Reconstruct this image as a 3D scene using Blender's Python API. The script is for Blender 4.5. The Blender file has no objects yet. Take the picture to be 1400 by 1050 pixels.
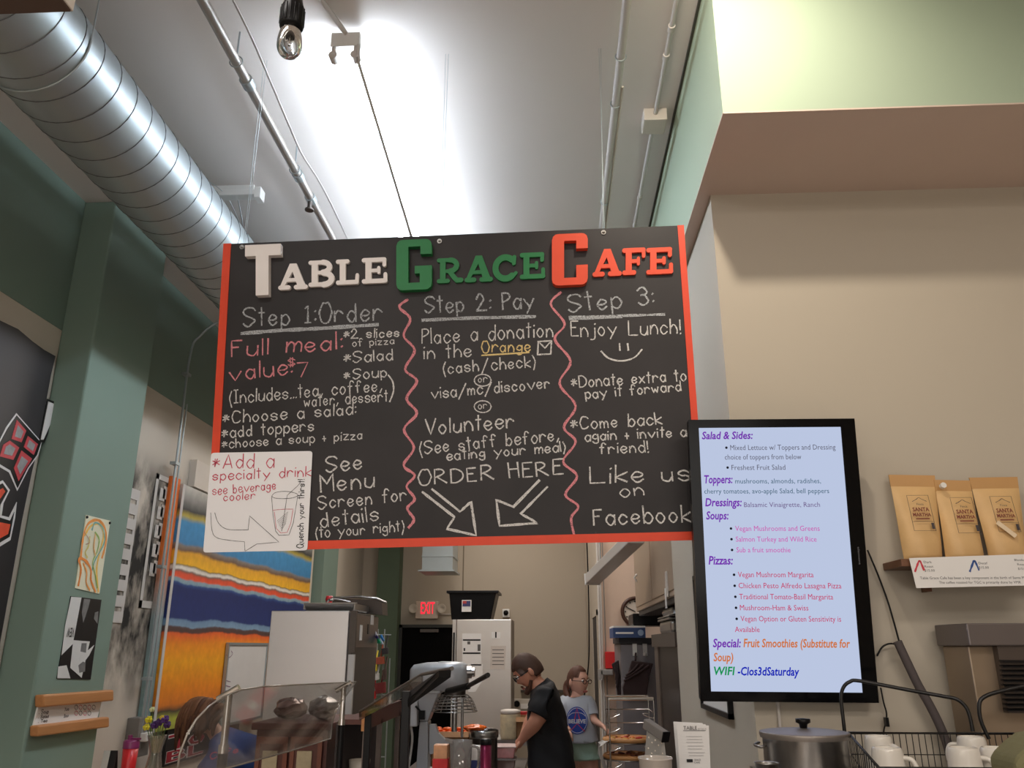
import bpy, bmesh, math, random
from mathutils import Vector, Matrix, Euler
random.seed(7)
sc = bpy.context.scene
COL = sc.collection
# ------------------------------------------------------------------ camera
F, CX, CY = 1110.0, 700.0, 525.0
PITCH, YAW, EYE = math.radians(17.97), math.radians(2.94), 1.7
cam = bpy.data.cameras.new('camera'); co = bpy.data.objects.new('camera', cam); COL.objects.link(co)
cam.sensor_fit = 'HORIZONTAL'; cam.sensor_width = 36.0; cam.lens = 36.0 * F / 1400.0
cam.clip_start = 0.05; cam.clip_end = 100
co.location = (0, 0, EYE); co.rotation_euler = (math.pi/2 + PITCH, 0, YAW)
sc.camera = co
# ------------------------------------------------------------------ world, view
w = bpy.data.worlds.new('world'); sc.world = w; w.use_nodes = True
w.node_tree.nodes['Background'].inputs[0].default_value = (0.9, 0.85, 0.8, 1)
w.node_tree.nodes['Background'].inputs[1].default_value = 0.05
sc.view_settings.view_transform = 'Standard'; sc.view_settings.look = 'None'
sc.view_settings.gamma = 1.0; sc.view_settings.use_curve_mapping = False
sc.view_settings.exposure = 0.27
CEIL = 4.15
def lamp(name, kind, loc, energy, col=(1, 1, 1), rot=(0, 0, 0), size=None, size_y=None, spot=None, blend=0.5, radius=0.05):
    l = bpy.data.lights.new(name, kind); l.energy = energy; l.color = col
    o = bpy.data.objects.new(name, l); COL.objects.link(o); o.location = loc; o.rotation_euler = rot
    if kind == 'AREA':
        l.shape = 'RECTANGLE'; l.size = size; l.size_y = size_y or size
    if kind == 'SPOT':
        l.spot_size = spot; l.spot_blend = blend; l.shadow_soft_size = radius
    return o
def aim(o, target):
    o.rotation_euler = (Vector(target) - o.location).to_track_quat('-Z', 'Y').to_euler()
TUBE = 44.0            # strength of the fluorescent tubes
# cafe lights and an added fill behind the camera, and kitchen ceiling lights
lamp('cafe_light', 'AREA', (-1.0, -2.0, 3.95), 80, (1, .93, .86), size=1.6, size_y=1.2)
lamp('cafe_light', 'AREA', (1.8, -0.6, 3.95), 46, (1, .90, .80), size=1.4, size_y=.8)
lamp('cafe_light', 'AREA', (-1.4, 1.0, 4.0), 14, (1, .95, .90), size=1.2, size_y=.15)
lamp('rear_fill_light', 'AREA', (0, -4.85, 1.7), 50, (1, .97, .94), rot=(math.pi/2, 0, 0), size=5.2, size_y=2.4)  # added fill from the rear wall for soffit underside and board; no window there
lamp('kitchen_light', 'AREA', (-.7, 7.3, 4.0), 50, (1, .92, .84), size=.5, size_y=2.6)
lamp('kitchen_light', 'AREA', (-.9, 10.2, 4.0), 24, (1, .90, .80), size=1.2, size_y=.5)
lamp('side_light', 'AREA', (1.7, 6.8, 3.9), 26, (1, .95, .92), size=.8, size_y=1.2)
sp = lamp('track_spot', 'SPOT', (0.45, 1.75, 4.0), 62, (1, .88, .72), spot=math.radians(100), blend=1.0, radius=.04)
aim(sp, (.70, 2.45, 3.68))

# ------------------------------------------------------------------ projection helpers
cp_, sp_ = math.cos(PITCH), math.sin(PITCH)
EYEV = Vector((0, 0, EYE))
def ray(px, py):
    u = (px - CX)/F; v = (CY - py)/F
    x = u; y = cp_ - v*sp_; z = sp_ + v*cp_
    return Vector((x*math.cos(YAW) - y*math.sin(YAW), x*math.sin(YAW) + y*math.cos(YAW), z))
def atY(px, py, Y):
    a = ray(px, py); return EYEV + a*(Y/a.y)
def atZ(px, py, Z):
    a = ray(px, py); return EYEV + a*((Z - EYE)/a.z)
def atX(px, py, X):
    a = ray(px, py); return EYEV + a*(X/a.x)
class Plane:
    """a real flat surface: origin, right, up, normal (towards the room)"""
    def __init__(s, o, right, up):
        s.o = Vector(o); s.r = Vector(right).normalized()
        up = Vector(up); s.u = (up - s.r*up.dot(s.r)).normalized(); s.n = s.r.cross(s.u).normalized()
    def uv(s, px, py):
        a = ray(px, py); t = (s.o - EYEV).dot(s.n)/a.dot(s.n); p = EYEV + a*t - s.o
        return (p.dot(s.r), p.dot(s.u))
    def P(s, u, v, d=0.0): return s.o + s.r*u + s.u*v + s.n*d
    def mat(s): return Matrix((( s.r.x, s.u.x, s.n.x, s.o.x), (s.r.y, s.u.y, s.n.y, s.o.y), (s.r.z, s.u.z, s.n.z, s.o.z), (0, 0, 0, 1)))

# ------------------------------------------------------------------ materials
def lin(c):
    c = c/255.0
    return c/12.92 if c <= .04045 else ((c + .055)/1.055)**2.4
def L3(c): return (lin(c[0]), lin(c[1]), lin(c[2]), 1)
MATS = {}
def M(name, col, rough=.6, metal=0., var=.07, scale=6., bump=.0, emit=0., stretch=None, coat=0.):
    if name in MATS: return MATS[name]
    m = bpy.data.materials.new(name); m.use_nodes = True; nt = m.node_tree; N = nt.nodes; K = nt.links
    b = N['Principled BSDF']
    tc = N.new('ShaderNodeTexCoord'); mp = N.new('ShaderNodeMapping'); no = N.new('ShaderNodeTexNoise')
    K.new(tc.outputs['Object'], mp.inputs['Vector']); K.new(mp.outputs[0], no.inputs['Vector'])
    if stretch: mp.inputs['Scale'].default_value = stretch
    no.inputs['Scale'].default_value = scale; no.inputs['Detail'].default_value = 4
    mx = N.new('ShaderNodeMix'); mx.data_type = 'RGBA'
    c = L3(col)
    mx.inputs[6].default_value = tuple(x*(1 - var) for x in c[:3]) + (1,)
    mx.inputs[7].default_value = tuple(min(1, x*(1 + var)) for x in c[:3]) + (1,)
    K.new(no.outputs['Fac'], mx.inputs[0]); K.new(mx.outputs[2], b.inputs['Base Color'])
    b.inputs['Roughness'].default_value = rough; b.inputs['Metallic'].default_value = metal
    b.inputs['Coat Weight'].default_value = coat
    if emit:
        K.new(mx.outputs[2], b.inputs['Emission Color']); b.inputs['Emission Strength'].default_value = emit
    if bump:
        bp = N.new('ShaderNodeBump'); bp.inputs['Strength'].default_value = bump; bp.inputs['Distance'].default_value = .01
        K.new(no.outputs['Fac'], bp.inputs['Height']); K.new(bp.outputs[0], b.inputs['Normal'])
    MATS[name] = m; return m
def clear(name, tint=(1, 1, 1), gloss=.12, haze=0.0, hazecol=(200, 195, 190)):
    """thin clear sheet: transparent with a fresnel reflection"""
    m = bpy.data.materials.new(name); m.use_nodes = True; nt = m.node_tree; N = nt.nodes; K = nt.links
    N.remove(N['Principled BSDF']); out = N['Material Output']
    tr = N.new('ShaderNodeBsdfTransparent'); tr.inputs[0].default_value = tuple(tint) + (1,)
    gl = N.new('ShaderNodeBsdfGlossy'); gl.inputs['Roughness'].default_value = .06
    lw = N.new('ShaderNodeLayerWeight'); lw.inputs[0].default_value = .25
    ad = N.new('ShaderNodeMath'); ad.operation = 'ADD'; ad.inputs[1].default_value = gloss; ad.use_clamp = True
    ml = N.new('ShaderNodeMath'); ml.operation = 'MULTIPLY'; ml.inputs[1].default_value = .45; K.new(lw.outputs['Fresnel'], ml.inputs[0]); K.new(ml.outputs[0], ad.inputs[0])
    mx = N.new('ShaderNodeMixShader'); K.new(ad.outputs[0], mx.inputs[0]); K.new(tr.outputs[0], mx.inputs[1]); K.new(gl.outputs[0], mx.inputs[2])
    last = mx
    if haze:
        df = N.new('ShaderNodeBsdfDiffuse'); df.inputs[0].default_value = L3(hazecol)
        m2 = N.new('ShaderNodeMixShader'); m2.inputs[0].default_value = haze
        K.new(mx.outputs[0], m2.inputs[1]); K.new(df.outputs[0], m2.inputs[2]); last = m2
    K.new(last.outputs[0], out.inputs[0]); return m
def emitter(name, col, s):
    m = bpy.data.materials.new(name); m.use_nodes = True; nt = m.node_tree
    nt.nodes.remove(nt.nodes['Principled BSDF']); e = nt.nodes.new('ShaderNodeEmission')
    e.inputs[0].default_value = L3(col); e.inputs[1].default_value = s
    nt.links.new(e.outputs[0], nt.nodes['Material Output'].inputs[0]); return m
def ramp_mat(name, stops, axis='Z', lo=0, hi=1, noise=.03, nscale=5, rough=.7, streak=.12):
    """painted bands: colour stops along a world axis with a wavering brush edge"""
    m = bpy.data.materials.new(name); m.use_nodes = True; nt = m.node_tree; N = nt.nodes; K = nt.links
    b = N['Principled BSDF']; b.inputs['Roughness'].default_value = rough
    g = N.new('ShaderNodeNewGeometry'); s = N.new('ShaderNodeSeparateXYZ'); K.new(g.outputs['Position'], s.inputs[0])
    no = N.new('ShaderNodeTexNoise'); no.inputs['Scale'].default_value = nscale; no.inputs['Detail'].default_value = 6; K.new(g.outputs['Position'], no.inputs['Vector'])
    a = N.new('ShaderNodeMath'); a.operation = 'MULTIPLY_ADD'; K.new(no.outputs['Fac'], a.inputs[0]); a.inputs[1].default_value = noise*2; K.new(s.outputs[axis], a.inputs[2])
    mr = N.new('ShaderNodeMapRange'); K.new(a.outputs[0], mr.inputs[0]); mr.inputs[1].default_value = lo + noise; mr.inputs[2].default_value = hi + noise
    cr = N.new('ShaderNodeValToRGB'); K.new(mr.outputs[0], cr.inputs[0])
    cr.color_ramp.interpolation = 'LINEAR'
    els = cr.color_ramp.elements
    pts = []
    for (z, c) in stops: pts.append(((z - lo)/(hi - lo), L3(c)))
    els[0].position, els[0].color = pts[0]; els[1].position, els[1].color = pts[1]
    for p, c in pts[2:]:
        e = els.new(p); e.color = c
    no2 = N.new('ShaderNodeTexNoise'); no2.inputs['Scale'].default_value = 18; K.new(g.outputs['Position'], no2.inputs['Vector'])
    hv = N.new('ShaderNodeHueSaturation'); m2 = N.new('ShaderNodeMapRange'); K.new(no2.outputs['Fac'], m2.inputs[0]); m2.inputs[3].default_value = 1 - streak*2; m2.inputs[4].default_value = 1 + streak*2
    K.new(m2.outputs[0], hv.inputs['Value']); K.new(cr.outputs[0], hv.inputs['Color']); K.new(hv.outputs[0], b.inputs['Base Color'])
    return m

# ------------------------------------------------------------------ mesh builder (all coordinates in the room's frame)
class MB:
    def __init__(s): s.v = []; s.f = []; s.sm = []
    def add(s, vs, fs, smooth=False):
        o = len(s.v); s.v += [Vector(p) for p in vs]
        for f in fs: s.f.append([i + o for i in f]); s.sm.append(smooth)
        return s
    def box(s, a, b, M4=None):
        x0, y0, z0 = a; x1, y1, z1 = b
        vs = [Vector(p) for p in ((x0, y0, z0), (x1, y0, z0), (x1, y1, z0), (x0, y1, z0), (x0, y0, z1), (x1, y0, z1), (x1, y1, z1), (x0, y1, z1))]
        if M4 is not None: vs = [M4 @ p for p in vs]
        return s.add(vs, [(0, 3, 2, 1), (4, 5, 6, 7), (0, 1, 5, 4), (1, 2, 6, 5), (2, 3, 7, 6), (3, 0, 4, 7)])
    def hexa(s, p8): return s.add(p8, [(0, 3, 2, 1), (4, 5, 6, 7), (0, 1, 5, 4), (1, 2, 6, 5), (2, 3, 7, 6), (3, 0, 4, 7)])
    def cyl(s, p, q, r, r2=None, n=14, caps=True):
        p = Vector(p); q = Vector(q); r2 = r if r2 is None else r2
        d = (q - p).normalized(); a = d.orthogonal().normalized(); b = d.cross(a)
        vs = []
        for c, rr in ((p, r), (q, r2)):
            for i in range(n):
                t = 2*math.pi*i/n; vs.append(c + a*(rr*math.cos(t)) + b*(rr*math.sin(t)))
        s.add(vs, [(i, (i + 1) % n, n + (i + 1) % n, n + i) for i in range(n)], True)
        if caps: s.add(vs, [tuple(range(n - 1, -1, -1)), tuple(range(n, 2*n))])
        return s
    def tube(s, pts, r, n=8, closed=False):
        pts = [Vector(p) for p in pts]; k = len(pts); vs = []; a = None
        for i, p in enumerate(pts):
            if closed: d = (pts[(i + 1) % k] - pts[i - 1]).normalized()
            else: d = (pts[min(i + 1, k - 1)] - pts[max(i - 1, 0)]).normalized()
            if a is None: a = d.orthogonal().normalized()
            else: a = (a - d*a.dot(d)).normalized()
            b = d.cross(a); rr = r[i] if isinstance(r, (list, tuple)) else r
            for j in range(n):
                t = 2*math.pi*j/n; vs.append(p + a*(rr*math.cos(t)) + b*(rr*math.sin(t)))
        fs = []
        for i in range(k if closed else k - 1):
            i2 = (i + 1) % k
            for j in range(n): fs.append((i*n + j, i*n + (j + 1) % n, i2*n + (j + 1) % n, i2*n + j))
        s.add(vs, fs, True)
        if not closed: s.add(vs, [tuple(range(n - 1, -1, -1)), tuple(range((k - 1)*n, k*n))])
        return s
    def lathe(s, c, prof, n=24, M4=None):
        """profile of (radius, height) turned about the vertical through c"""
        c = Vector(c); vs = []; k = len(prof)
        for (r, h) in prof:
            for i in range(n):
                t = 2*math.pi*i/n; vs.append(Vector((r*math.cos(t), r*math.sin(t), h)))
        if M4 is not None: vs = [M4 @ p for p in vs]
        vs = [c + p for p in vs]
        return s.add(vs, [(i*n + j, i*n + (j + 1) % n, (i + 1)*n + (j + 1) % n, (i + 1)*n + j) for i in range(k - 1) for j in range(n)], True)
    def ball(s, c, r, n=12, m=8, M4=None):
        rx, ry, rz = (r, r, r) if not isinstance(r, (tuple, list)) else r
        vs = []; fs = []
        for i in range(m + 1):
            ph = math.pi*i/m
            for j in range(n):
                t = 2*math.pi*j/n; p = Vector((rx*math.sin(ph)*math.cos(t), ry*math.sin(ph)*math.sin(t), rz*math.cos(ph)))
                if M4 is not None: p = M4 @ p
                vs.append(Vector(c) + p)
        for i in range(m):
            for j in range(n): fs.append((i*n + j, (i + 1)*n + j, (i + 1)*n + (j + 1) % n, i*n + (j + 1) % n))
        return s.add(vs, fs, True)
    def prism(s, poly, d):
        """poly: list of 3-D points, pushed out by vector d"""
        n = len(poly); d = Vector(d); a = [Vector(p) for p in poly]
        s.add(a + [p + d for p in a], [tuple(range(n - 1, -1, -1)), tuple(range(n, 2*n))] + [(i, (i + 1) % n, n + (i + 1) % n, n + i) for i in range(n)])
        return s
    def pp(s, pl, uvs, d0, d1):
        return s.prism([pl.P(u, v, d0) for u, v in uvs], pl.n*(d1 - d0))
    def ribbon(s, pl, pts, wd, d=.0012, jit=.25):
        n = len(pts)
        if n < 2: return s
        vs = []
        for i, p in enumerate(pts):
            a = pts[max(i - 1, 0)]; b = pts[min(i + 1, n - 1)]
            dx, dy = b[0] - a[0], b[1] - a[1]; l = math.hypot(dx, dy) or 1e-6
            h = wd*.5*(1 + random.uniform(-jit, jit))
            ex = 0
            if i == 0: ex = -wd*.4
            if i == n - 1: ex = wd*.4
            cx_, cy_ = p[0] + dx/l*ex, p[1] + dy/l*ex
            vs += [pl.P(cx_ - dy/l*h, cy_ + dx/l*h, d), pl.P(cx_ + dy/l*h, cy_ - dx/l*h, d)]
        return s.add(vs, [(2*i, 2*i + 1, 2*i + 3, 2*i + 2) for i in range(n - 1)])
    def build(s, name, mat, parent=None, bevel=0, origin=None):
        me = bpy.data.meshes.new(name)
        vs = s.v
        if parent is not None:
            inv = parent.matrix_world.inverted(); vs = [inv @ p for p in vs]; off = Vector((0, 0, 0))
            xs = [p.x for p in vs]; ys = [p.y for p in vs]; zs = [p.z for p in vs]
            off = Vector(((min(xs) + max(xs))/2, (min(ys) + max(ys))/2, min(zs)))
            vs = [p - off for p in vs]
        else:
            xs = [p.x for p in vs]; ys = [p.y for p in vs]; zs = [p.z for p in vs]
            off = Vector(origin) if origin else Vector(((min(xs) + max(xs))/2, (min(ys) + max(ys))/2, min(zs)))
            vs = [p - off for p in vs]
        me.from_pydata([tuple(p) for p in vs], [], s.f)
        me.polygons.foreach_set('use_smooth', s.sm)
        me.materials.append(mat); me.update()
        o = bpy.data.objects.new(name, me); COL.objects.link(o); o.location = off
        if parent is not None:
            o.parent = parent; o.matrix_world = parent.matrix_world @ Matrix.Translation(off)
        else: o.matrix_world = Matrix.Translation(off)
        if bevel:
            md = o.modifiers.new('bevel', 'BEVEL'); md.width = bevel; md.segments = 2; md.limit_method = 'ANGLE'
        return o
def tag(o, label=None, cat=None, group=None, kind=None):
    if label: o['label'] = label
    if cat: o['category'] = cat
    if group: o['group'] = group
    if kind: o['kind'] = kind
    elif cat: o['kind'] = 'thing'
    return o
def thing(name, label, cat, loc, group=None):
    o = bpy.data.objects.new(name, None); COL.objects.link(o); o.location = loc; o.empty_display_size = .1
    o.matrix_world = Matrix.Translation(Vector(loc)); return tag(o, label, cat, group)
def struct(o, label=None): return tag(o, label, None, None, 'structure')
def box(a, b, name, mat, parent=None, bevel=0): return MB().box(a, b).build(name, mat, parent, bevel)
def dup(root, loc=None, rz=None, label=None, dloc=None):
    r = root.copy(); COL.objects.link(r)
    if loc is not None: r.location = loc
    if dloc is not None: r.location = root.location + Vector(dloc)
    if rz is not None: r.rotation_euler = (0, 0, rz)
    if label: r['label'] = label
    for ch in list(root.children):
        c = ch.copy(); COL.objects.link(c); c.parent = r
        for g in list(ch.children):
            d = g.copy(); COL.objects.link(d); d.parent = c
    return r
def smooth(pts, k=5, closed=False):
    out = []; n = len(pts)
    if n < 3: return list(pts)
    rng = range(n) if closed else range(n - 1)
    D = len(pts[0])
    for i in rng:
        if closed: p0, p1, p2, p3 = pts[i - 1], pts[i], pts[(i + 1) % n], pts[(i + 2) % n]
        else: p0, p1, p2, p3 = pts[max(i - 1, 0)], pts[i], pts[i + 1], pts[min(i + 2, n - 1)]
        for j in range(k):
            t = j/k
            out.append(tuple(.5*((2*p1[d]) + (-p0[d] + p2[d])*t + (2*p0[d] - 5*p1[d] + 4*p2[d] - p3[d])*t*t + (-p0[d] + 3*p1[d] - 3*p2[d] + p3[d])*t**3) for d in range(D)))
    if not closed: out.append(tuple(pts[-1]))
    return out
def type_text(pl, s, u0, v0, width, height, mat, parent, name='printed_text', bold=0., shear=0., d=.0015, rot=0.):
    """printed lettering: cap height `height`, stretched to `width`, laid on plane pl"""
    cu = bpy.data.curves.new('t', 'FONT'); cu.body = s; cu.size = 1.0; cu.offset = bold; cu.shear = shear; cu.resolution_u = 2
    to = bpy.data.objects.new('t', cu); COL.objects.link(to)
    dg = bpy.context.evaluated_depsgraph_get(); dg.update()
    me = bpy.data.meshes.new_from_object(to.evaluated_get(dg))
    bpy.data.objects.remove(to); bpy.data.curves.remove(cu)
    xs = [v.co.x for v in me.vertices]
    if not xs: return None
    x0, x1 = min(xs), max(xs); kx = width/(x1 - x0); ky = height/.70
    c, sn = math.cos(rot), math.sin(rot)
    T = pl.mat()
    mb = MB(); pts = []
    for v in me.vertices:
        a, b = (v.co.x - x0)*kx, v.co.y*ky
        pts.append(T @ Vector((u0 + a*c - b*sn, v0 + a*sn + b*c, d)))
    mb.add(pts, [tuple(p.vertices) for p in me.polygons])
    bpy.data.meshes.remove(me)
    return mb.build(name, mat, parent)

# ------------------------------------------------------------------ handwriting: one stroke alphabet (baseline 2, x-height 6, capital 9)
G = {
'a': 'c35 26 16 04 12 22 34|l36 32', 'b': 'l09 02|c04 16 26 34 22 12 03', 'c': 'c35 26 16 04 12 22 33', 'd': 'c35 26 16 04 12 22 34|l39 32',
'e': 'c04 24 35 26 16 04 12 22 33', 'f': 'c38 29 18 12|l06 26', 'g': 'c35 26 16 04 13 23 34|c36 31 20 10 01', 'h': 'l09 02|c04 16 26 34 32',
'i': 'l06 02|d08', 'j': 'c26 21 10 00|d28', 'k': 'l09 02|l36 04 32', 'l': 'l09 02', 'm': 'l06 02|c04 16 25 22|c24 36 45 42', 'n': 'l06 02|c04 16 26 34 32',
'o': 'c16 04 12 22 34 26 16', 'p': 'l06 00|c05 16 26 34 22 12 03', 'r': 'l06 02|c04 16 26 35', 's': 'c35 26 16 05 14 24 33 22 12 03',
't': 'l19 12|l07 27', 'u': 'c06 03 12 22 34|l36 32', 'v': 'l06 22 46', 'w': 'l06 12 25 32 46', 'x': 'l06 32|l36 02', 'y': 'l06 23|l46 10', 'z': 'l06 36 02 32',
'A': 'l02 29 42|l14 34', 'C': 'c48 39 19 06 05 12 32 43', 'D': 'l09 02|c09 29 47 44 22 02', 'E': 'l39 09 02 32|l06 26', 'F': 'l39 09 02|l06 26',
'H': 'l09 02|l39 32|l06 36', 'I': 'l19 12|l09 29|l02 22', 'L': 'l09 02 42', 'M': 'l02 09 25 49 42', 'O': 'c29 19 06 05 12 32 45 46 39 29',
'P': 'l09 02|c09 29 38 37 26 05', 'Q': 'c29 19 06 05 12 32 45 46 39 29|l34 51', 'R': 'l09 02|c09 29 38 37 26 05|l15 42', 'S': 'c48 39 19 08 07 16 35 44 33 22 12 03',
'V': 'l09 22 49', 'T': 'l09 49|l29 22', 'B': 'l09 02|c09 29 38 37 26 06|c06 26 34 33 22 02',
'1': 'l08 19 12|l02 22', '2': 'c07 19 29 37 25 02|l02 42', '3': 'c08 19 29 37 26 16|c16 26 34 33 22 12 03', '7': 'l09 39 12', '$': 'c37 28 18 07 16 25 34 23 13 04|l19 12|l29 22',
':': 'd03|d06', '.': 'd02', ',': 'l13 01', '!': 'l09 04|d02', '/': 'l31 0', '(': 'c29 16 14 20', ')': 'c09 16 14 00', '*': 'l06 34|l04 36|l17 13|l27 13', '+': 'l24 22|l05 45|l27 23', '-': 'l05 25'}
G['/'] = 'l00 49'; G['+'] = 'l16 12|l04 24'
def glyph(ch):
    out = []; wmax = 0
    for st in G[ch].split('|'):
        k = st[0]; pts = [(int(a[0]), int(a[1])) for a in st[1:].split()]
        wmax = max(wmax, max(p[0] for p in pts))
        if k == 'd': out.append([(pts[0][0], pts[0][1]), (pts[0][0] + .25, pts[0][1] + .3)])
        elif k == 'c': out.append(smooth(pts, 4))
        else:
            seg = []
            for a, b in zip(pts, pts[1:]):
                seg += [(a[0] + (b[0] - a[0])*t/3, a[1] + (b[1] - a[1])*t/3) for t in range(3)]
            seg.append(pts[-1]); out.append(seg)
    return out, wmax
def hand(pl, s, p0, p1, cap, wd, mat, parent, name='chalk_writing', d=.0012, uv=False, up=None):
    """handwriting from pixel-measured end points of the base line on plane pl; cap in pixels of the photo"""
    a = p0 if uv else pl.uv(*p0); b = p1 if uv else pl.uv(*p1)
    if uv: ch = cap
    else:
        q = pl.uv(p0[0], p0[1] - cap); ch = abs(q[1] - a[1]) if up is None else up
    unit = ch/7.0
    strokes = []; x = 0.
    for c in s:
        if c == ' ': x += 3.9; continue
        g, wm = glyph(c)
        sl = random.uniform(-.05, .05); dy = random.uniform(-.25, .25); k = random.uniform(.93, 1.07)
        for st in g: strokes.append([(x + (p[0] + (p[1] - 2)*sl)*k, (p[1] - 2)*k + dy) for p in st])
        x += wm + 1.5
    x -= 1.5
    dx, dy = b[0] - a[0], b[1] - a[1]; l = math.hypot(dx, dy); ex, ey = dx/l, dy/l; ux = l/x
    mb = MB()
    for st in strokes:
        pts = [(a[0] + ex*p[0]*ux - ey*p[1]*unit, a[1] + ey*p[0]*ux + ex*p[1]*unit) for p in st]
        mb.ribbon(pl, pts, wd, d)
    return mb.build(name, mat, parent)
def scrawl(pl, pix, wd, mat, parent, name='chalk_mark', curved=False, d=.0014, closed=False):
    pts = [pl.uv(*p) for p in pix]
    if closed: pts = pts + [pts[0]]
    if curved: pts = smooth(pts, 6)
    else:
        q = []
        for a, b in zip(pts, pts[1:]):
            q += [(a[0] + (b[0] - a[0])*t/6, a[1] + (b[1] - a[1])*t/6) for t in range(6)]
        pts = q + [pts[-1]]
    return MB().ribbon(pl, pts, wd, d).build(name, mat, parent)

exec_parts = []
# ================================================================== SETTING
steel = M('brushed_steel', (168, 166, 164), .28, 1.0, .08, 3, stretch=(1, 1, 14))
steel_dk = M('dark_steel', (92, 86, 82), .4, .9, .10, 3, stretch=(1, 1, 10))
galv = M('galvanised_metal', (168, 176, 178), .42, .65, .08, 2.5)
black = M('black_plastic', (16, 16, 18), .35)
blackm = M('black_metal', (14, 13, 14), .5)
for m_ in (black, blackm): m_.node_tree.nodes['Principled BSDF'].inputs['Specular IOR Level'].default_value = .22
white = M('white_enamel', (222, 220, 216), .45)
off = M('painted_conduit', (196, 190, 184), .5)
cream = M('cream_wall', (186, 177, 162), .75, var=.03, scale=2, bump=.04)
ceilm = M('ceiling_paint', (214, 206, 200), .8, var=.03, scale=1.2, bump=.03)
green = M('green_wall', (118, 138, 126), .7, var=.04, scale=1.5, bump=.04)
teal = M('pale_green_beam', (172, 190, 168), .7, var=.03, scale=1.5)
tan = M('tan_wall', (178, 166, 150), .75, var=.03, scale=2)
woodm = M('pine_wood', (186, 128, 78), .5, var=.2, scale=5, stretch=(12, 1, 12))
dwood = M('mahogany_wood', (84, 38, 28), .4, var=.25, scale=4, stretch=(8, 8, 1))
paper = M('white_paper', (232, 230, 228), .6, var=.02)

def smoke_wall():
    """cream wall carrying a spray-painted cloud of black and grey between the pilaster and the canvas"""
    m = bpy.data.materials.new('wall_with_sprayed_cloud'); m.use_nodes = True; nt = m.node_tree; N = nt.nodes; K = nt.links
    b = N['Principled BSDF']; b.inputs['Roughness'].default_value = .75
    g = N.new('ShaderNodeNewGeometry'); s = N.new('ShaderNodeSeparateXYZ'); K.new(g.outputs['Position'], s.inputs[0])
    no = N.new('ShaderNodeTexNoise'); no.inputs['Scale'].default_value = 2.6; no.inputs['Detail'].default_value = 5; no.inputs['Roughness'].default_value = .6
    mp = N.new('ShaderNodeMapping'); mp.inputs['Scale'].default_value = (1, 1.6, .9); mp.inputs['Rotation'].default_value = (.5, 0, 0)
    K.new(g.outputs['Position'], mp.inputs[0]); K.new(mp.outputs[0], no.inputs['Vector'])
    cr = N.new('ShaderNodeValToRGB'); K.new(no.outputs['Fac'], cr.inputs[0])
    e = cr.color_ramp.elements; e[0].position = .44; e[0].color = (0.01, 0.01, 0.01, 1); e[1].position = .66; e[1].color = (1, 1, 1, 1)
    def rng(o, a, b_, c, d):
        r1 = N.new('ShaderNodeMapRange'); r1.interpolation_type = 'SMOOTHSTEP'; K.new(o, r1.inputs[0]); r1.inputs[1].default_value = a; r1.inputs[2].default_value = b_
        r2 = N.new('ShaderNodeMapRange'); r2.interpolation_type = 'SMOOTHSTEP'; K.new(o, r2.inputs[0]); r2.inputs[1].default_value = c; r2.inputs[2].default_value = d; r2.inputs[3].default_value = 1; r2.inputs[4].default_value = 0
        q = N.new('ShaderNodeMath'); q.operation = 'MULTIPLY'; K.new(r1.outputs[0], q.inputs[0]); K.new(r2.outputs[0], q.inputs[1]); return q.outputs[0]
    q = N.new('ShaderNodeMath'); q.operation = 'MULTIPLY'
    K.new(rng(s.outputs['Z'], 1.25, 1.75, 2.65, 3.0), q.inputs[0]); K.new(rng(s.outputs['Y'], 4.4, 4.9, 6.5, 6.9), q.inputs[1])
    mx = N.new('ShaderNodeMix'); mx.data_type = 'RGBA'; K.new(q.outputs[0], mx.inputs[0]); mx.inputs[6].default_value = (1, 1, 1, 1); K.new(cr.outputs[0], mx.inputs[7])
    m3 = N.new('ShaderNodeMix'); m3.data_type = 'RGBA'; m3.blend_type = 'MULTIPLY'; m3.inputs[0].default_value = 1
    m3.inputs[6].default_value = L3((200, 190, 176)); K.new(mx.outputs[2], m3.inputs[7]); K.new(m3.outputs[2], b.inputs['Base Color'])
    return m
cloud = smoke_wall()

FL = M('floor_concrete', (168, 156, 144), .5, var=.12, scale=2)
struct(box((-2.9, -5, -.1), (4.4, 12, 0), 'floor', FL))
struct(box((-2.9, -5, CEIL), (4.4, 12, CEIL + .1), 'ceiling', ceilm))
LW = -2.68
zb = atX(150, 494, LW).z      # the line where green paint meets cream on the left wall
struct(box((LW - .15, -5, 0), (LW, 12, zb), 'wall_left', cloud))
struct(box((LW - .15, -5, zb), (LW + .004, 12, CEIL), 'wall_left', green))
struct(box((-2.9, -5.1, 0), (4.4, -5, CEIL), 'wall_rear', cream))
struct(box((4.3, -5, 0), (4.4, 12, CEIL), 'wall_right', cream))
# wall behind the counter with its end face, and the deep green soffit above
WX = 0.67
struct(box((WX, 3.0, 0), (4.3, 4.75, 3.49), 'wall_right', cream))
soff = struct(box((0.616, 2.455, 3.49), (4.3, 6.4, CEIL), 'trim_1', teal))
def soffit_under():
    m = M('soffit_underside_paint', (214, 194, 182), .8, var=.03)
    return box((0.616, 2.455, 3.484), (4.3, 4.75, 3.49), 'underside', m, soff)
soffit_under()
box((.606, 2.45, CEIL - .012), (.618, 6.4, CEIL), 'shadow_gap', M('dark_trim', (70, 70, 62), .6), soff)
# pilasters on the left
struct(box((LW, 4.01, 0), (-2.49, 4.65, CEIL), 'trim_2', green, bevel=.01))
struct(box((LW, 9.0, 0), (-2.54, 9.6, CEIL), 'trim_3', green))
struct(box((-2.42, 11.25, 0), (-2.12, 11.5, CEIL), 'trim_4', M('dark_green_post', (84, 100, 80), .7)))
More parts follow.
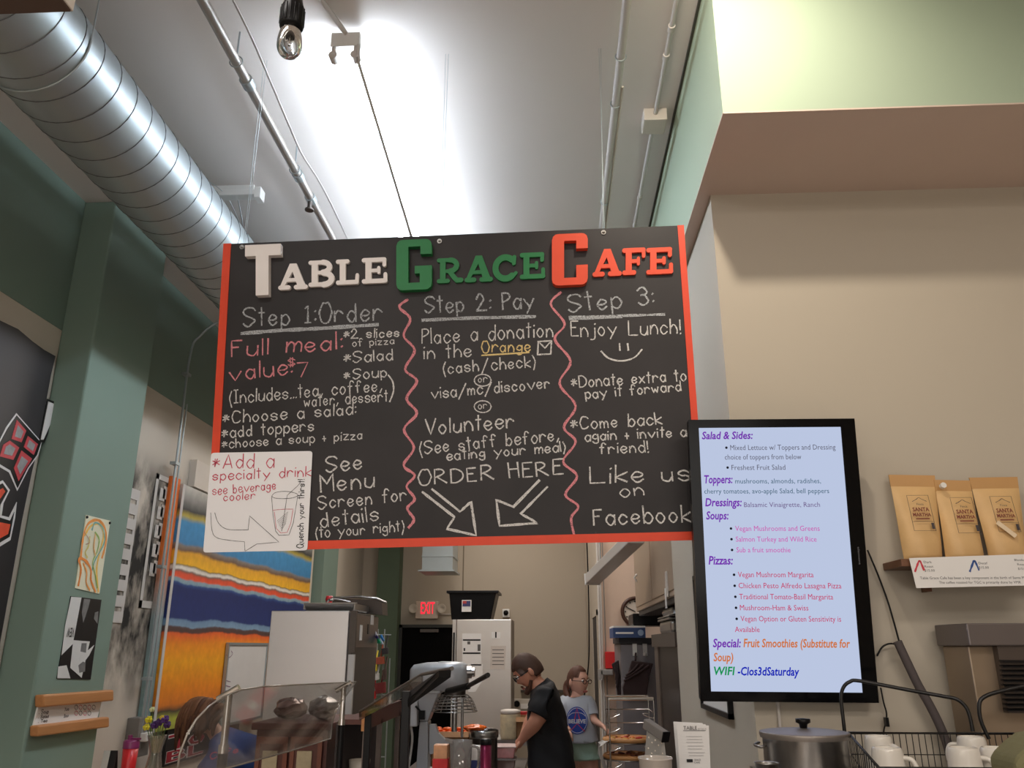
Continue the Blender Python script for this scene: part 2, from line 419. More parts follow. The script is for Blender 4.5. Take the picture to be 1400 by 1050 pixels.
# kitchen back and side
wb = struct(box((-2.68, 11.5, 0), (.62, 11.6, CEIL), 'wall_back', tan))
for px in (633,):
    X = atY(px, 800, 11.5).x; box((X - .008, 11.495, 2.0), (X + .008, 11.5, CEIL), 'panel_joint', M('joint_dark', (120, 108, 92), .8), wb)
struct(box((.42, 8.22, 0), (.55, 11.5, CEIL), 'wall_kitchen', tan))
struct(box((.44, 8.2, 0), (4.3, 8.3, CEIL), 'wall_kitchen', M('pinkish_wall', (206, 180, 160), .75)))
# dark doorway in the side passage and the black exit door
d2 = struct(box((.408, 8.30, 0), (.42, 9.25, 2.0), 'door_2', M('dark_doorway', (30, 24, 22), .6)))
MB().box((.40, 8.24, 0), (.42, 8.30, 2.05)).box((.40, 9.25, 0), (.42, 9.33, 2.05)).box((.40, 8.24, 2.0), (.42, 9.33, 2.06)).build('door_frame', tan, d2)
A = atY(546, 854, 11.45); B = atY(640, 854, 11.45)
d1 = struct(box((A.x, 11.44, 0), (B.x, 11.5, A.z), 'door_1', M('black_door', (8, 7, 7), .6)))
MATS['black_door'].node_tree.nodes['Principled BSDF'].inputs['Specular IOR Level'].default_value = .05
MB().box((A.x - .0, 11.40, 0), (A.x + .05, 11.44, A.z)).box((A.x, 11.40, A.z - .04), (B.x, 11.44, A.z)).build('door_frame', M('dark_frame', (36, 36, 30), .5), d1)
box((A.x + .3, 11.38, A.z - .1), (A.x + .55, 11.44, A.z - .06), 'door_closer', steel_dk, d1)
# ================================================================== CEILING SERVICES
# spiral duct
DR, DX, DZ = .2, -1.826, 3.757
duct_t = t = thing('spiral_duct', 'large round galvanised spiral duct running under the ceiling at upper left', 'duct', (DX, 4.0, DZ))
MB().cyl((DX, .3, DZ), (DX, 4.42, DZ), DR, n=48).build('duct_pipe', galv, t)
MB().cyl((DX, 4.46, DZ), (DX, 9.0, DZ), DR, n=48).build('duct_pipe', galv, t)
MB().cyl((DX, 4.36, DZ), (DX, 4.52, DZ), DR + .006, n=48).build('coupling', galv, t)
def helix(y0, y1, pitch=.123):
    pts = []; n = int((y1 - y0)/pitch*28)
    for i in range(n + 1):
        a = 2*math.pi*i/28; pts.append((DX + (DR + .001)*math.cos(a), y0 + pitch*i/28, DZ + (DR + .001)*math.sin(a)))
    return pts
seamm = M('duct_seam', (96, 98, 98), .5, .6)
MB().tube(helix(.3, 4.34), .0022, 5).build('seam', seamm, t)
MB().tube(helix(4.55, 8.9), .0022, 5).build('seam', seamm, t)
for yy in (2.3, 4.6, 7.0):
    m = MB()
    for s_ in (-1, 1): m.cyl((DX + s_*.203, yy, DZ), (DX + s_*.203, yy, CEIL), .003, n=6)
    m.tube([(DX + .204*math.cos(a), yy, DZ - .204*math.sin(a)) for a in [math.pi*i/16 for i in range(17)]], .004, 6)
    m.build('hanger', galv, t)
# pipes along the ceiling
def clamp_ring(c, r, t, nm='pipe_coupling', w=.05, mt=None):
    MB().cyl((c[0], c[1] - w/2, c[2]), (c[0], c[1] + w/2, c[2]), r, n=16).build(nm, mt or galv, t)
def hanger(x, y, z, r, t):
    m = MB().tube([(x + r*math.cos(a), y, z + r*math.sin(a)) for a in [2*math.pi*i/14 for i in range(14)]], .003, 5, closed=True)
    m.cyl((x, y, z + r), (x, y, CEIL), .004, n=6).build('pipe_hanger', galv, t)
pgal = M('dull_pipe', (164, 158, 152), .4, .55)
X1, Z1 = -1.28, 4.0
t = thing('sprinkler_pipe', 'grey metal sprinkler pipe with couplings, beside the round duct', 'pipe', (X1, 4, Z1))
MB().cyl((X1, .5, Z1), (X1, 9.0, Z1), .021, n=16).build('pipe', pgal, t)
for px, py in ((338, 118), (408, 240), (425, 272)):
    clamp_ring((X1, atX(px, py, X1).y, Z1), .028, t)
for px, py in ((322, 92), (404, 222)): hanger(X1, atX(px, py, X1).y, Z1, .027, t)
yq = atX(424, 274, X1).y
MB().cyl((X1, yq, Z1), (X1, yq, Z1 - .07), .012).cyl((X1, yq, Z1 - .07), (X1, yq, Z1 - .078), .024).build('sprinkler_head', steel_dk, t)
X2, Z2 = .31, 4.05
t = thing('painted_pipe', 'long white painted pipe crossing ceiling right of the tube light', 'pipe', (X2, 4, Z2))
MB().cyl((X2, .5, Z2), (X2, 9.0, Z2), .018, n=16).build('pipe', off, t)
MB().cyl((X2 + .022, atX(845, 130, X2).y, Z2 - .01), (X2 + .022, 9, Z2 - .01), .005, n=8).build('wire', M('cable_cream', (210, 202, 190), .5), t)
for py in (70, 140, 286):
    hanger(X2, atX(855 - .097*py, py, X2).y, Z2, .022, t)
X3 = atZ(925, 0, 4.12).x; Z3 = 4.12
t = thing('electrical_conduit', 'thin painted conduit with square junction box at the green beam', 'conduit', (X3, 4, Z3))
MB().cyl((X3, .5, Z3), (X3, 9.0, Z3), .010, n=12).build('pipe', off, t)
yj = atZ(901, 170, 4.1).y
box((X3 - .055, yj - .06, 4.085), (X3 + .055, yj + .06, CEIL), 'junction_box', M('box_cream', (206, 198, 188), .5), t, bevel=.004)
for yy in (yj - .62, yj - .45, yj + .7): clamp_ring((X3, yy, Z3), .015, t, 'clip', .03, off)
# thin cable between pipe and light
t = thing('twisted_cable', 'thin twisted grey cable running beside the sprinkler pipe', 'cable', (-1.1, 4, 4.1))
pts = [tuple(atZ(px, py, 4.1)) for px, py in ((318, 0), (345, 55), (372, 118), (392, 165), (412, 210), (440, 255), (474, 325), (520, 430))]
MB().tube(smooth(pts, 5), .0035, 6).build('wire', off, t)
MB().tube(smooth([(a + .006, b, c - .004) for a, b, c in pts], 5), .0025, 6).build('wire', off, t)

# fluorescent strip fixtures
tubem = emitter('lit_tube', (226, 240, 255), TUBE)
def strip(name, label, x, y0, y1, z, sep=.045, lit=True, mat=white, group=None):
    t = thing(name, label, 'light', (x, (y0 + y1)/2, z), group)
    box((x - .06, y0, z), (x + .06, y0 + .03, z + .07), 'end_cap', mat, t, bevel=.003)
    box((x - .012, y0 + .03, z + .035), (x + .012, y1, z + .07), 'housing', mat, t, bevel=.003)
    box((x - .06, y1, z), (x + .06, y1 + .03, z + .07), 'end_cap', mat, t, bevel=.003)
    for s_ in (-1, 1):
        MB().cyl((x + s_*sep, y0 + .01, z + .01), (x + s_*sep, y0 + .01, z - .045), .010).cyl((x + s_*sep, y0 - .006, z - .045), (x + s_*sep, y0 + .035, z - .045), .018).build('lamp_holder', off, t)
        MB().cyl((x + s_*sep, y1 + .0, z + .01), (x + s_*sep, y1 + .0, z - .045), .010).build('lamp_holder', off, t)
        MB().cyl((x + s_*sep, y0 + .03, z - .045), (x + s_*sep, y1 - .01, z - .045), .014, n=10).build('tube', tubem if lit else M('unlit_tube', (225, 222, 216), .3), t)
    for yy in (y0 + .15, y1 - .15): MB().cyl((x, yy, z + .07), (x, yy, CEIL), .006, n=8).build('stem', off, t)
    return t
FXX = -.826
t = strip('fluorescent_light', 'bright twin-tube fluorescent light glowing on the ceiling above the chalkboard', FXX, 2.70, 5.2, 4.045)
# conduit feeding the fixture and carrying on beside it
a = atZ(432, -30, 4.12); b = Vector((FXX, 2.7, 4.11))
MB().tube([a, atZ(440, 0, 4.12), b], .011, 10).build('feed_conduit', off, t)
p0 = atZ(490, 85, 3.9); p1 = atZ(566, 335, 3.9); p2 = p1 + (p1 - p0)
MB().tube([(FXX + .05, 2.72, 4.08), p0, p1, p2], .007, 10).build('side_conduit', M('grey_conduit', (214, 208, 204), .6), t)
MB().cyl(p2, (p2.x, p2.y, CEIL), .006, n=8).build('stem', off, t)
# crosswise fixture over the duct
za = 4.07; a = atZ(297, 267, za); b = atZ(356, 267, za)
t = thing('crosswise_light', 'small white tube fixture mounted crosswise near ceiling behind the duct', 'light', (b.x, b.y, za))
box((-1.96, a.y, za), (b.x, a.y + .06, za + .035), 'housing', white, t, bevel=.004)
box((-1.96, a.y + .03, za + .035), (b.x - .05, a.y + .04, CEIL), 'bracket', white, t)
box((b.x - .03, a.y - .004, za - .02), (b.x + .004, a.y + .064, za + .045), 'end_cap', white, t)
t = duct_t
MB().tube([atZ(325, 270, 4.12), atY(331, 300, 4.1), atY(332, 312, 4.1), (DX + .2, 4.1, DZ + .05)], .003, 6).build('wire', galv, t)
MB().tube(smooth([tuple(p) for p in (atY(262, 238, 3.6), atY(285, 248, 3.7), atY(310, 268, 3.9), atY(328, 306, 4.08))], 4), .002, 6).build('wire', galv, t)
# conduit falling down the left wall
t = thing('metal_conduit', 'thin metal conduit bending from the ceiling down the left wall', 'conduit', (LW, 6, 2))
cx = LW + .075; pA = atX(262, 470, cx); pB = atX(252, 560, cx); yy = pA.y
pts = [(cx + .75, yy, 4.0), (cx + .45, yy, 4.0), (cx + .2, yy, 3.97), (cx + .06, yy, 3.86), (cx, yy, 3.7), (cx, yy, 3.0), (cx, yy, 1.1)]
MB().tube(smooth(pts, 6), .0085, 10).build('pipe', galv, t)
MB().tube([(cx, yy + .05, zb), (cx, yy + .05, 1.15)], .006, 8).build('pipe', galv, t)
for z in (3.55, 2.9, 2.2, 1.5): box((cx - .03, yy - .03, z), (cx + .014, yy + .03, z + .02), 'strap', galv, t)
box((LW, yy - .05, 1.05), (LW + .08, yy + .12, 1.28), 'outlet_box', M('outlet_grey', (120, 116, 110), .5), t, bevel=.005)
for q in (0, .06): box((LW + .08, yy - .02 + q, 1.14), (LW + .12, yy + .015 + q, 1.19), 'plug', white, t, bevel=.004)

# bulb on cord, close to the camera
bc = atY(400, 20, 1.5)
t = thing('pendant_bulb', 'clear glass bulb in a black socket hanging at the top', 'lamp', (bc.x, bc.y, bc.z))
zt = atY(400, -4, 1.5).z; zs = atY(400, 37, 1.5).z; zbm = atY(397, 78, 1.5).z
MB().cyl((bc.x, bc.y, zs + .09), (bc.x, bc.y, CEIL), .004, n=8).build('cord', black, t)
soc = MB().lathe((bc.x, bc.y, zs), [(.0, -.004), (.024, -.004), (.027, 0), (.027, .05), (.022, .065), (.016, .10), (0, .10)], 24)
soc.build('socket', black, t)
m = MB()
for i in range(18):
    a_ = 2*math.pi*i/18; m.cyl((bc.x + .0268*math.cos(a_), bc.y + .0268*math.sin(a_), zs + .004), (bc.x + .0268*math.cos(a_), bc.y + .0268*math.sin(a_), zs + .05), .0018, n=5)
m.build('grip_rib', black, t)
h = zs - zbm
bulbm = bpy.data.materials.new('bulb_glass'); bulbm.use_nodes = True
bb = bulbm.node_tree.nodes['Principled BSDF']; bb.inputs['Transmission Weight'].default_value = 1; bb.inputs['Roughness'].default_value = .03; bb.inputs['IOR'].default_value = 1.35
prof = [(.016, .006), (.019, -.004), (.0245, -.2*h), (.028, -.45*h), (.028, -.7*h), (.022, -.88*h), (.012, -.97*h), (.001, -h)]
MB().lathe((bc.x, bc.y, zs), smooth(prof, 3), 24).build('bulb', bulbm, t)
m = MB()
for i in range(5):
    a_ = 2*math.pi*i/5; a2 = a_ + 1.2
    m.tube([(bc.x + .006*math.cos(a_), bc.y + .006*math.sin(a_), zs - .01), (bc.x + .015*math.cos(a_), bc.y + .015*math.sin(a_), zs - .65*h), (bc.x + .006*math.cos(a2), bc.y + .006*math.sin(a2), zs - .85*h)], .0007, 5)
m.build('filament', M('filament_wire', (190, 170, 150), .3, 1), t)
MB().cyl((bc.x, bc.y, zs - .6*h), (bc.x, bc.y, zs), .004, n=10).build('glass_stem', bulbm, t)
# box at the upper left corner
a = atY(100, 18, 1.4); b = atY(5, 18, 1.4)
zz = a.z
t = thing('hanging_box', 'brown-bottomed box with a white side, cut off by the upper left corner', 'box', (a.x, 1.3, zz))
yb2 = atZ(108, 2, zz).y
box((b.x - .2, 1.1, zz + .004), (a.x, 1.4, zz + .32), 'side', M('box_white', (232, 222, 212), .5), t, bevel=.002)
box((b.x - .2, 1.1, zz), (a.x - .003, 1.395, zz + .004), 'bottom', M('box_brown', (84, 64, 54), .6), t)
for qx in (a.x - .05, a.x - .35): MB().cyl((qx, 1.25, zz + .32), (qx, 1.25, CEIL), .004, n=6).build('hanger', galv, t)

# ================================================================== CHALKBOARD
def chalk(name, col, dens=.5):
    m = bpy.data.materials.new(name); m.use_nodes = True; nt = m.node_tree; N = nt.nodes; K = nt.links
    b = N['Principled BSDF']; b.inputs['Roughness'].default_value = .95; b.inputs['Specular IOR Level'].default_value = .1
    g = N.new('ShaderNodeNewGeometry'); no = N.new('ShaderNodeTexNoise'); no.inputs['Scale'].default_value = 330; no.inputs['Detail'].default_value = 2
    K.new(g.outputs['Position'], no.inputs['Vector'])
    cr = N.new('ShaderNodeValToRGB'); K.new(no.outputs['Fac'], cr.inputs[0]); e = cr.color_ramp.elements
    e[0].position = dens - .14; e[0].color = L3((60, 55, 56)); e[1].position = dens + .02; e[1].color = L3(col)
    K.new(cr.outputs[0], b.inputs['Base Color']); return m
ck_w = chalk('white_chalk', (226, 224, 222), .44); ck_g = chalk('grey_chalk', (196, 200, 204), .50)
ck_p = chalk('pink_chalk', (232, 150, 158), .44); ck_y = chalk('yellow_chalk', (240, 214, 150), .42)
BT, BBm = 2.88, 3.0
c0 = atY(272, 755, BBm); c1 = atY(957, 738, BBm); c2 = atY(943, 308, BT); c3 = atY(315, 333, BT)
right = ((c1 - c0) + (c2 - c3)).normalized(); up = ((c3 - c0) + (c2 - c1)).normalized()
cen = (c0 + c1 + c2 + c3)/4
CB = Plane(cen, right, up)
uv = [CB.uv(*p) for p in ((272, 755), (957, 738), (943, 308), (315, 333))]
hw = (uv[1][0] - uv[0][0] + uv[2][0] - uv[3][0])/4; 
U0 = (uv[0][0] + uv[3][0])/2; U1 = (uv[1][0] + uv[2][0])/2; V0 = (uv[0][1] + uv[1][1])/2; V1 = (uv[2][1] + uv[3][1])/2
slate = bpy.data.materials.new('chalkboard_slate'); slate.use_nodes = True
nt = slate.node_tree; N = nt.nodes; b = N['Principled BSDF']; b.inputs['Roughness'].default_value = .55
g = N.new('ShaderNodeNewGeometry'); no = N.new('ShaderNodeTexNoise'); no.inputs['Scale'].default_value = 3.5; no.inputs['Detail'].default_value = 6; nt.links.new(g.outputs['Position'], no.inputs['Vector'])
cr = N.new('ShaderNodeValToRGB'); cr.color_ramp.elements[0].position = .3; cr.color_ramp.elements[0].color = L3((30, 26, 28)); cr.color_ramp.elements[1].position = .75; cr.color_ramp.elements[1].color = L3((46, 41, 43))
nt.links.new(no.outputs['Fac'], cr.inputs[0]); nt.links.new(cr.outputs[0], b.inputs['Base Color'])
board = thing('chalkboard_sign', 'big black chalkboard with an orange-red edge and raised letters, hung from the ceiling', 'sign', tuple(CB.P((U0 + U1)/2, V0)))
E_ = .031; TH = .012
MB().pp(CB, [(U0 + E_, V0 + E_), (U1 - E_*.8, V0 + E_), (U1 - E_*.8, V1), (U0 + E_, V1)], -TH, 0).build('slate', slate, board)
orange = M('orange_red_paint', (232, 72, 38), .45, var=.08, scale=20)
MB().pp(CB, [(U0, V0), (U0 + E_, V0), (U0 + E_, V1), (U0, V1)], -TH, .004).build('edge_strip', orange, board)
MB().pp(CB, [(U1 - E_*.8, V0), (U1, V0), (U1, V1), (U1 - E_*.8, V1)], -TH, .004).build('edge_strip', orange, board)
MB().pp(CB, [(U0 + E_, V0), (U1 - E_*.8, V0), (U1 - E_*.8, V0 + E_), (U0 + E_, V0 + E_)], -TH, .004).build('edge_strip', orange, board)
for px, py in ((331, 338), (601, 330), (825, 318)):
    u, v = CB.uv(px, py)
    m = MB().cyl(CB.P(u, v, 0), CB.P(u, v, .004), .0095, n=16); m.ball(CB.P(u, v, .004), (.006, .006, .006), 10, 6); m.build('washer_bolt', steel, board)
for px, py in ((331, 338), (601, 330), (825, 318)):
    u, v = CB.uv(px, py); p = CB.P(u, v, -.01)
    MB().cyl(p, (p.x + (.02 if px > 800 else 0), p.y, CEIL), .001, n=6).cyl(p + Vector((.006, 0, 0)), (p.x + .012, p.y, CEIL), .001, n=6).build('hanging_wire', galv, board)
PX = .00262
def H(s, p0, p1, cap, mat=None, wd=.0075): return hand(CB, s, p0, p1, cap*.87, wd*.64, mat or ck_w, board)
H('Step 1:Order', (333, 446), (522, 437), 28, ck_g, .010)
scrawl(CB, [(331, 456), (380, 452), (440, 449), (516, 444)], .014, ck_g, board)
H('Full meal:', (317, 487), (467, 477), 25, ck_p, .010)
H('value:', (314, 521), (399, 511), 25, ck_p, .009); H('$', (394, 502), (404, 501), 15, ck_p, .006); H('7', (407, 516), (421, 515), 21, ck_p, .007)
H('*2 slices', (470, 463), (546, 460), 14); H('of pizza', (482, 474), (539, 470), 11, wd=.0055)
H('*Salad', (470, 496), (537, 492), 17); H('*Soup', (471, 519), (529, 515), 16)
H('(Includes...tea, coffee,', (312, 552), (522, 534), 19, wd=.007); H('water, dessert', (416, 556), (530, 548), 17, wd=.0065)
scrawl(CB, [(531, 513), (537, 522), (538, 535), (533, 549)], .006, ck_w, board, curved=True)
H('*Choose a salad:', (305, 579), (486, 566), 18); H('*add toppers', (304, 599), (429, 588), 17); H('*choose a soup + pizza', (304, 613), (495, 600), 14, wd=.0065)
H('See', (446, 645), (495, 641), 24, wd=.009); H('Menu', (439, 673), (512, 665), 26, wd=.009); H('Screen for', (436, 696), (556, 684), 20)
H('details', (439, 721), (517, 711), 22); H('(to your right)', (430, 735), (552, 726), 16, wd=.0065)
scrawl(CB, [(557, 410), (546, 420), (561, 436), (552, 459), (567, 479), (554, 505), (570, 521), (556, 545), (570, 565), (552.5, 587), (566, 612), (552, 636), (567, 650), (556, 665), (567, 682), (557, 695), (566, 710), (559, 721)], .010, ck_p, board, 'chalk_wave', True)
H('Step 2: Pay', (581, 428), (730, 421), 25, ck_g, .010)
scrawl(CB, [(578, 438), (640, 435), (731, 433)], .013, ck_g, board)
H('Place a donation', (577, 470), (756, 460), 22); H('in the', (580, 491), (644, 487), 19)
H('Orange', (659, 482), (725, 480), 17, ck_y); scrawl(CB, [(659, 486), (723, 482)], .006, ck_y, board)
scrawl(CB, [(736, 467), (754, 466), (753, 484), (735, 485)], .006, ck_w, board, 'chalk_envelope', closed=True); scrawl(CB, [(736, 467), (745, 476), (754, 466)], .005, ck_w, board, 'chalk_envelope')
H('(cash/check)', (604, 511), (732, 501), 18)
def circ(cx, cy, rx, ry): return [(cx + rx*math.cos(a), cy - ry*math.sin(a)) for a in [2*math.pi*i/10 for i in range(11)]]
for cy in (520, 556):
    scrawl(CB, circ(660, cy, 11.5, 8), .0045, ck_w, board, 'chalk_ring', True); H('or', (654, cy + 3), (666, cy + 2), 11, wd=.005)
H('visa/mc/discover', (590, 545), (752, 530), 17); H('Volunteer', (582, 594), (703, 584), 23, wd=.009)
H('(See staff before,', (572, 621), (764, 602), 19); H('eating your meal)', (611, 629), (773, 617), 15)
H('ORDER HERE', (572, 663), (769, 648), 22, wd=.009)
for A_ in ([(578, 673), (621.5, 707), (611, 723), (651, 732), (644, 686), (629, 699.6), (591, 669)], [(737, 657), (702, 693), (678.6, 683.5), (683, 719), (735, 715), (712, 702.5), (748, 666)]):
    scrawl(CB, A_, .009, ck_w, board, 'chalk_arrow')
scrawl(CB, [(766.5, 400), (753, 416), (772, 443), (758.5, 464), (780, 494), (765, 524.6), (787, 555), (771, 584), (787, 604), (770, 631), (789, 651), (773, 676), (790.5, 692), (781, 708), (784.6, 730)], .009, ck_p, board, 'chalk_wave', True)
H('Step 3:', (778, 427), (893, 415), 27, ck_g, .010)
scrawl(CB, [(779, 434), (908, 430)], .010, ck_g, board); scrawl(CB, [(779, 437), (850, 434)], .006, ck_g, board)
H('Enjoy Lunch!', (781, 460), (930, 456), 22); scrawl(CB, [(847, 470), (847.5, 479)], .006, ck_w, board, 'chalk_smile'); scrawl(CB, [(858, 470), (859, 479)], .006, ck_w, board, 'chalk_smile')
scrawl(CB, [(822, 480.5), (832.5, 490), (850, 493.5), (867, 489), (877.5, 478)], .006, ck_w, board, 'chalk_smile', True)
H('*Donate extra to', (782, 530), (938, 520), 17); H('pay it forward', (801, 545), (931, 534), 15)
H('*Come back', (781, 587), (905, 580), 18); H('again + invite a', (800, 603), (938, 596), 15); H('friend!', (820, 620), (886, 618), 17)
H('Like us', (807, 661), (943, 656), 25, wd=.009); H('on', (848, 679), (881, 677), 20); H('Facebook', (812, 718), (944, 713), 25, wd=.009)

# raised letters
def stroke_poly(pts, w_, n=8, round_=True):
    """outline of one thick stroke"""
    if round_ : pass
    Lf, Rt = [], []
    k = len(pts)
    for i, p in enumerate(pts):
        a = pts[max(i - 1, 0)]; b = pts[min(i + 1, k - 1)]; dx, dy = b[0] - a[0], b[1] - a[1]; l = math.hypot(dx, dy) or 1
        nx, ny = -dy/l*w_/2, dx/l*w_/2
        if 0 < i < k - 1:
            d1 = Vector((p[0] - pts[i-1][0], p[1] - pts[i-1][1])).normalized(); nn = Vector((-d1.y, d1.x)); c = max(.5, nn.dot(Vector((-dy/l, dx/l)))); nx /= c; ny /= c
        Lf.append((p[0] + nx, p[1] + ny)); Rt.append((p[0] - nx, p[1] - ny))
    capA, capB = [], []
    if round_:
        for end, (p, q) in ((0, (pts[-1], pts[-2])), (1, (pts[0], pts[1]))):
            an = math.atan2(p[1] - q[1], p[0] - q[0]); arc = [(p[0] + w_/2*math.cos(an + math.pi/2 - math.pi*i/n), p[1] + w_/2*math.sin(an + math.pi/2 - math.pi*i/n)) for i in range(1, n)]
            if end == 0: capA = arc
            else: capB = arc
    return Lf + capA + Rt[::-1] + capB
def letter(strokes, quad, depth, mat, nm='letter', label=None, d0=0.0):
    """strokes in a unit box mapped on the quad (bl, br, tr, tl) given in board coordinates"""
    bl, br, tr, tl = [CB.uv(*p) for p in quad]
    def mp(x, y):
        a = (bl[0] + (br[0] - bl[0])*x, bl[1] + (br[1] - bl[1])*x); b = (tl[0] + (tr[0] - tl[0])*x, tl[1] + (tr[1] - tl[1])*x)
        return (a[0] + (b[0] - a[0])*y, a[1] + (b[1] - a[1])*y)
    m = MB(); 
    for i, st in enumerate(strokes):
        kind = st[0]
        if kind == 'p': poly = st[1]
        else: poly = stroke_poly(st[1], st[2], round_=(kind == 'r'))
        q = [mp(*p) for p in poly]
        ar = sum(q[j - 1][0]*q[j][1] - q[j][0]*q[j - 1][1] for j in range(len(q)))
        if ar < 0: q = q[::-1]
        if kind == 'r' and len(st[1]) > 2:      # long curved stroke: quads along it
            pts = st[1]; k = len(pts); out = stroke_poly(pts, st[2], round_=False); Lf = [mp(*p) for p in out[:k]]; Rt = [mp(*p) for p in out[k:][::-1]]
            for j in range(k - 1):
                qq = [Lf[j], Rt[j], Rt[j + 1], Lf[j + 1]]
                m.pp(CB, qq, d0, depth - i*.00015)
            for e in (pts[0], pts[-1]):
                r = st[2]/2; qq = [mp(e[0] + r*math.cos(a), e[1] + r*math.sin(a)) for a in [2*math.pi*z/12 for z in range(12)]]
                m.pp(CB, qq, d0, depth - i*.00015 - .0001)
        else: m.pp(CB, q, d0, depth - i*.00015)
    o = m.build(nm, mat, board)
    if label: o['label'] = label
    return o
def arc(cx, cy, rx, ry, a0, a1, n=14): return [(cx + rx*math.cos(math.radians(a0 + (a1 - a0)*i/n)), cy + ry*math.sin(math.radians(a0 + (a1 - a0)*i/n))) for i in range(n + 1)]
W_ = .25; S_ = .17
SER = {
'A': [('p', [(.40, .98), (.60, .98), (.62, .92), (.20, .1), (.05, .1)]), ('p', [(.40, .98), (.63, .98), (.95, .1), (.67, .1)]), ('r', [(.28, .36), (.72, .36)], .14), ('r', [(.08, .08), (.34, .08)], S_), ('r', [(.62, .08), (.94, .08)], S_)],
'B': [('p', [(.12, .05), (.36, .05), (.36, .95), (.12, .95)]), ('r', [(.08, .92), (.5, .92)], .16), ('r', [(.08, .08), (.5, .08)], .16), ('r', [(.2, .53), (.6, .53)], .14), ('r', arc(.55, .735, .25, .19, 90, -90), .2), ('r', arc(.58, .29, .30, .22, 90, -90), .22)],
'L': [('p', [(.16, .05), (.42, .05), (.42, .95), (.16, .95)]), ('r', [(.08, .92), (.5, .92)], S_), ('r', [(.08, .09), (.9, .09)], S_), ('r', [(.9, .12), (.92, .36)], .15)],
'E': [('p', [(.14, .05), (.38, .05), (.38, .95), (.14, .95)]), ('r', [(.08, .91), (.88, .91)], S_), ('r', [(.08, .09), (.92, .09)], S_), ('r', [(.3, .5), (.66, .5)], .14), ('r', [(.88, .88), (.88, .7)], .15), ('r', [(.92, .12), (.92, .34)], .15), ('r', [(.66, .42), (.66, .6)], .13)],
'F': [('p', [(.14, .05), (.40, .05), (.40, .95), (.14, .95)]), ('r', [(.08, .91), (.9, .91)], S_), ('r', [(.08, .08), (.5, .08)], S_), ('r', [(.3, .5), (.68, .5)], .14), ('r', [(.9, .88), (.9, .68)], .15), ('r', [(.68, .40), (.68, .6)], .13)],
'R': [('p', [(.12, .05), (.34, .05), (.34, .95), (.12, .95)]), ('r', [(.08, .92), (.5, .92)], .16), ('r', [(.08, .08), (.42, .08)], S_), ('r', [(.2, .47), (.55, .47)], .14), ('r', arc(.52, .70, .25, .22, 90, -90), .2), ('r', [(.5, .45), (.68, .2), (.78, .09), (.94, .09)], .19)],
'C': [('r', arc(.52, .5, .38, .40, 48, 312, 22), .23), ('r', [(.86, .9), (.84, .66)], .15), ('r', [(.5, .1), (.78, .14), (.92, .3)], .13)],
}
def Q1(x0, x1, y0, y1, cx0, cy0, k, drop=.02):     # box measured in a magnified view
    f = lambda x, y: (cx0 + x/k, cy0 + y/k)
    sl = .045*(x1 - x0)
    return [f(x0, y1 + sl/2), f(x1, y1 - sl/2), f(x1, y0 - sl/2), f(x0, y0 + sl/2)]
wl = M('white_letter', (250, 244, 242), .5, var=.02); gl = M('green_letter', (30, 128, 70), .5, var=.08, scale=30); ol = M('orange_letter', (240, 80, 44), .5, var=.05, scale=20)
for ch, bx in (('A', (448, 605, 245, 388)), ('B', (612, 755, 230, 372)), ('L', (762, 888, 225, 362)), ('E', (903, 1042, 215, 355))):
    letter(SER[ch], Q1(*bx, 270, 300, 4), .014, wl, label='white serif letter ' + ch)
for ch, bx in (('R', (-8, 124, 205, 332)), ('A', (135, 277, 190, 327)), ('C', (275, 410, 188, 325)), ('E', (420, 550, 176, 312))):
    letter(SER[ch], Q1(*bx, 600, 300, 3.784), .012, gl, label='green serif letter ' + ch)
for ch, bx in (('A', (795, 942, 155, 298)), ('F', (948, 1070, 152, 290)), ('E', (1072, 1210, 150, 288))):
    letter(SER[ch], Q1(*bx, 600, 300, 3.784), .012, ol, label='orange serif letter ' + ch)
letter([('p', [(0, 1), (0, .78), (1, .78), (1, 1)]), ('p', [(.30, .02), (.66, .02), (.66, .9), (.30, .9)])], Q1(275, 468, 152, 433, 270, 300, 4), .03, wl, label='big white block letter T')
def ring(open_, bar):
    w_ = .34; o_ = .12
    pieces = [('p', [(0, .12), (w_, .25), (w_, .75), (0, .88)]), ('p', [(0, .12), (.03, .05), (.10, .01), (.18, 0), (w_, .14), (w_, .25)]), ('p', [(0, .88), (w_, .75), (w_, .86), (.18, 1), (.10, .99), (.03, .95)]),
              ('p', [(.18, 0), (.82, 0), (.68, .14), (w_, .14)]), ('p', [(.18, 1), (w_, .86), (.68, .86), (.82, 1)]),
              ('p', [(.82, 1), (.68, .86), (.68, .70), (1, .70), (1, .88), (.97, .95), (.90, .99)])]
    if bar: pieces += [('p', [(.82, 0), (.90, .01), (.97, .05), (1, .12), (1, .47), (.66, .47), (.66, .14)]), ('p', [(.52, .32), (.68, .32), (.68, .47), (.52, .47)])]
    else: pieces += [('p', [(.82, 0), (.90, .01), (.97, .05), (1, .12), (1, .38), (.68, .38), (.68, .14)])]
    return pieces
letter(ring(0, 1), Q1(1095, 1287, 125, 398, 270, 300, 4), .03, gl, label='big green block letter G')
letter(ring(1, 0), Q1(585, 769, 88, 352, 600, 300, 3.784), .03, ol, label='big orange block letter C')

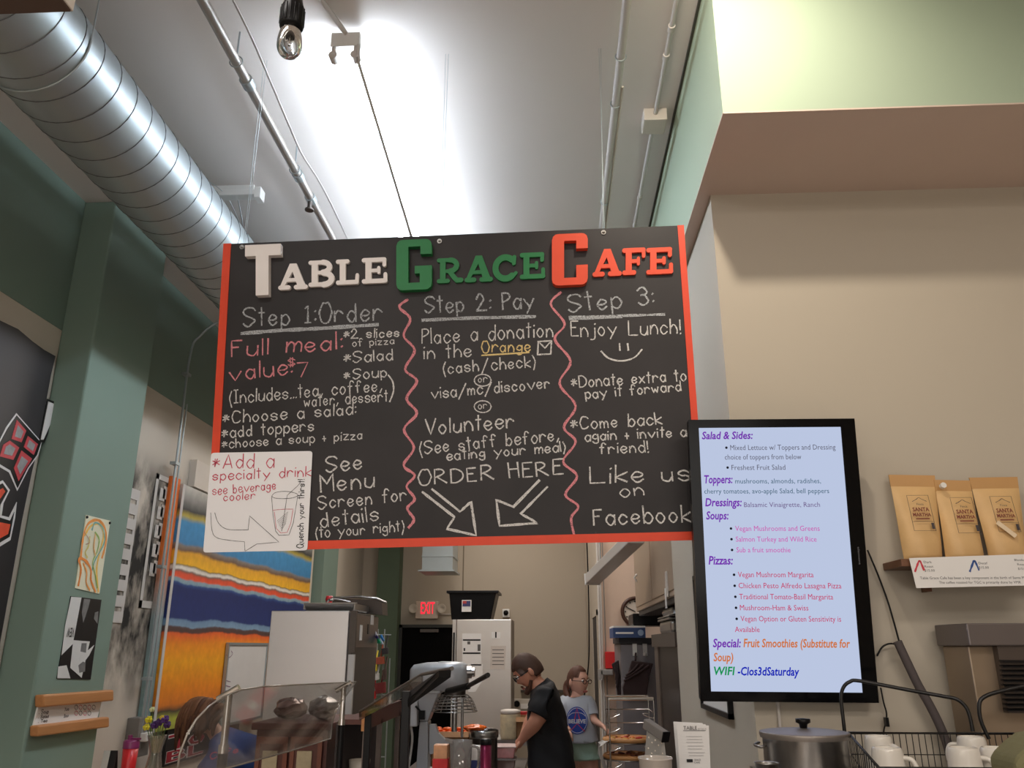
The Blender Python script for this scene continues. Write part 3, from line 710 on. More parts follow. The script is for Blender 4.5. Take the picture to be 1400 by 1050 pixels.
# whiteboard stuck over the lower left corner
wbq = [CB.uv(*p) for p in ((279, 755.5), (421, 752.5), (428, 617), (290, 619.5))]
wbo = thing('whiteboard', 'small frameless whiteboard with a drawn cup, stuck on the chalkboard corner', 'whiteboard', tuple(CB.P(wbq[0][0], wbq[0][1], .01)))
def rounded(q, r=.012, n=5):
    out = []
    for i in range(4):
        p = Vector(q[i]); a = (Vector(q[i - 1]) - p).normalized(); b = (Vector(q[(i + 1) % 4]) - p).normalized(); s_ = p + a*r; e = p + b*r
        for j in range(n + 1):
            t_ = j/n; out.append(tuple(s_*(1 - t_)**2 + p*2*t_*(1 - t_) + e*t_**2))
    return out
MB().pp(CB, rounded(wbq), .0045, .0085).build('panel', M('whiteboard_gloss', (250, 250, 254), .2, var=.01), wbo)
redm = M('red_marker', (205, 60, 90), .5); blkm = M('black_marker', (40, 42, 46), .5)
def WB(s, a, b, cap, mat=redm, wd=.0035): return hand(CB, s, a, b, cap, wd, mat, wbo, 'marker_writing', .0095)
WB('*Add a', (292, 641), (375, 639), 19); WB('specialty drink', (292, 657), (426, 651), 13); WB('see beverage', (292, 677), (378, 669), 12, wd=.003); WB('cooler', (307, 685), (350, 682), 11, wd=.003)
def WS(p, mat=blkm, wd=.0016, curved=False, closed=False): return scrawl(CB, p, wd, mat, wbo, 'marker_line', curved, .0095, closed)
c3x = lambda x, y: (270 + x/4, 540 + y/4)
WS([c3x(*p) for p in ((410, 555), (430, 535), (480, 528), (530, 535), (553, 548), (530, 562), (480, 568), (430, 565))], curved=True, closed=True)
WS([c3x(*p) for p in ((410, 560), (418, 660), (432, 745), (450, 768), (505, 765), (528, 700), (553, 552))])
WS([c3x(*p) for p in ((416, 632), (440, 628), (490, 625), (528, 625))], redm)
WS([c3x(*p) for p in ((425, 640), (435, 730), (460, 755), (495, 752), (515, 700), (526, 630))], redm)
for k in range(7): WS([c3x(440 + 4*k, 690 + 8*k), c3x(500 - 2*k, 640 + 10*k)], blkm, .001)
WS([c3x(*p) for p in ((465, 745), (495, 550), (550, 500), (562, 486), (590, 490))])
WS([c3x(*p) for p in ((78, 645), (85, 740), (110, 780), (180, 795), (262, 803))], curved=True); WS([c3x(*p) for p in ((100, 645), (120, 700), (170, 735), (282, 738))], curved=True)
WS([c3x(*p) for p in ((282, 738), (290, 662), (450, 805), (330, 815), (265, 855), (262, 803))])
a = CB.uv(415, 749); b = CB.uv(417, 656)
hand(CB, 'Quench your thirst!', a, b, .022, .0028, blkm, wbo, 'marker_writing', .0095, uv=True)

# ================================================================== TELEVISION
TT, TB = 2.83, 2.935
c0 = atY(957, 960, TB); c1 = atY(1200, 960, TB); c2 = atY(1170, 573, TT); c3 = atY(942, 573, TT)
TVP = Plane((c0 + c1 + c2 + c3)/4, ((c1 - c0) + (c2 - c3)).normalized(), ((c3 - c0) + (c2 - c1)).normalized())
q = [TVP.uv(*p) for p in ((957, 960), (1200, 960), (1170, 573), (942, 573))]
tu0 = (q[0][0] + q[3][0])/2; tu1 = (q[1][0] + q[2][0])/2; tv0 = (q[0][1] + q[1][1])/2; tv1 = (q[2][1] + q[3][1])/2
sq = [TVP.uv(*p) for p in ((973.2, 945.5), (1179.7, 947), (1149.6, 584.3), (954.4, 584.3))]
su0 = (sq[0][0] + sq[3][0])/2; su1 = (sq[1][0] + sq[2][0])/2; sv0 = (sq[0][1] + sq[1][1])/2; sv1 = (sq[2][1] + sq[3][1])/2
tv = thing('television', 'portrait-mounted television with a black bezel showing the menu list', 'television', tuple(TVP.P((tu0 + tu1)/2, tv0)))
gb = M('glossy_black', (6, 6, 8), .15, var=.02); gb.node_tree.nodes['Principled BSDF'].inputs['Specular IOR Level'].default_value = .25
m = MB(); m.pp(TVP, rounded([(tu0, tv0), (tu1, tv0), (tu1, tv1), (tu0, tv1)], .008), -.035, -.006); m.build('back_case', black, tv)
m = MB()
for a_, b_ in (((tu0, tv0), (su0, tv1)), ((su1, tv0), (tu1, tv1)), ((su0, tv0), (su1, sv0)), ((su0, sv1), (su1, tv1))):
    m.pp(TVP, [a_, (b_[0], a_[1]), b_, (a_[0], b_[1])], -.006, .0)
m.build('bezel', gb, tv)
scr = emitter('lit_screen', (196, 208, 236), .74)
nt = scr.node_tree; N = nt.nodes; 
MB().pp(TVP, [(su0, sv0), (su1, sv0), (su1, sv1), (su0, sv1)], -.006, -.003).build('screen', scr, tv)
p = TVP.P(0, .1, -.035); MB().box((p.x - .1, p.y, p.z - .1), (p.x + .1, 3.0, p.z + .1)).build('wall_bracket', blackm, tv)
tcol = {}
def TM(c):
    if c not in tcol: tcol[c] = emitter('screen_ink', c, .66)
    return tcol[c]
def TT_(s, x0, x1, y, cap, c, head=False):
    f = lambda x, y_: TVP.uv(920 + x/2.387, 560 + y_/2.387)
    a = f(x0, y); b = f(x1, y); top = f(x0, y - cap)
    type_text(TVP, s, a[0], a[1], b[0] - a[0], top[1] - a[1], TM(c), tv, 'screen_text', bold=.022 if head else .0, shear=.18 if head else 0, d=-.0022)
PU = (128, 52, 190); GR = (104, 104, 122); TL = (62, 104, 126); PK = (222, 84, 190); CR = (214, 44, 104); OR = (226, 128, 70)
TT_('Salad & Sides:', 95, 262, 96, 24, PU, True)
def bul(x, y, c=(30, 30, 40)):
    u, v = TVP.uv(920 + x/2.387, 560 + y/2.387); MB().pp(TVP, [(u + .0045*math.cos(a), v + .0045*math.sin(a)) for a in [2*math.pi*i/10 for i in range(10)]], -.0028, -.0022).build('bullet', TM(c), tv)
bul(175, 124); TT_('Mixed Lettuce w/ Toppers and Dressing', 188, 532, 132, 17, GR)
TT_('choice of toppers from below', 170, 420, 163, 17, GR); bul(179, 189); TT_('Freshest Fruit Salad', 192, 368, 197, 17, GR)
TT_('Toppers:', 103, 196, 240, 26, PU, True); TT_('mushrooms, almonds, radishes,', 204, 484, 241, 16, TL); TT_('cherry tomatoes, avo-apple Salad, bell peppers', 103, 511, 274, 16, TL)
TT_('Dressings:', 106, 226, 315, 26, PU, True); TT_('Balsamic Vinaigrette, Ranch', 233, 481, 318, 16, (120, 96, 150)); TT_('Soups:', 109, 183, 358, 26, PU, True)
for s, x1, y in (('Vegan Mushrooms and Greens', 480, 396), ('Salmon Turkey and Wild Rice', 470, 431), ('Sub a fruit smoothie', 385, 466)):
    bul(190 + (y - 396)*.05, y - 8); TT_(s, 204 + (y - 396)*.06, x1, y, 17, PK)
TT_('Pizzas:', 117, 197, 505, 27, PU, True)
for s, x1, y in (('Vegan Mushroom Margarita', 460, 547), ('Chicken Pesto Alfredo Lasagna Pizza', 551, 583), ('Traditional Tomato-Basil Margarita', 524, 619), ('Mushroom-Ham & Swiss', 443, 655), ('Vegan Option or Gluten Sensitivity is', 550, 691)):
    bul(200 + (y - 547)*.06, y - 8); TT_(s, 213 + (y - 547)*.06, x1, y, 18, CR)
TT_('Available', 203, 284, 726, 18, CR)
TT_('Special:', 131, 223, 775, 27, PU, True); TT_('Fruit Smoothies (Substitute for', 231, 580, 775, 27, OR, True); TT_('Soup)', 133, 198, 821, 27, OR, True)
TT_('WIFI', 135, 204, 866, 27, (20, 160, 90), True); TT_('-Clos3dSaturday', 212, 414, 867, 27, (22, 40, 200), True)
a = TVP.uv(920 + 602/2.387, 560 + 448/2.387); b = TVP.uv(920 + 604/2.387, 560 + 506/2.387)
type_text(TVP, 'element', a[0], a[1], a[1] - b[1], .007, M('logo_grey', (120, 120, 125), .4), tv, 'brand_lettering', d=.0006, rot=-math.pi/2)
# framed picture on the wall's end face, behind the television
t = thing('picture_frame', 'thin black frame on the wall end behind the television', 'picture frame', (WX - .01, 3.7, 1.44))
y0, y1, z0, z1 = 3.35, 3.98, 1.44, 2.02
MB().box((WX - .02, y0, z0), (WX, y0 + .02, z1)).box((WX - .02, y1 - .02, z0), (WX, y1, z1)).box((WX - .02, y0, z0), (WX, y1, z0 + .02)).box((WX - .02, y0, z1 - .02), (WX, y1, z1)).build('frame', black, t)
box((WX - .01, y0 + .02, z0 + .02), (WX - .001, y1 - .02, z1 - .02), 'print', paper, t)
# ================================================================== LEFT WALL
def wall_plane(x): return Plane((x, 5.0, 1.7), (0, 1, 0), (0, 0, 1))   # normal +X, u = along the wall
LP = wall_plane(LW + .005)
# dark graffiti panel
gp = thing('graffiti_panel', 'dark grey panel with wavy top and red-black graffiti shapes at the left edge', 'mural', (LW, 3.5, .9))
dk = M('panel_dark_grey', (44, 39, 40), .5, var=.15, scale=3)
pix = [(-60, 418), (0, 438), (25, 450), (45, 467), (60, 478), (76, 487), (70, 512), (64, 544), (54, 604), (44, 644), (30, 712), (18, 780), (0, 880), (-20, 1000), (-160, 1000)]
GP = wall_plane(LW + .03)
MB().pp(GP, [GP.uv(*p) for p in pix][::-1], -.025, .0).build('panel', dk, gp)
def poly(pl, pixs, mat, parent, name, d0=.0, d1=.003, label=None):
    q = [pl.uv(*p) for p in pixs]
    ar = sum(q[j - 1][0]*q[j][1] - q[j][0]*q[j - 1][1] for j in range(len(q)))
    if ar < 0: q = q[::-1]
    o = MB().pp(pl, q, d0, d1).build(name, mat, parent)
    if label: o['label'] = label
    return o
gx = lambda x, y: (x/2.5, 360 + y/2.5)
gred = M('graffiti_red', (196, 70, 76), .5, var=.25, scale=30); ggr = M('graffiti_grey', (150, 150, 150), .5, var=.3, scale=40); gbk = M('graffiti_black', (12, 11, 12), .4); gwh = M('graffiti_white', (226, 222, 220), .5)
gor = M('graffiti_orange', (226, 80, 48), .5, var=.2, scale=20)
def gpol(ps, mat, nm, d, lab=None): return poly(GP, [gx(*p) for p in ps], mat, gp, nm, 0, d, lab)
gpol([(55, 512), (142, 612), (130, 655), (98, 700), (58, 778), (30, 715), (-12, 690), (-12, 625), (20, 560)], gwh, 'graffiti_shape', .002)
gpol([(55, 520), (138, 613), (124, 655), (92, 700), (58, 768), (34, 708), (-12, 680), (-12, 632), (24, 565)], gbk, 'graffiti_shape', .004)
for ps in ([(54, 535), (86, 572), (70, 612), (36, 600)], [(92, 590), (126, 618), (112, 655), (78, 628)], [(30, 606), (62, 630), (42, 672), (-4, 660), (8, 620)], [(70, 640), (106, 668), (60, 744), (44, 700)]):
    gpol(ps, gred, 'graffiti_pane', .006)
    c_ = (sum(p[0] for p in ps)/len(ps), sum(p[1] for p in ps)/len(ps)); gpol([(c_[0] + (p[0] - c_[0])*.6, c_[1] + (p[1] - c_[1])*.6) for p in ps], ggr, 'graffiti_pane', .007)
gpol([(-30, 760), (8, 742), (32, 775), (10, 820), (4, 862), (30, 868), (56, 816), (50, 870), (34, 946), (-30, 985)], gwh, 'graffiti_shape', .003)
gpol([(-30, 770), (6, 752), (24, 778), (-2, 826), (-6, 868), (32, 880), (46, 850), (30, 935), (-30, 970)], gbk, 'graffiti_shape', .005)
gpol([(-30, 790), (6, 768), (14, 780), (-12, 818), (-30, 830)], gor, 'graffiti_shape', .006); gpol([(-30, 880), (32, 892), (24, 925), (-30, 955)], gor, 'graffiti_shape', .006)
gpol([(160, 463), (207, 482), (150, 612), (132, 612)], gbk, 'graffiti_shape', .003); gpol([(163, 472), (197, 487), (146, 603), (137, 603)], gwh, 'graffiti_shape', .005)
# posters on the pilaster's side face
PXX = -2.49
PP = wall_plane(PXX)
def poster_mat(name, cols, sc_, dist, det=3):
    m = bpy.data.materials.new(name); m.use_nodes = True; nt = m.node_tree; N = nt.nodes; K = nt.links; b = N['Principled BSDF']; b.inputs['Roughness'].default_value = .5
    g = N.new('ShaderNodeTexCoord'); wv = N.new('ShaderNodeTexWave'); wv.inputs['Scale'].default_value = sc_; wv.inputs['Distortion'].default_value = dist; wv.inputs['Detail'].default_value = det; wv.bands_direction = 'Y'; wv.inputs['Detail Scale'].default_value = .8
    K.new(g.outputs['Object'], wv.inputs[0]); cr = N.new('ShaderNodeValToRGB'); K.new(wv.outputs['Fac'], cr.inputs[0]); e = cr.color_ramp.elements
    e[0].color = L3(cols[0]); e[1].color = L3(cols[-1])
    for i, c in enumerate(cols[1:-1]): x = e.new((i + 1)/(len(cols) - 1)); x.color = L3(c)
    K.new(cr.outputs[0], b.inputs['Base Color']); return m
p_ = [(117, 704), (150, 712), (135, 812), (102, 804)]
t = thing('drawing', 'crayon drawing in orange, yellow and green pinned on the green pilaster', 'drawing', tuple(PP.P(*PP.uv(117, 808))))
cpap = M('cream_paper', (226, 222, 196), .6)
poly(PP, p_, cpap, t, 'sheet', 0, .004)
DR_ = Plane(PP.P(0, 0, .0045), PP.r, PP.u)
kx = lambda x, y: (40 + x/2.915, 690 + y/2.915)
for j, (c, pts, wd) in enumerate(((( 232, 150, 70), [(205, 215), (215, 130), (235, 75), (275, 62), (302, 95), (305, 150), (290, 210)], .016), ((236, 190, 90), [(222, 120), (245, 85), (280, 78), (296, 120), (280, 190), (268, 260), (275, 345)], .014),
    ((110, 170, 160), [(250, 100), (262, 72), (290, 90), (300, 140), (285, 180), (262, 220), (250, 260)], .010), ((150, 180, 90), [(262, 110), (278, 140), (268, 190), (252, 230), (262, 280), (270, 330)], .010),
    ((232, 140, 60), [(195, 320), (205, 260), (198, 215), (225, 225), (245, 260), (245, 300), (262, 345)], .016), ((240, 160, 80), [(215, 235), (228, 270), (226, 310), (240, 340)], .012),
    ((214, 200, 120), [(240, 130), (235, 165), (222, 190), (230, 210)], .012), ((180, 130, 110), [(218, 110), (232, 130), (240, 150), (224, 158)], .004), ((226, 180, 120), [(262, 120), (256, 170), (262, 200)], .012))):
    MB().ribbon(DR_, smooth([DR_.uv(*kx(*p)) for p in pts], 5), wd, .0006 + j*.0002).build('crayon_line', M('crayon_%d' % j, c, .7, var=.2, scale=60), t)
for p in ((118, 705), (149, 713)):
    q = PP.P(*PP.uv(*p)); MB().ball(q + Vector((.005, 0, -.008)), .008, 8, 6).build('pin', black, t)
t = thing('poster', 'black-and-white photo poster of a hooded person with papers, below the drawing', 'poster', tuple(PP.P(*PP.uv(98, 925))))
bwb = M('poster_black', (20, 20, 22), .4); bww = M('poster_white', (214, 214, 212), .4); bwg = M('poster_grey', (120, 120, 120), .4, var=.4, scale=30)
poly(PP, [(96, 815), (138, 820), (123, 929), (77, 928)], bwb, t, 'sheet', 0, .004)
def kp(ps, mat, nm, d): poly(PP, [kx(*p) for p in ps], mat, t, nm, .004, d)
kp([(164, 367), (205, 370), (186, 470), (170, 555), (125, 600), (140, 480)], bww, 'pale_area', .0048)
kp([(215, 375), (240, 378), (232, 410), (212, 470), (206, 430)], bwg, 'hood_fold', .0048)
kp([(172, 540), (238, 545), (225, 600), (205, 690), (160, 650)], bww, 'paper_shape', .0052); kp([(205, 552), (225, 552), (222, 590), (200, 585)], bwg, 'paper_print', .0056)
kp([(195, 610), (255, 560), (235, 600), (205, 640)], bww, 'hand_shape', .0056); kp([(192, 640), (210, 625), (220, 630), (218, 665), (196, 670)], bwg, 'hand_shape', .006)
kp([(112, 645), (145, 640), (160, 692), (108, 692)], bww, 'pale_area', .0052); kp([(258, 430), (272, 425), (268, 475), (254, 455)], bwg, 'face_shape', .0052)
a = PP.uv(*kx(150, 488)); b = PP.uv(*kx(178, 492)); type_text(PP, 'VIEW', b[0], b[1] + .0, b[0] - a[0], .045, bwb, t, 'poster_lettering', bold=.02, d=.0054, rot=math.pi)
# message rail: two wooden rails with a strip of cards between
t = thing('card_rail', 'pair of pine rails holding a strip of paper cards on the green pilaster', 'rail', tuple(PP.P(*PP.uv(90, 1000))))
for ys in (((47, 950), (145, 943), (145, 958), (47, 967)), ((40, 992), (139, 980), (139, 994), (40, 1007))):
    q = [PP.uv(*p) for p in ys][::-1]; MB().pp(PP, q, 0, .045).build('rail', woodm, t, bevel=.008)
q = [(50, 967), (137, 960), (131, 982), (44, 992)]
poly(PP, q, paper, t, 'card_strip', 0, .008)
CR_ = Plane(PP.P(0, 0, .009), PP.r, PP.u)
ink = M('ink_dark', (60, 54, 56), .6); inkr = M('ink_red', (190, 80, 100), .6)
for (s, x0, y0, x1, y1, cp, mm) in (('. Soup', 53, 976, 66, 975, 5, ink), ('. Salad', 52, 982, 66, 981, 4, ink), ('. Tea', 52, 988, 64, 987, 4, ink), ('7.00', 88, 972, 94, 971, 4, ink), ('3.00', 87, 981, 93, 980, 4, ink)):
    s = s.replace('0', 'o'); hand(CR_, s, (x0, y0), (x1, y1), cp, .003, mm, t, 'card_writing', .0006)
for k_ in range(9):
    x0 = 104 + (k_ % 5)*6; y0 = 967 + (k_//5)*8; scrawl(CR_, circ(x0, y0, 2.2, 3), .003, inkr if k_ % 2 else ink, t, 'card_doodle', True, .0006)
# painted film strip and square-dotted frame cut from board on the sprayed wall
def onw(ps, x): pl = wall_plane(x); return [pl.uv(*p) for p in ps]
FW = wall_plane(LW + .006)
fgrey = M('stencil_white', (196, 192, 188), .6, var=.05, scale=12)
t = thing('film_strip', 'white stencilled strip with square holes beside the green pilaster', 'mural', tuple(FW.P(*FW.uv(165, 845))))
a = [FW.uv(*p) for p in ((160, 842), (175, 841), (186, 675), (179, 673))]
uA, uB = a[0][0], a[1][0]; v0_, v1_ = a[0][1], a[2][1]; uB = max(uB, uA + .12)
uB = FW.uv(181, 750)[0]; uA = uB - .32
n = 8; pitch = (v1_ - v0_)/n; m = MB()
m.pp(FW, [(uB - .03, v0_), (uB, v0_), (uB, v1_), (uB - .03, v1_)], -.002, 0)
hl = (uB - .03 - uA)*.62
m.pp(FW, [(uA, v0_), (uB - .03 - hl, v0_), (uB - .03 - hl, v1_), (uA, v1_)], -.002, 0)
for i in range(n + 1):
    z0 = v0_ + i*pitch; m.pp(FW, [(uA, z0 - .04), (uB, z0 - .04), (uB, z0 + pitch*.28), (uA, z0 + pitch*.28)], -.008, .0005)
m.build('strip', fgrey, t)
t = thing('dotted_frame', 'white rectangular outline with small white squares on the sprayed wall', 'mural', tuple(FW.P(*FW.uv(215, 835))))
u0_, u1_ = FW.uv(203, 735)[0], FW.uv(227, 735)[0]; v0_ = FW.uv(206, 832)[1]; v1_ = FW.uv(218, 648)[1]
m = MB()
for (a, b, c, d) in ((u0_, v0_, u0_ + .035, v1_), (u1_ - .035, v0_, u1_, v1_), (u0_, v0_, u1_, v0_ + .045), (u0_, v1_ - .035, u1_, v1_)): m.pp(FW, [(a, b), (c, b), (c, d), (a, d)], -.002, 0)
m.build('outline', fgrey, t)
for i in range(5):
    z_ = v1_ - .17 - i*(v1_ - v0_ - .3)/4.6
    for k_ in (0, 1):
        ux_ = u0_ + .075 + k_*(u1_ - u0_ - .2); MB().pp(FW, [(ux_, z_ + .02*k_), (ux_ + .075, z_ + .02*k_), (ux_ + .075, z_ + .02*k_ + .085), (ux_, z_ + .02*k_ + .085)], -.002, 0).build('square', fgrey, t)
# banded abstract painting
PA = wall_plane(LW + .05)
y0 = PA.P(*PA.uv(241, 735)).y; y1 = 8.85
bands = [(1.15, (150, 150, 70)), (1.24, (170, 176, 60)), (1.29, (70, 60, 44)), (1.33, (214, 120, 30)), (1.42, (228, 132, 16)), (1.60, (236, 160, 14)), (1.72, (234, 140, 22)), (1.795, (224, 92, 36)), (1.805, (80, 56, 48)), (1.835, (84, 60, 56)), (1.845, (120, 150, 176)), (1.88, (110, 140, 170)),
         (1.895, (26, 44, 104)), (2.10, (20, 36, 96)), (2.125, (40, 70, 130)), (2.135, (130, 160, 176)), (2.155, (140, 160, 170)), (2.165, (224, 84, 44)), (2.195, (214, 76, 44)), (2.21, (120, 90, 76)), (2.225, (226, 220, 212)), (2.24, (214, 206, 196)), (2.25, (110, 96, 60)), (2.26, (236, 178, 30)), (2.34, (222, 160, 40)), (2.36, (112, 84, 66)), (2.39, (130, 120, 110)), (2.41, (60, 130, 180)), (2.56, (64, 140, 190)), (2.60, (180, 160, 60)), (2.64, (60, 60, 60)), (2.80, (190, 186, 178))]
pm = ramp_mat('painting_bands', bands[:32], lo=1.1, hi=2.9, noise=.035, nscale=3.2, streak=.1)
zt_, zb_ = PA.P(*PA.uv(236, 655)).z, 1.17
t = thing('abstract_painting', 'large abstract painting of blue, yellow and orange bands on the left wall', 'painting', (LW + .03, (y0 + y1)/2, zb_))
box((LW + .006, y0, zb_), (LW + .05, y1, zt_), 'canvas', pm, t)
edge = ramp_mat('canvas_edge', [(1.1, (120, 150, 150)), (1.9, (150, 168, 170)), (2.3, (226, 120, 50)), (2.9, (226, 110, 40))], lo=1.1, hi=2.9, noise=.05)
box((LW + .006, y0 - .13, zb_), (LW + .03, y0 - .0, zt_ + .03), 'side_border', edge, t)
box((LW + .05, y0, zb_), (LW + .054, y0 + .035, zt_), 'white_border', fgrey, t)
box((LW + .006, y1, .6), (LW + .04, y1 + .10, 3.6), 'end_strip', M('door_trim_cream', (206, 194, 176), .6), t)
a = FW.P(*FW.uv(262, 640)); 
t = tag(box((LW, a.y - .02, a.z - .14), (LW + .05, a.y + .75, a.z + .06), 'beige_panel', M('panel_beige', (206, 196, 184), .6)), 'beige rectangle on the wall above the banded painting, partly behind the chalkboard', 'panel')
# small whiteboard on the painting
NB = wall_plane(LW + .06); q = [NB.uv(*p) for p in ((303, 962), (356, 962), (358, 882), (307, 882))]
a0, a1, b0, b1 = q[0][0], q[1][0], NB.uv(303, 990)[1], NB.uv(305, 882)[1]
t = thing('dry_erase_board', 'aluminium-framed whiteboard hanging low on the orange part of the painting', 'whiteboard', (LW + .06, 5 + a0, 1.7 + b0))
MB().pp(NB, [(a0, b0), (a1, b0), (a1, b1), (a0, b1)], -.005, .01).build('panel', M('board_white', (212, 210, 208), .35), t)
m = MB()
for r_ in ((a0 - .02, b0, a0, b1), (a1, b0, a1 + .02, b1), (a0 - .02, b1, a1 + .02, b1 + .02), (a0 - .02, b0 - .02, a1 + .02, b0)): m.pp(NB, [(r_[0], r_[1]), (r_[2], r_[1]), (r_[2], r_[3]), (r_[0], r_[3])], -.005, .02)
m.build('frame', galv, t)
NB2 = wall_plane(LW + .071)
scrawl(NB2, [(309, 895), (313, 899), (318, 894), (316, 890)], .006, M('marker_mauve', (130, 90, 120), .6), t, 'marker_line', True, .001)
for k_ in range(3): scrawl(NB2, [(307, 930 + 7*k_), (315, 932 + 7*k_)], .006, MATS['marker_mauve'], t, 'marker_line', False, .001)
# TOM sign under the painting
SG = wall_plane(LW + .03); q0, q1 = SG.uv(228, 1010), SG.uv(300, 1010); vt = SG.uv(236, 997)[1]; vb = SG.uv(236, 1045)[1]
t = thing('black_sign', 'black sign with red outlined lettering beside the glass vase', 'sign', tuple(SG.P((q0[0] + q1[0])/2, vb)))
MB().pp(SG, [(q0[0], vb), (q1[0] + .4, vb), (q1[0] + .4, vt), (q0[0], vt)], -.02, 0).build('panel', M('sign_black', (22, 18, 20), .5), t)
uL, vL = SG.uv(228, 1024)
hh = (vt - vb)
for (s, u_, v_, w__, h_) in (('To', uL, vb + hh*.42, .62, hh*.42), ('BL', uL, vb + .02, .62, hh*.3)):
    type_text(SG, s, u_, v_, w__, h_, gwh, t, 'sign_lettering', bold=.05, d=.001); type_text(SG, s, u_ + .005, v_ + .002, w__*.98, h_*.98, M('sign_red', (150, 24, 44), .5), t, 'sign_lettering', bold=.015, d=.003)

# ================================================================== TABLE WITH VASE (left)
TZ = 1.0
tabw = M('light_wood_top', (204, 166, 112), .4, var=.12, scale=3, stretch=(8, 1, 1))
t = thing('side_table', 'light wood topped table below the banded painting', 'table', (-2.2, 4.85, 0))
box((-2.62, 4.3, TZ - .04), (-1.76, 5.32, TZ), 'table_top', tabw, t, bevel=.004)
for x_ in (-2.56, -1.82):
    for y_ in (4.36, 5.26): box((x_ - .03, y_ - .03, 0), (x_ + .03, y_ + .03, TZ - .04), 'leg', blackm, t)
c = atY(168, 1040, 5.0); bx_, by_ = c.x, 5.0
c = atY(176, 1044, 5.0); x_ = c.x
t = thing('shaker_bottle', 'red shaker bottle with a purple lid on the light wood table', 'bottle', (x_, 5, TZ))
MB().lathe((x_, 5, TZ), [(0, 0), (.036, 0), (.038, .01), (.043, .15), (.0, .15)], 20).build('body', M('red_plastic', (206, 40, 44), .35), t)
MB().lathe((x_, 5, TZ), [(.045, .145), (.045, .18), (.038, .19), (.0, .192)], 20).build('lid', M('purple_plastic', (130, 44, 96), .35), t)
MB().cyl((x_ - .012, 5, TZ + .19), (x_ - .012, 5, TZ + .215), .013).box((x_ + .0, 4.99, TZ + .19), (x_ + .05, 5.01, TZ + .20)).build('flip_cap', MATS['purple_plastic'], t)
x_ = atY(211, 1040, 5.0).x
t = thing('glass_vase', 'clear flared glass vase of purple and yellow flowers on the table', 'vase', (x_, 5, TZ))
vg = clear('vase_glass', (.80, .80, .76), .14, .12)
MB().lathe((x_, 5, TZ), smooth([(.0, .0), (.045, .0), (.048, .03), (.036, .10), (.034, .13), (.050, .20), (.054, .215)], 4), 24).lathe((x_, 5, TZ), smooth([(.0, .012), (.040, .012), (.042, .03), (.031, .10), (.029, .13), (.045, .20)], 4), 24).build('vase', vg, t)
fl = [(-.055, .30, (222, 206, 40), .018), (-.02, .27, (80, 40, 110), .02), (0, .285, (70, 36, 96), .02), (.03, .30, (84, 44, 120), .02), (.045, .27, (70, 36, 96), .018), (.012, .31, (226, 196, 60), .012), (-.045, .355, (214, 214, 160), .013), (-.062, .26, (226, 214, 60), .017)]
for dx, h_, c_, r_ in fl:
    MB().tube([(x_ + dx*.1, 5, TZ + .02), (x_ + dx*.4, 5, TZ + .16), (x_ + dx, 5 + dx*.3, TZ + h_)], .0025, 5).build('stem', M('stem_green', (70, 96, 50), .6), t)
    m = MB()
    for i in range(6):
        a_ = i*math.pi/3; m.ball((x_ + dx + r_*.6*math.cos(a_), 5 + dx*.3 + r_*.5*math.sin(a_*1.3), TZ + h_ + r_*.6*math.sin(a_)), (r_*.6, r_*.35, r_*.55), 7, 5)
    m.ball((x_ + dx, 4.99 + dx*.3, TZ + h_), r_*.4, 7, 5)
    m.build('flower', M('petal_%d_%d_%d' % c_, c_, .6, var=.2, scale=60), t)
for i, (px, cc, lab) in enumerate(((145, (214, 212, 206), 'white upright folded card at the left end of the light wood table'), (154, (24, 22, 24), 'black upright folded card beside the red shaker bottle'))):
    x_ = atY(px, 1045, 4.9).x; m = MB(); zt2 = atY(px, 1026, 4.9).z
    m.hexa([(x_ - .02, 4.87, TZ), (x_ + .02, 4.87, TZ), (x_ + .02, 4.874, TZ), (x_ - .02, 4.874, TZ), (x_ - .02, 4.895, zt2), (x_ + .02, 4.895, zt2), (x_ + .02, 4.899, zt2), (x_ - .02, 4.899, zt2)])
    m.hexa([(x_ - .02, 4.93, TZ), (x_ + .02, 4.93, TZ), (x_ + .02, 4.934, TZ), (x_ - .02, 4.934, TZ), (x_ - .02, 4.896, zt2), (x_ + .02, 4.896, zt2), (x_ + .02, 4.9, zt2), (x_ - .02, 4.9, zt2)])
    tag(m.build('folded_card', M('card_%d' % i, cc, .5)), lab, 'card')

# ================================================================== SNEEZE GUARDS + COUNTERS
ctr = M('counter_steel', (150, 146, 142), .35, .9, .08, 3)
CZ = 1.02
t = thing('serving_counter', 'stainless serving counter under the curved acrylic guard', 'counter', (-.8, 2.7, 0))
box((-1.0, 1.7, CZ - .03), (-.1, 3.55, CZ), 'counter_top', ctr, t); box((-.95, 1.75, 0), (-.15, 3.5, CZ - .03), 'cabinet', dwood, t)
# guard plane along Y
A = atY(487, 932, 3.25); B = atY(452, 1010, 3.20)
GPn = Plane(A, (0, 1, 0), (A - B) - Vector((0, (A - B).y, 0)))
if GPn.n.x < 0: pass
out = [(487, 932), (474, 950), (464, 962), (458, 975), (454, 990), (452, 1010), (400, 1026), (330, 1045), (300, 1053), (252, 1062), (243, 1050), (246, 1030), (256, 1004), (268, 984), (285, 966), (305, 952), (330, 943), (360, 938.5), (400, 936.5), (440, 934.5)]
t = thing('sneeze_guard', 'clear acrylic sneeze guard with a rounded corner on two chrome-topped black posts', 'sneeze guard', (-.8, 2.7, CZ))
acr = clear('clear_acrylic', (.95, .94, .92), .03, .035, (170, 160, 150))
q = [GPn.uv(*p) for p in out]
ar = sum(q[j - 1][0]*q[j][1] - q[j][0]*q[j - 1][1] for j in range(len(q)))
if ar < 0: q = q[::-1]
MB().pp(GPn, q, -.003, .003).build('acrylic_panel', acr, t)
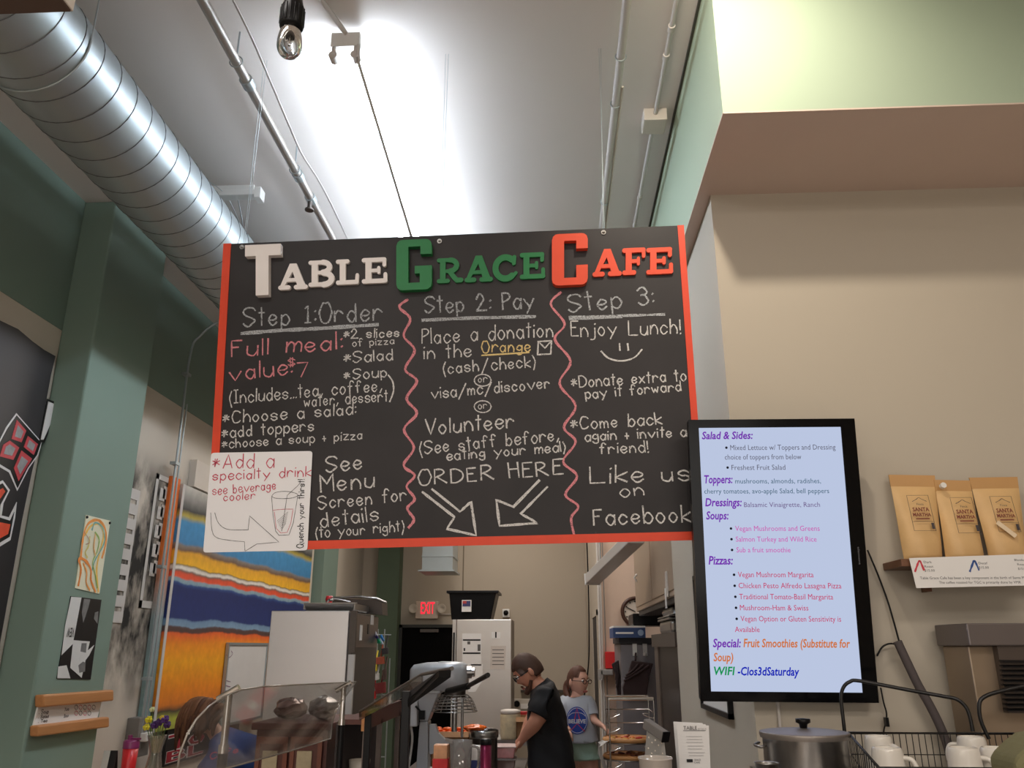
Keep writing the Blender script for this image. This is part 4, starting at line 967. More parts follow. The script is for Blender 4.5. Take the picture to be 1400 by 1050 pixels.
MB().tube([GPn.P(*p) for p in q], .0022, 5, closed=True).build('panel_edge', clear('acrylic_edge', (.8, .8, .78), .3, .5, (200, 192, 182)), t)
for px, py, Yp, lab in ((313, 950, 2.2, 'post'), (470, 940, 3.15, 'post')):
    top = atY(px, py, Yp); mid = atY(px, 1018 if px < 400 else 983, Yp)
    MB().cyl((top.x, Yp, top.z), (top.x, Yp, mid.z), .0095, n=16).cyl((top.x, Yp, mid.z), (top.x, Yp, mid.z - .02), .013, n=16).build('chrome_tube', M('chrome', (210, 206, 202), .15, 1), t)
    MB().cyl((top.x, Yp, mid.z - .02), (top.x, Yp, CZ), .0125, n=16).build('black_tube', black, t)
    MB().cyl((top.x - .028, Yp, top.z - .012), (top.x + .025, Yp, top.z + .018), .009, n=12).build('clamp', M('chrome', (210, 206, 202), .15, 1), t)
# second guard: steep frames seen nearly edge-on beside the mixer
t = thing('tilted_guard', 'black-edged tilted glass guard on black posts in front of the mixer', 'sneeze guard', (-.4, 2.6, CZ))
zt1 = lambda px, py, Y: tuple(atY(px, py, Y))
a1 = atY(492, 973, 3.3); a2 = atY(577, 922, 2.5); a3 = atY(618, 914, 2.1)
b1 = atY(502, 990, 3.3); b2 = atY(560, 955, 2.5); b3 = atY(612, 922, 2.1)
gt = M('grey_trim', (96, 90, 86), .4, .4)
m = MB(); m.tube([a1, a2, a3], .005, 8).tube([atY(492, 973, 3.3), atY(493, 982, 3.3)], .004, 6); m.build('top_rail', gt, t)
m = MB().hexa([atY(556, 958, 2.5), atY(556, 968, 2.5), atY(616, 926, 2.1), atY(617, 916, 2.1), atY(560, 945, 2.52), atY(560, 951, 2.52), atY(600, 925, 2.15), atY(600, 917, 2.15)]); m.build('glass_channel', blackm, t)
m = MB().pp(Plane(a1, (a2 - a1), (0, 0, 1)), [(0, 0), ((a2 - a1).length, 0), ((a2 - a1).length, -.035), (0, -.03)], -.003, .003).build('glass_panel', clear('smoked_glass', (.75, .73, .71), .06, .05, (80, 70, 66)), t)
for px, Yp, zz_ in ((504, 3.25, 975), (556, 2.5, 945)):
    p = atY(px, zz_, Yp); box((p.x - .012, Yp - .012, CZ), (p.x + .012, Yp + .012, p.z), 'post', black, t, bevel=.002)
p0 = atY(640, 938, 2.3); p1 = atY(667, 923, 2.0)
MB().tube([p0, p1], .006, 8).tube([atY(612, 945, 2.4), p0], .009, 8).build('far_rail', blackm, t)
# ================================================================== KITCHEN, LEFT HALF
t = thing('wood_cabinet', 'dark red-brown wooden cabinet with paper cards on its doors, behind the clear guard', 'cabinet', (-1.25, 4.3, 0))
cx0, cx1, cy0 = -1.42, -1.08, 4.1
box((cx0, cy0, 0), (cx1, 4.6, 1.33), 'body', dwood, t)
box((cx0 - .02, cy0 - .03, 1.33), (cx1 + .02, 4.62, 1.36), 'top', dwood, t, bevel=.004)
for i in range(2):
    x0 = cx0 + .01 + i*.163; d = box((x0, cy0 - .018, .5), (x0 + .15, cy0, 1.30), 'door', dwood, t, bevel=.003)
    MB().box((x0, cy0 - .026, 1.27), (x0 + .15, cy0 - .018, 1.30)).box((x0, cy0 - .026, .5), (x0 + .02, cy0 - .018, 1.27)).box((x0 + .13, cy0 - .026, .5), (x0 + .15, cy0 - .018, 1.27)).build('panel_moulding', M('mahogany_light', (116, 62, 42), .4), d)
    box((x0 + .035, cy0 - .030, 1.12), (x0 + .105, cy0 - .019, 1.24), 'card', M('card_tan', (176, 160, 128), .6, var=.15, scale=60), d)
def foil_bag(c, s_, label, mat, seed):
    random.seed(seed); m = MB(); n = 12; k = 9; vs = []
    for i in range(k + 1):
        ph = math.pi*i/k
        for j in range(n):
            a_ = 2*math.pi*j/n; r = 1 + random.uniform(-.18, .18); vs.append(Vector(c) + Vector((s_[0]*r*math.sin(ph)*math.cos(a_), s_[1]*r*math.sin(ph)*math.sin(a_), s_[2]*(1 - math.cos(ph))*(1 + random.uniform(-.04, .04)))))
    m.add(vs, [(i*n + j, (i + 1)*n + j, (i + 1)*n + (j + 1) % n, i*n + (j + 1) % n) for i in range(k) for j in range(n)])
    return tag(m.build('crinkled_bag', mat), label, 'bag', 'crinkled plastic bags on the cabinet')
crk = M('crinkled_plastic', (120, 92, 84), .18, .3, .5, 30, bump=.3)
foil_bag((-1.33, 4.3, 1.36), (.08, .09, .05), 'crinkled dark plastic bag at the left on the wooden cabinet', crk, 1)
foil_bag((-1.16, 4.3, 1.36), (.07, .09, .055), 'crinkled dark plastic bag at the right on the wooden cabinet', M('crinkled_film', (150, 140, 136), .15, .4, .5, 40, bump=.4), 2)
# upright stainless cooler
fz = 1.91
t = thing('upright_cooler', 'tall stainless cooler with a bright door, below the chalkboard at left', 'refrigerator', (-1.4, 5.35, 0))
box((-1.70, 5.02, 0), (-1.21, 5.72, 1.90), 'body', steel_dk, t, bevel=.004)
ssd = M('door_steel', (226, 226, 230), .3, .88, .05, 1.2, stretch=(.6, 1, 5), bump=.12)
box((-1.71, 5.0, .12), (-1.235, 5.03, fz), 'door', ssd, t, bevel=.004)
box((-1.225, 5.0, .1), (-1.19, 5.03, 1.66), 'door_edge', M('gasket_white', (214, 210, 206), .4), t)
box((-1.225, 5.0, 1.67), (-1.19, 5.03, fz), 'corner_post', steel_dk, t)
MB().box((-1.20, 5.05, 1.70), (-1.195, 5.66, 1.89)).build('side_panel', M('side_steel', (120, 106, 96), .35, .8, .1, 3), t)
box((-1.195, 5.13, 1.74), (-1.192, 5.19, 1.83), 'sticker', paper, t); box((-1.195, 5.34, 1.78), (-1.192, 5.38, 1.84), 'vent_label', black, t)
box((-1.195, 5.42, 1.84), (-1.192, 5.50, 1.90), 'sticker', paper, t)
t = thing('sheet_pan', 'shallow stainless pan resting on top of the upright cooler', 'pan', (-1.4, 5.3, 1.91))
m = MB(); x0, x1, y0, y1, z0, z1 = -1.52, -1.235, 5.08, 5.45, 1.91, 1.955
m.box((x0, y0, z0), (x1, y1, z0 + .004)).hexa([(x0, y0, z0), (x1, y0, z0), (x1, y0 + .004, z0), (x0, y0 + .004, z0), (x0 - .015, y0 - .015, z1), (x1 + .015, y0 - .015, z1), (x1 + .015, y0 - .01, z1), (x0 - .015, y0 - .01, z1)])
m.hexa([(x0, y1, z0), (x1, y1, z0), (x1, y1 + .004, z0), (x0, y1 + .004, z0), (x0 - .015, y1 + .01, z1), (x1 + .015, y1 + .01, z1), (x1 + .015, y1 + .015, z1), (x0 - .015, y1 + .015, z1)])
m.box((x0 - .016, y0 - .012, z0 + .01), (x0 - .012, y1 + .012, z1)).box((x1 + .012, y0 - .012, z0 + .01), (x1 + .016, y1 + .012, z1))
m.build('tray', steel, t); box((x0 - .03, y0 - .03, z1), (x1 + .03, y0 - .012, z1 + .004), 'rim', steel, t)
t = thing('lid_pan', 'wide stainless lid and tray leaning at the back on top of the cooler', 'pan', (-1.3, 5.6, 1.905))
m = MB().hexa([(-1.48, 5.52, 1.93), (-1.14, 5.52, 1.905), (-1.14, 5.70, 1.905), (-1.48, 5.70, 1.93), (-1.48, 5.52, 2.01), (-1.15, 5.52, 2.0), (-1.15, 5.70, 2.0), (-1.48, 5.70, 2.01)]); m.build('tray', steel_dk, t)
MB().tube([(-1.50, 5.51, 2.012), (-1.3, 5.50, 2.02), (-1.18, 5.50, 2.008), (-1.12, 5.52, 1.98)], .008, 8).build('rim', steel, t)
t = thing('bottle_cap_red', 'small red spool shaped object on the tray above the cooler', 'container', (-1.43, 5.25, 1.915))
t.name = 'red_canister'
MB().lathe((-1.43, 5.25, 1.915), [(0, 0), (.02, 0), (.024, .03), (.018, .05), (.024, .075), (.02, .095), (0, .095)], 14).build('body', M('red_glossy', (196, 40, 44), .4), t)
t = thing('steel_spoon', 'steel ladle lying across the pan on top of the cooler', 'ladle', (-1.33, 5.2, 1.96)); t.name = 'ladle'
MB().tube([(-1.39, 5.05, 1.962), (-1.36, 5.055, 1.985), (-1.30, 5.06, 1.975), (-1.25, 5.07, 1.963)], .006, 6).ball((-1.365, 5.05, 1.975), (.02, .02, .008), 10, 6).build('handle', steel, t)

# cleaning tool rack hanging on the dark green post
t = thing('tool_rack', 'wire rack hung with brushes, cloths and red cleaning tools beside the cooler', 'rack', (-1.62, 7.6, 1.2))
m = MB()
R = lambda px, py, Y=7.6: atY(px, py, Y)
for px in (517, 526, 533): a_ = R(px, 860 if px < 530 else 900); m.cyl((a_.x, 7.6, a_.z), (a_.x, 7.6, .0), .006, n=8)
a_ = R(517, 868); b_ = R(533, 905); m.tube([(a_.x, 7.6, a_.z), (b_.x, 7.6, a_.z)], .005, 6).tube([(a_.x, 7.6, 1.3), (b_.x, 7.6, 1.3)], .005, 6)
m.tube([(a_.x, 7.6, .8), (b_.x, 7.6, .8)], .005, 6).build('wire_frame', galv, t)
for (px, py, w_, h_, c_, nm) in ((521, 903, .05, .035, (150, 70, 44), 'copper_brush'), (514, 912, .025, .04, (216, 196, 60), 'yellow_brush'), (522, 940, .055, .05, (110, 30, 28), 'red_cloth'), (511, 950, .035, .035, (200, 30, 34), 'red_tub'), (528, 890, .035, .03, (40, 36, 38), 'dark_brush'), (507, 889, .022, .045, (210, 206, 200), 'white_tag'), (527, 922, .02, .05, (70, 50, 44), 'brown_handle'), (517, 925, .02, .03, (206, 204, 200), 'white_brush')):
    p = R(px, py); mm = M(nm + '_mat', c_, .6, var=.3, scale=50)
    MB().hexa([(p.x - w_*.7, 7.54, p.z - h_), (p.x + w_*.8, 7.54, p.z - h_*.8), (p.x + w_*.8, 7.59, p.z - h_*.8), (p.x - w_*.7, 7.59, p.z - h_), (p.x - w_, 7.54, p.z + h_*.7), (p.x + w_*.7, 7.54, p.z + h_), (p.x + w_*.7, 7.59, p.z + h_), (p.x - w_, 7.59, p.z + h_*.7)]).cyl((p.x, 7.57, p.z + h_*.6), (p.x + .01, 7.6, p.z + h_ + .10), .008, n=8).build(nm, mm, t, bevel=.006)

t = thing('glove_bundle', 'blue, green and white cleaning gloves hanging from the corner of the cooler', 'gloves', (-1.16, 5.6, 1.8))
p = atY(514, 866, 5.6)
for i, (c_, dx, dz) in enumerate((((214, 212, 220), -.012, .02), ((60, 40, 110), -.004, .002), ((30, 160, 110), .014, -.03), ((40, 120, 190), .035, -.012), ((200, 210, 220), .03, -.035))):
    m = MB(); 
    for k_ in range(3): m.cyl((p.x + dx, 5.6, p.z + dz), (p.x + dx + .012*(k_ - 1) + .014, 5.6 - .01*k_, p.z + dz - .034), .008, .004, n=8)
    m.build('glove', M('glove_%d' % i, c_, .5), t)
MB().tube([(-1.193, 5.6, p.z + .06), (p.x - .02, 5.6, p.z + .05), (p.x, 5.6, p.z)], .003, 6).build('cord', off, t)

# open shelf under the tilted guard
SX = -.80
t = thing('open_shelf', 'dark red-brown open shelf unit with a pine end, left of the mixer', 'shelf', (SX, 4.1, 0))
y0, y1 = 3.66, 4.46; zt = 1.44
box((SX - .12, y0 + .002, zt - .05), (SX - .02, y1, zt - .03), 'top', dwood, t); box((SX - .02, y0, zt - .07), (SX, y1, zt), 'front_rail', dwood, t); box((SX - .021, y0 - .012, zt - .075), (SX + .002, y0, zt + .005), 'end_cap', woodm, t)
for yy in (y0 + .02, y0 + .30, y1 - .05): box((SX - .02, yy, 0), (SX, yy + .03, zt - .05), 'upright', M('upright_grey', (110, 98, 92), .5), t)
box((SX - .13, y0, 0), (SX - .12, y1, zt - .05), 'back', M('shelf_dark', (36, 26, 26), .6), t)
for z_ in (.5, .9, 1.12): box((SX - .12, y0, z_ - .015), (SX - .02, y1, z_), 'shelf', dwood, t)
for i, (z_, lab) in enumerate(((1.12, 'white bowl on the upper board of the open shelf'), (.9, 'white bowl on the lower board of the open shelf'))):
    tag(MB().lathe((SX - .07, 3.87, z_), [(0, 0), (.03, 0), (.044, .07), (.047, .11), (.043, .11), (.040, .07), (.022, .012), (0, .012)], 20).build('bowl', M('bowl_white', (196, 186, 172), .4)), lab, 'bowl')
m = MB()
for i in range(5): m.tube(smooth([(SX - .05 + .01*i, 3.72 + .012*i, 1.13), (SX - .02 + .014*i, 3.70 + .01*i, 1.2), (SX + .02 + .01*i, 3.72, 1.12), (SX + .06 + .008*i, 3.73, .98)], 4), .006, 6)
tag(m.build('cloth_strips', M('cloth_cream', (206, 190, 164), .8)), 'cream towel draped over the front of the open shelf', 'towel')

# mixer on a steel table
WT = .92
mt = thing('mixer_stand', 'low steel table carrying the big mixer', 'table', (-.7, 5.1, 0))
box((-1.05, 4.75, WT - .05), (-.60, 5.28, WT), 'table_top', steel, mt)
for x_ in (-1.0, -.65):
    for y_ in (4.8, 5.22): MB().cyl((x_, y_, 0), (x_, y_, WT - .05), .02).build('leg', steel_dk, mt)
mg = M('mixer_grey', (178, 180, 184), .35, .25, .04, 4)
t = thing('planetary_mixer', 'large grey floor-style dough mixer with a wire bowl guard', 'mixer', (-.7, 5.0, WT))
MX = lambda px, py, Y=5.0: atY(px, py, Y)
# head: loft along X
hx0, hx1 = MX(562, 930).x, MX(640, 930).x; zt = MX(600, 906).z; zb2 = MX(600, 944).z
secs = [(hx0, .05, .045), (hx0 + .02, .085, .066), (hx0 + .09, .10, .078), (hx0 + .2, .115, .082), (hx1 - .09, .12, .084), (hx1 - .035, .105, .08), (hx1 - .008, .08, .068), (hx1, .04, .04)]
m = MB(); vs = []; n = 20; zc_ = (zt + zb2)/2
for (x_, ry, rz) in secs:
    for j in range(n):
        a_ = 2*math.pi*j/n; cs, sn_ = math.cos(a_), math.sin(a_); e_ = .55
        vs.append((x_, 5.0 + ry*math.copysign(abs(cs)**e_, cs), zc_ + rz*math.copysign(abs(sn_)**e_, sn_)))
m.add(vs, [(i*n + j, i*n + (j + 1) % n, (i + 1)*n + (j + 1) % n, (i + 1)*n + j) for i in range(len(secs) - 1) for j in range(n)] , True)
m.add(vs[:n], [tuple(range(n - 1, -1, -1))]); m.add(vs[-n:], [tuple(range(n))]); m.build('head', mg, t)
box((hx1 - .17, 4.93, zt - .006), (hx1 - .09, 5.07, zt + .006), 'top_cap', mg, t, bevel=.003)
ph = MX(644, 919); MB().cyl((hx1 - .01, 4.98, ph.z), (hx1 + .022, 4.98, ph.z), .034, n=20).cyl((hx1 + .022, 4.98, ph.z), (hx1 + .04, 4.98, ph.z), .026, n=20).build('attachment_hub', steel, t)
hcx = MX(622, 950).x
MB().cyl((hcx, 5.0, zb2 + .01), (hcx, 5.0, zb2 - .035), .062, n=24).build('planetary_ring', steel_dk, t)
MB().cyl((hcx, 5.0, zb2 - .035), (hcx, 5.0, zb2 - .22), .016, n=14).build('beater_shaft', steel, t)
MB().cyl((hcx + .045, 5.0, zb2 - .02), (hcx + .045, 5.0, zb2 - .25), .008, n=10).build('guide_rod', steel, t)
gtop = MX(620, 950).z; gbot = MX(620, 972).z
for k_ in range(6):
    f_ = k_/5; z_ = gtop + (gbot - gtop)*f_; r_ = .075 + .055*f_**.6
    MB().tube([(hcx + r_*math.cos(a), 5.0 + r_*math.sin(a), z_) for a in [2*math.pi*i/28 for i in range(28)]], .0028, 5, closed=True).build('guard_ring', steel, t)
m = MB()
for i in range(12):
    a_ = 2*math.pi*i/12; m.tube([(hcx + (.075 + .055*(k_/5)**.6)*math.cos(a_), 5.0 + (.075 + .055*(k_/5)**.6)*math.sin(a_), gtop + (gbot - gtop)*k_/5) for k_ in range(6)], .0022, 5)
m.build('guard_wire', steel, t)
# column
c_tl, c_tr = MX(571, 947).x, MX(604, 947).x
zt3, zm, zb3 = MX(585, 946).z, MX(585, 985).z, WT + .12
def cyl4(pts, nm, mat, bev=.006): return MB().hexa(pts).build(nm, mat, t, bevel=bev)
xa, xb, xc, xd = MX(573, 948).x, MX(602, 948).x, MX(571, 1030).x, MX(587, 1030).x
cyl4([(xc, 4.95, zb3), (xd, 4.95, zb3), (xd, 5.06, zb3), (xc, 5.06, zb3), (MX(576, 985).x, 4.94, zm), (MX(587, 985).x, 4.94, zm), (MX(587, 985).x, 5.07, zm), (MX(576, 985).x, 5.07, zm)], 'column', mg)
cyl4([(MX(576, 985).x, 4.94, zm), (MX(587, 985).x, 4.94, zm), (MX(587, 985).x, 5.07, zm), (MX(576, 985).x, 5.07, zm), (xa, 4.93, zt3), (xb, 4.93, zt3), (xb, 5.08, zt3), (xa, 5.08, zt3)], 'neck', mg)
box((xa - .008, 4.92, zt3 - .006), (xb + .01, 5.09, zt3 + .012), 'flange', mg, t, bevel=.005)
sw0, sw1 = MX(560, 957), MX(573, 992); box((sw0.x, 4.93, sw1.z), (sw1.x - .002, 5.0, sw0.z), 'switch_box', M('switch_white', (198, 198, 200), .4), t, bevel=.005)
MB().tube([(MX(571, 964).x, 4.925, MX(571, 964).z), (MX(577, 971).x, 4.93, MX(577, 971).z)], .006, 8).box((MX(576, 970).x, 4.91, MX(576, 982).z), (MX(584, 970).x, 4.945, MX(576, 970).z)).build('gear_lever', black, t)
MB().tube(smooth([(sw0.x + .02, 4.96, sw1.z), (sw0.x + .03, 4.96, sw1.z - .08), (sw0.x + .01, 4.96, WT + .1)], 5), .007, 8).build('power_cord', off, t)
yk = MX(590, 990)
m = MB(); pk = [tuple(MX(*p)) for p in ((588, 990), (596, 990), (600, 1002), (609, 1010), (622, 1012), (622, 1016), (604, 1017), (592, 1030), (588, 1030))]
m.prism([(p[0], 4.97, p[2]) for p in pk], (0, .05, 0)).build('bowl_yoke', mg, t)
box((MX(566, 1040).x, 4.84, WT), (MX(596, 1040).x, 5.16, zb3), 'foot', mg, t, bevel=.01)
# big steel bowl rim at the bottom edge, on the counter
c = atY(585, 1050, 2.8); t = thing('steel_bowl', 'large stainless bowl at the bottom edge in front of the mixer', 'bowl', (c.x, 2.8, CZ))
MB().lathe((c.x, 2.8, CZ), smooth([(0, 0), (.05, .0), (.075, .10), (.08, .285), (.086, .291), (.083, .285), (.074, .10), (0, .01)], 4), 32).build('bowl', steel, t)

# ---------------------------------------------------------------- back of the kitchen
SZ = 2.02
a, b = atY(619, 847, 9.6), atY(699, 847, 9.6)
t = thing('reach_in_refrigerator', 'tall dented stainless refrigerator papered with notices, black bin on top', 'refrigerator', ((a.x + b.x)/2, 9.9, 0))
fm = M('dented_steel', (220, 214, 208), .34, .8, .12, 2, bump=.15)
box((a.x, 9.64, 0), (b.x, 10.3, a.z), 'body', M('fridge_side', (120, 112, 106), .4, .6), t)
box((a.x + .045, 9.6, .1), (b.x, 9.64, a.z), 'door', fm, t, bevel=.006)
box((a.x - .0, 9.6, .1), (a.x + .04, 9.64, a.z), 'hinge_side', fm, t); box((a.x + .01, 9.57, 1.2), (a.x + .03, 9.6, 1.86), 'handle', M('handle_dark', (34, 32, 32), .4), t)
FP = Plane((0, 9.598, 1.7), (1, 0, 0), (0, 0, 1))
def fpoly(ps, mat, nm, d=.003): 
    q = [FP.uv(*p) for p in ps]; return MB().pp(FP, q[::-1] if sum(q[j-1][0]*q[j][1] - q[j][0]*q[j-1][1] for j in range(len(q))) < 0 else q, 0, d).build(nm, mat, t)
fpoly([(632, 866), (658, 866), (658, 910), (632, 910)], paper, 'notice')
fpoly([(633, 874), (657, 874), (657, 876), (633, 876)], black, 'notice_bar', .005); fpoly([(633, 892), (657, 892), (657, 894), (633, 894)], black, 'notice_bar', .005)
fpoly([(653, 881), (657, 881), (657, 890), (653, 890)], M('print_grey', (90, 86, 84), .6), 'notice_picture', .005); fpoly([(639, 877), (643, 877), (643, 881), (639, 881)], MATS['print_grey'], 'notice_picture', .005); fpoly([(634, 886), (636, 886), (636, 890), (634, 890)], black, 'notice_picture', .005)
fpoly([(671, 883), (692, 883), (690, 915), (670, 915)], M('paper_faded', (206, 196, 188), .6), 'notice'); fpoly([(672, 864), (684, 864), (684, 873), (672, 873)], paper, 'notice'); fpoly([(677, 864), (679, 864), (679, 872), (677, 872)], black, 'notice_mark', .005)
fpoly([(644, 908), (660, 908), (660, 930), (650, 946), (640, 946)], paper, 'notice')
fw = FP.uv(673, 889); 
for k_ in range(5): fpoly([(673, 888 + 5*k_), (689, 888 + 5*k_), (689, 889 + 5*k_), (673, 889 + 5*k_)], MATS['print_grey'], 'notice_line', .004)
p, q_ = atY(620, 846, 9.7), atY(680, 808, 9.7)
t = thing('storage_bin', 'black plastic bin with a small label on top of the papered refrigerator', 'bin', ((p.x + q_.x)/2, 9.9, a.z))
x0, x1 = p.x - .02, atY(664, 846, 9.7).x + .06; z0, z1 = a.z, q_.z; tx0, tx1 = x0 - .03, x1 + .07
MB().hexa([(x0, 9.66, z0), (x1, 9.66, z0), (x1, 10.1, z0), (x0, 10.1, z0), (tx0, 9.62, z1), (tx1, 9.62, z1), (tx1, 10.14, z1), (tx0, 10.14, z1)]).build('body', black, t, bevel=.01)
MB().box((tx0 - .025, 9.59, z1 - .03), (tx1 + .025, 10.17, z1)).build('rim', black, t, bevel=.006)
c = atY(638, 829, 9.62); box((c.x - .055, 9.605, c.z - .06), (c.x + .055, 9.635, c.z + .07), 'label', paper, t); box((c.x - .045, 9.60, c.z - .0), (c.x + .045, 9.606, c.z + .06), 'label_picture', M('label_blue', (60, 60, 110), .5, var=.5, scale=80), t); box((c.x - .045, 9.598, c.z + .03), (c.x + .0, 9.601, c.z + .06), 'label_picture', M('label_red', (180, 60, 60), .5), t)
# exit sign
a, b = atY(569, 822, 11.45), atY(599, 846, 11.45)
t = thing('exit_sign', 'white exit sign with red letters and two round lamps above the black door', 'sign', ((a.x + b.x)/2, 11.47, b.z))
box((a.x, 11.42, b.z), (b.x, 11.5, a.z), 'housing', M('sign_beige', (206, 188, 172), .5), t, bevel=.01)
XP = Plane((0, 11.418, 1.7), (1, 0, 0), (0, 0, 1)); q0, q1 = XP.uv(575, 839), XP.uv(594, 839); q2 = XP.uv(575, 823)
type_text(XP, 'EXIT', q0[0], q0[1], q1[0] - q0[0], q2[1] - q0[1], emitter('exit_red', (255, 40, 60), 1.3), t, 'letters', bold=.01, d=.001)
for s_, px in ((-1, 565), (1, 604)):
    c = atY(px, 832, 11.4); l_ = MB().lathe((0, 0, 0), [(0, 0), (.03, 0), (.062, .05), (.058, .052), (.02, .02), (0, .02)], 16, M4=Euler((math.pi/2, 0, 0)).to_matrix().to_4x4()); l_.v = [v + Vector((c.x, 11.44, c.z)) for v in l_.v]
    l_.build('lamp_head', M('lamp_beige', (206, 194, 178), .4), t); MB().cyl((c.x - s_*.10, 11.45, c.z), (c.x - s_*.03, 11.45, c.z), .012).build('arm', off, t)
MB().cyl((b.x, 11.49, b.z + .06), (b.x + .5, 11.49, b.z + .055), .008, n=8).build('conduit', off, t)
# duct outlet and camera
a, b = atY(572, 779, 10.2), atY(626, 779, 10.2)
t = thing('duct_outlet', 'square sheet-metal duct with flared rim, hanging above the exit sign', 'duct', ((a.x + b.x)/2, 10.5, a.z))
box((a.x + .04, 10.22, a.z), (b.x - .07, 10.75, CEIL), 'box_duct', galv, t); MB().hexa([(a.x, 10.18, a.z - .02), (b.x - .04, 10.18, a.z - .02), (b.x - .04, 10.8, a.z - .02), (a.x, 10.8, a.z - .02), (a.x, 10.18, a.z), (b.x - .04, 10.18, a.z), (b.x - .04, 10.8, a.z), (a.x, 10.8, a.z)]).build('rim', galv, t)
box((a.x + .03, 10.21, a.z + .16), (b.x - .06, 10.76, a.z + .175), 'seam_band', galv, t)
c = atY(692, 838, 11.48); t = thing('security_camera', 'small white ceiling-style camera with black lens on the back wall', 'camera', (c.x, 11.45, c.z - .05))
box((c.x - .05, 11.44, c.z - .06), (c.x + .05, 11.5, c.z + .05), 'mount', white, t, bevel=.01); MB().ball((c.x, 11.43, c.z), .035, 12, 8).build('lens', black, t)
# control boxes on the wall behind the man
c = atY(712, 962, 11.45); t = thing('control_box', 'white control boxes and pipe on the back wall beside the refrigerator', 'control box', (c.x, 11.45, c.z - .1))
box((c.x - .14, 11.42, c.z - .10), (c.x + .3, 11.5, c.z + .06), 'box', M('ctl_white', (196, 188, 178), .5), t, bevel=.01); box((c.x - .0, 11.40, c.z - .06), (c.x + .1, 11.42, c.z - .0), 'dial_plate', paper, t); box((c.x + .0, 11.40, c.z + .14), (c.x + .8, 11.5, c.z + .17), 'rail', steel_dk, t); MB().cyl((c.x - .12, 11.46, c.z + .06), (c.x - .12, 11.46, c.z + 1.0), .01).build('pipe', off, t)
MB().cyl((c.x - .05, 11.4, c.z - .0), (c.x - .05, 11.42, c.z), .04, n=14).build('knob', black, t)

# prep table with food
PT = .93
t = thing('prep_table', 'stainless prep table where the man works', 'table', (-.45, 5.6, 0))
box((-1.0, 5.70, PT - .04), (-.22, 6.5, PT), 'table_top', steel, t)
for x_ in (-.95, -.27):
    for y_ in (5.75, 6.45): MB().cyl((x_, y_, 0), (x_, y_, PT - .04), .018).build('leg', steel, t)
box((-.98, 5.74, .3), (-.24, 6.46, .33), 'under_shelf', steel, t)
cb = M('cardboard', (150, 108, 70), .8, var=.1, scale=12)
def open_box(x0, x1, y0, y1, z0, z1, mat, name, label, cat='box', flaps=True):
    t = thing(name, label, cat, ((x0 + x1)/2, (y0 + y1)/2, z0)); e = .006
    MB().box((x0, y0, z0), (x1, y1, z0 + e)).box((x0, y0, z0), (x1, y0 + e, z1)).box((x0, y1 - e, z0), (x1, y1, z1)).box((x0, y0, z0), (x0 + e, y1, z1)).box((x1 - e, y0, z0), (x1, y1, z1)).build('carton', mat, t)
    if flaps: MB().hexa([(x0, y0 - .04, z1 - .03), (x1, y0 - .04, z1 - .03), (x1, y0 - .037, z1 - .03), (x0, y0 - .037, z1 - .03), (x0, y0, z1), (x1, y0, z1), (x1, y0 + .003, z1), (x0, y0 + .003, z1)]).build('flap', mat, t)
    return t
p, q_ = atY(600, 1005, 5.8), atY(645, 1045, 5.8)
open_box(-.83, -.58, 5.78, 6.0, PT, atY(620, 1000, 5.8).z, cb, 'cardboard_box', 'low brown cardboard box left of the steel pot, under the orange bag')
p = atY(640, 994, 5.85)
bz = atY(620, 1000, 5.8).z
random.seed(5); m = MB()
for i in range(26):
    x_ = -.80 + .22*random.random(); m.ball((x_, 5.83 + .1*random.random(), bz - .015 + .03*random.random()), (.022, .018, .010), 7, 5)
m.box((-.82, 5.80, bz - .05), (-.6, 5.97, bz - .02))
ob = tag(m.build('carrot_chips', M('orange_food', (240, 104, 24), .4, var=.2, scale=60)), 'pile of bright orange chips in an open tray on the cardboard box', 'food', kind='stuff')
t = thing('steel_pot', 'deep stainless pot standing behind the maroon tumbler', 'pot', (-.55, 5.2, WT))
px_ = atY(661, 1010, 5.4); r_ = .085
sp_t = thing('pot_table', 'small steel table under the deep pot', 'table', (px_.x, 5.4, 0)); box((px_.x - .1, 5.3, PT - .04), (px_.x + .14, 5.55, PT), 'table_top', steel, sp_t)
for x_ in (-.09, .13):
    for y_ in (5.31, 5.54): MB().cyl((px_.x + x_, y_, 0), (px_.x + x_, y_, PT - .04), .008).build('leg', steel, sp_t)
t.location = (px_.x, 5.42, PT); t.matrix_world = Matrix.Translation((px_.x, 5.42, PT))
zz = atY(661, 998, 5.4).z
MB().lathe((px_.x, 5.42, PT), [(0, 0), (r_, 0), (r_, zz - PT), (r_ + .004, zz - PT + .003), (r_ - .004, zz - PT), (r_ - .005, .01), (0, .01)], 28).build('pot_body', M('pot_dark', (96, 88, 84), .3, .9), t)
m = MB().lathe((px_.x, 5.42, PT), [(r_ + .001, zz - PT - .045), (r_ + .006, zz - PT - .04), (r_ + .006, zz - PT - .002), (r_, zz - PT)], 28); m.build('rim_band', steel, t)
c = atY(650, 985, 5.36)
random.seed(9); m = MB(); vs = []
bg = foil_bag((c.x - .01, 5.42, zz - .012), (.075, .05, .022), 'orange see-through bag bulging on top of the steel pot', M('orange_bag', (244, 104, 20), .25, var=.3, scale=50), 12)
bg['group'] = 'bags of food on the prep table'
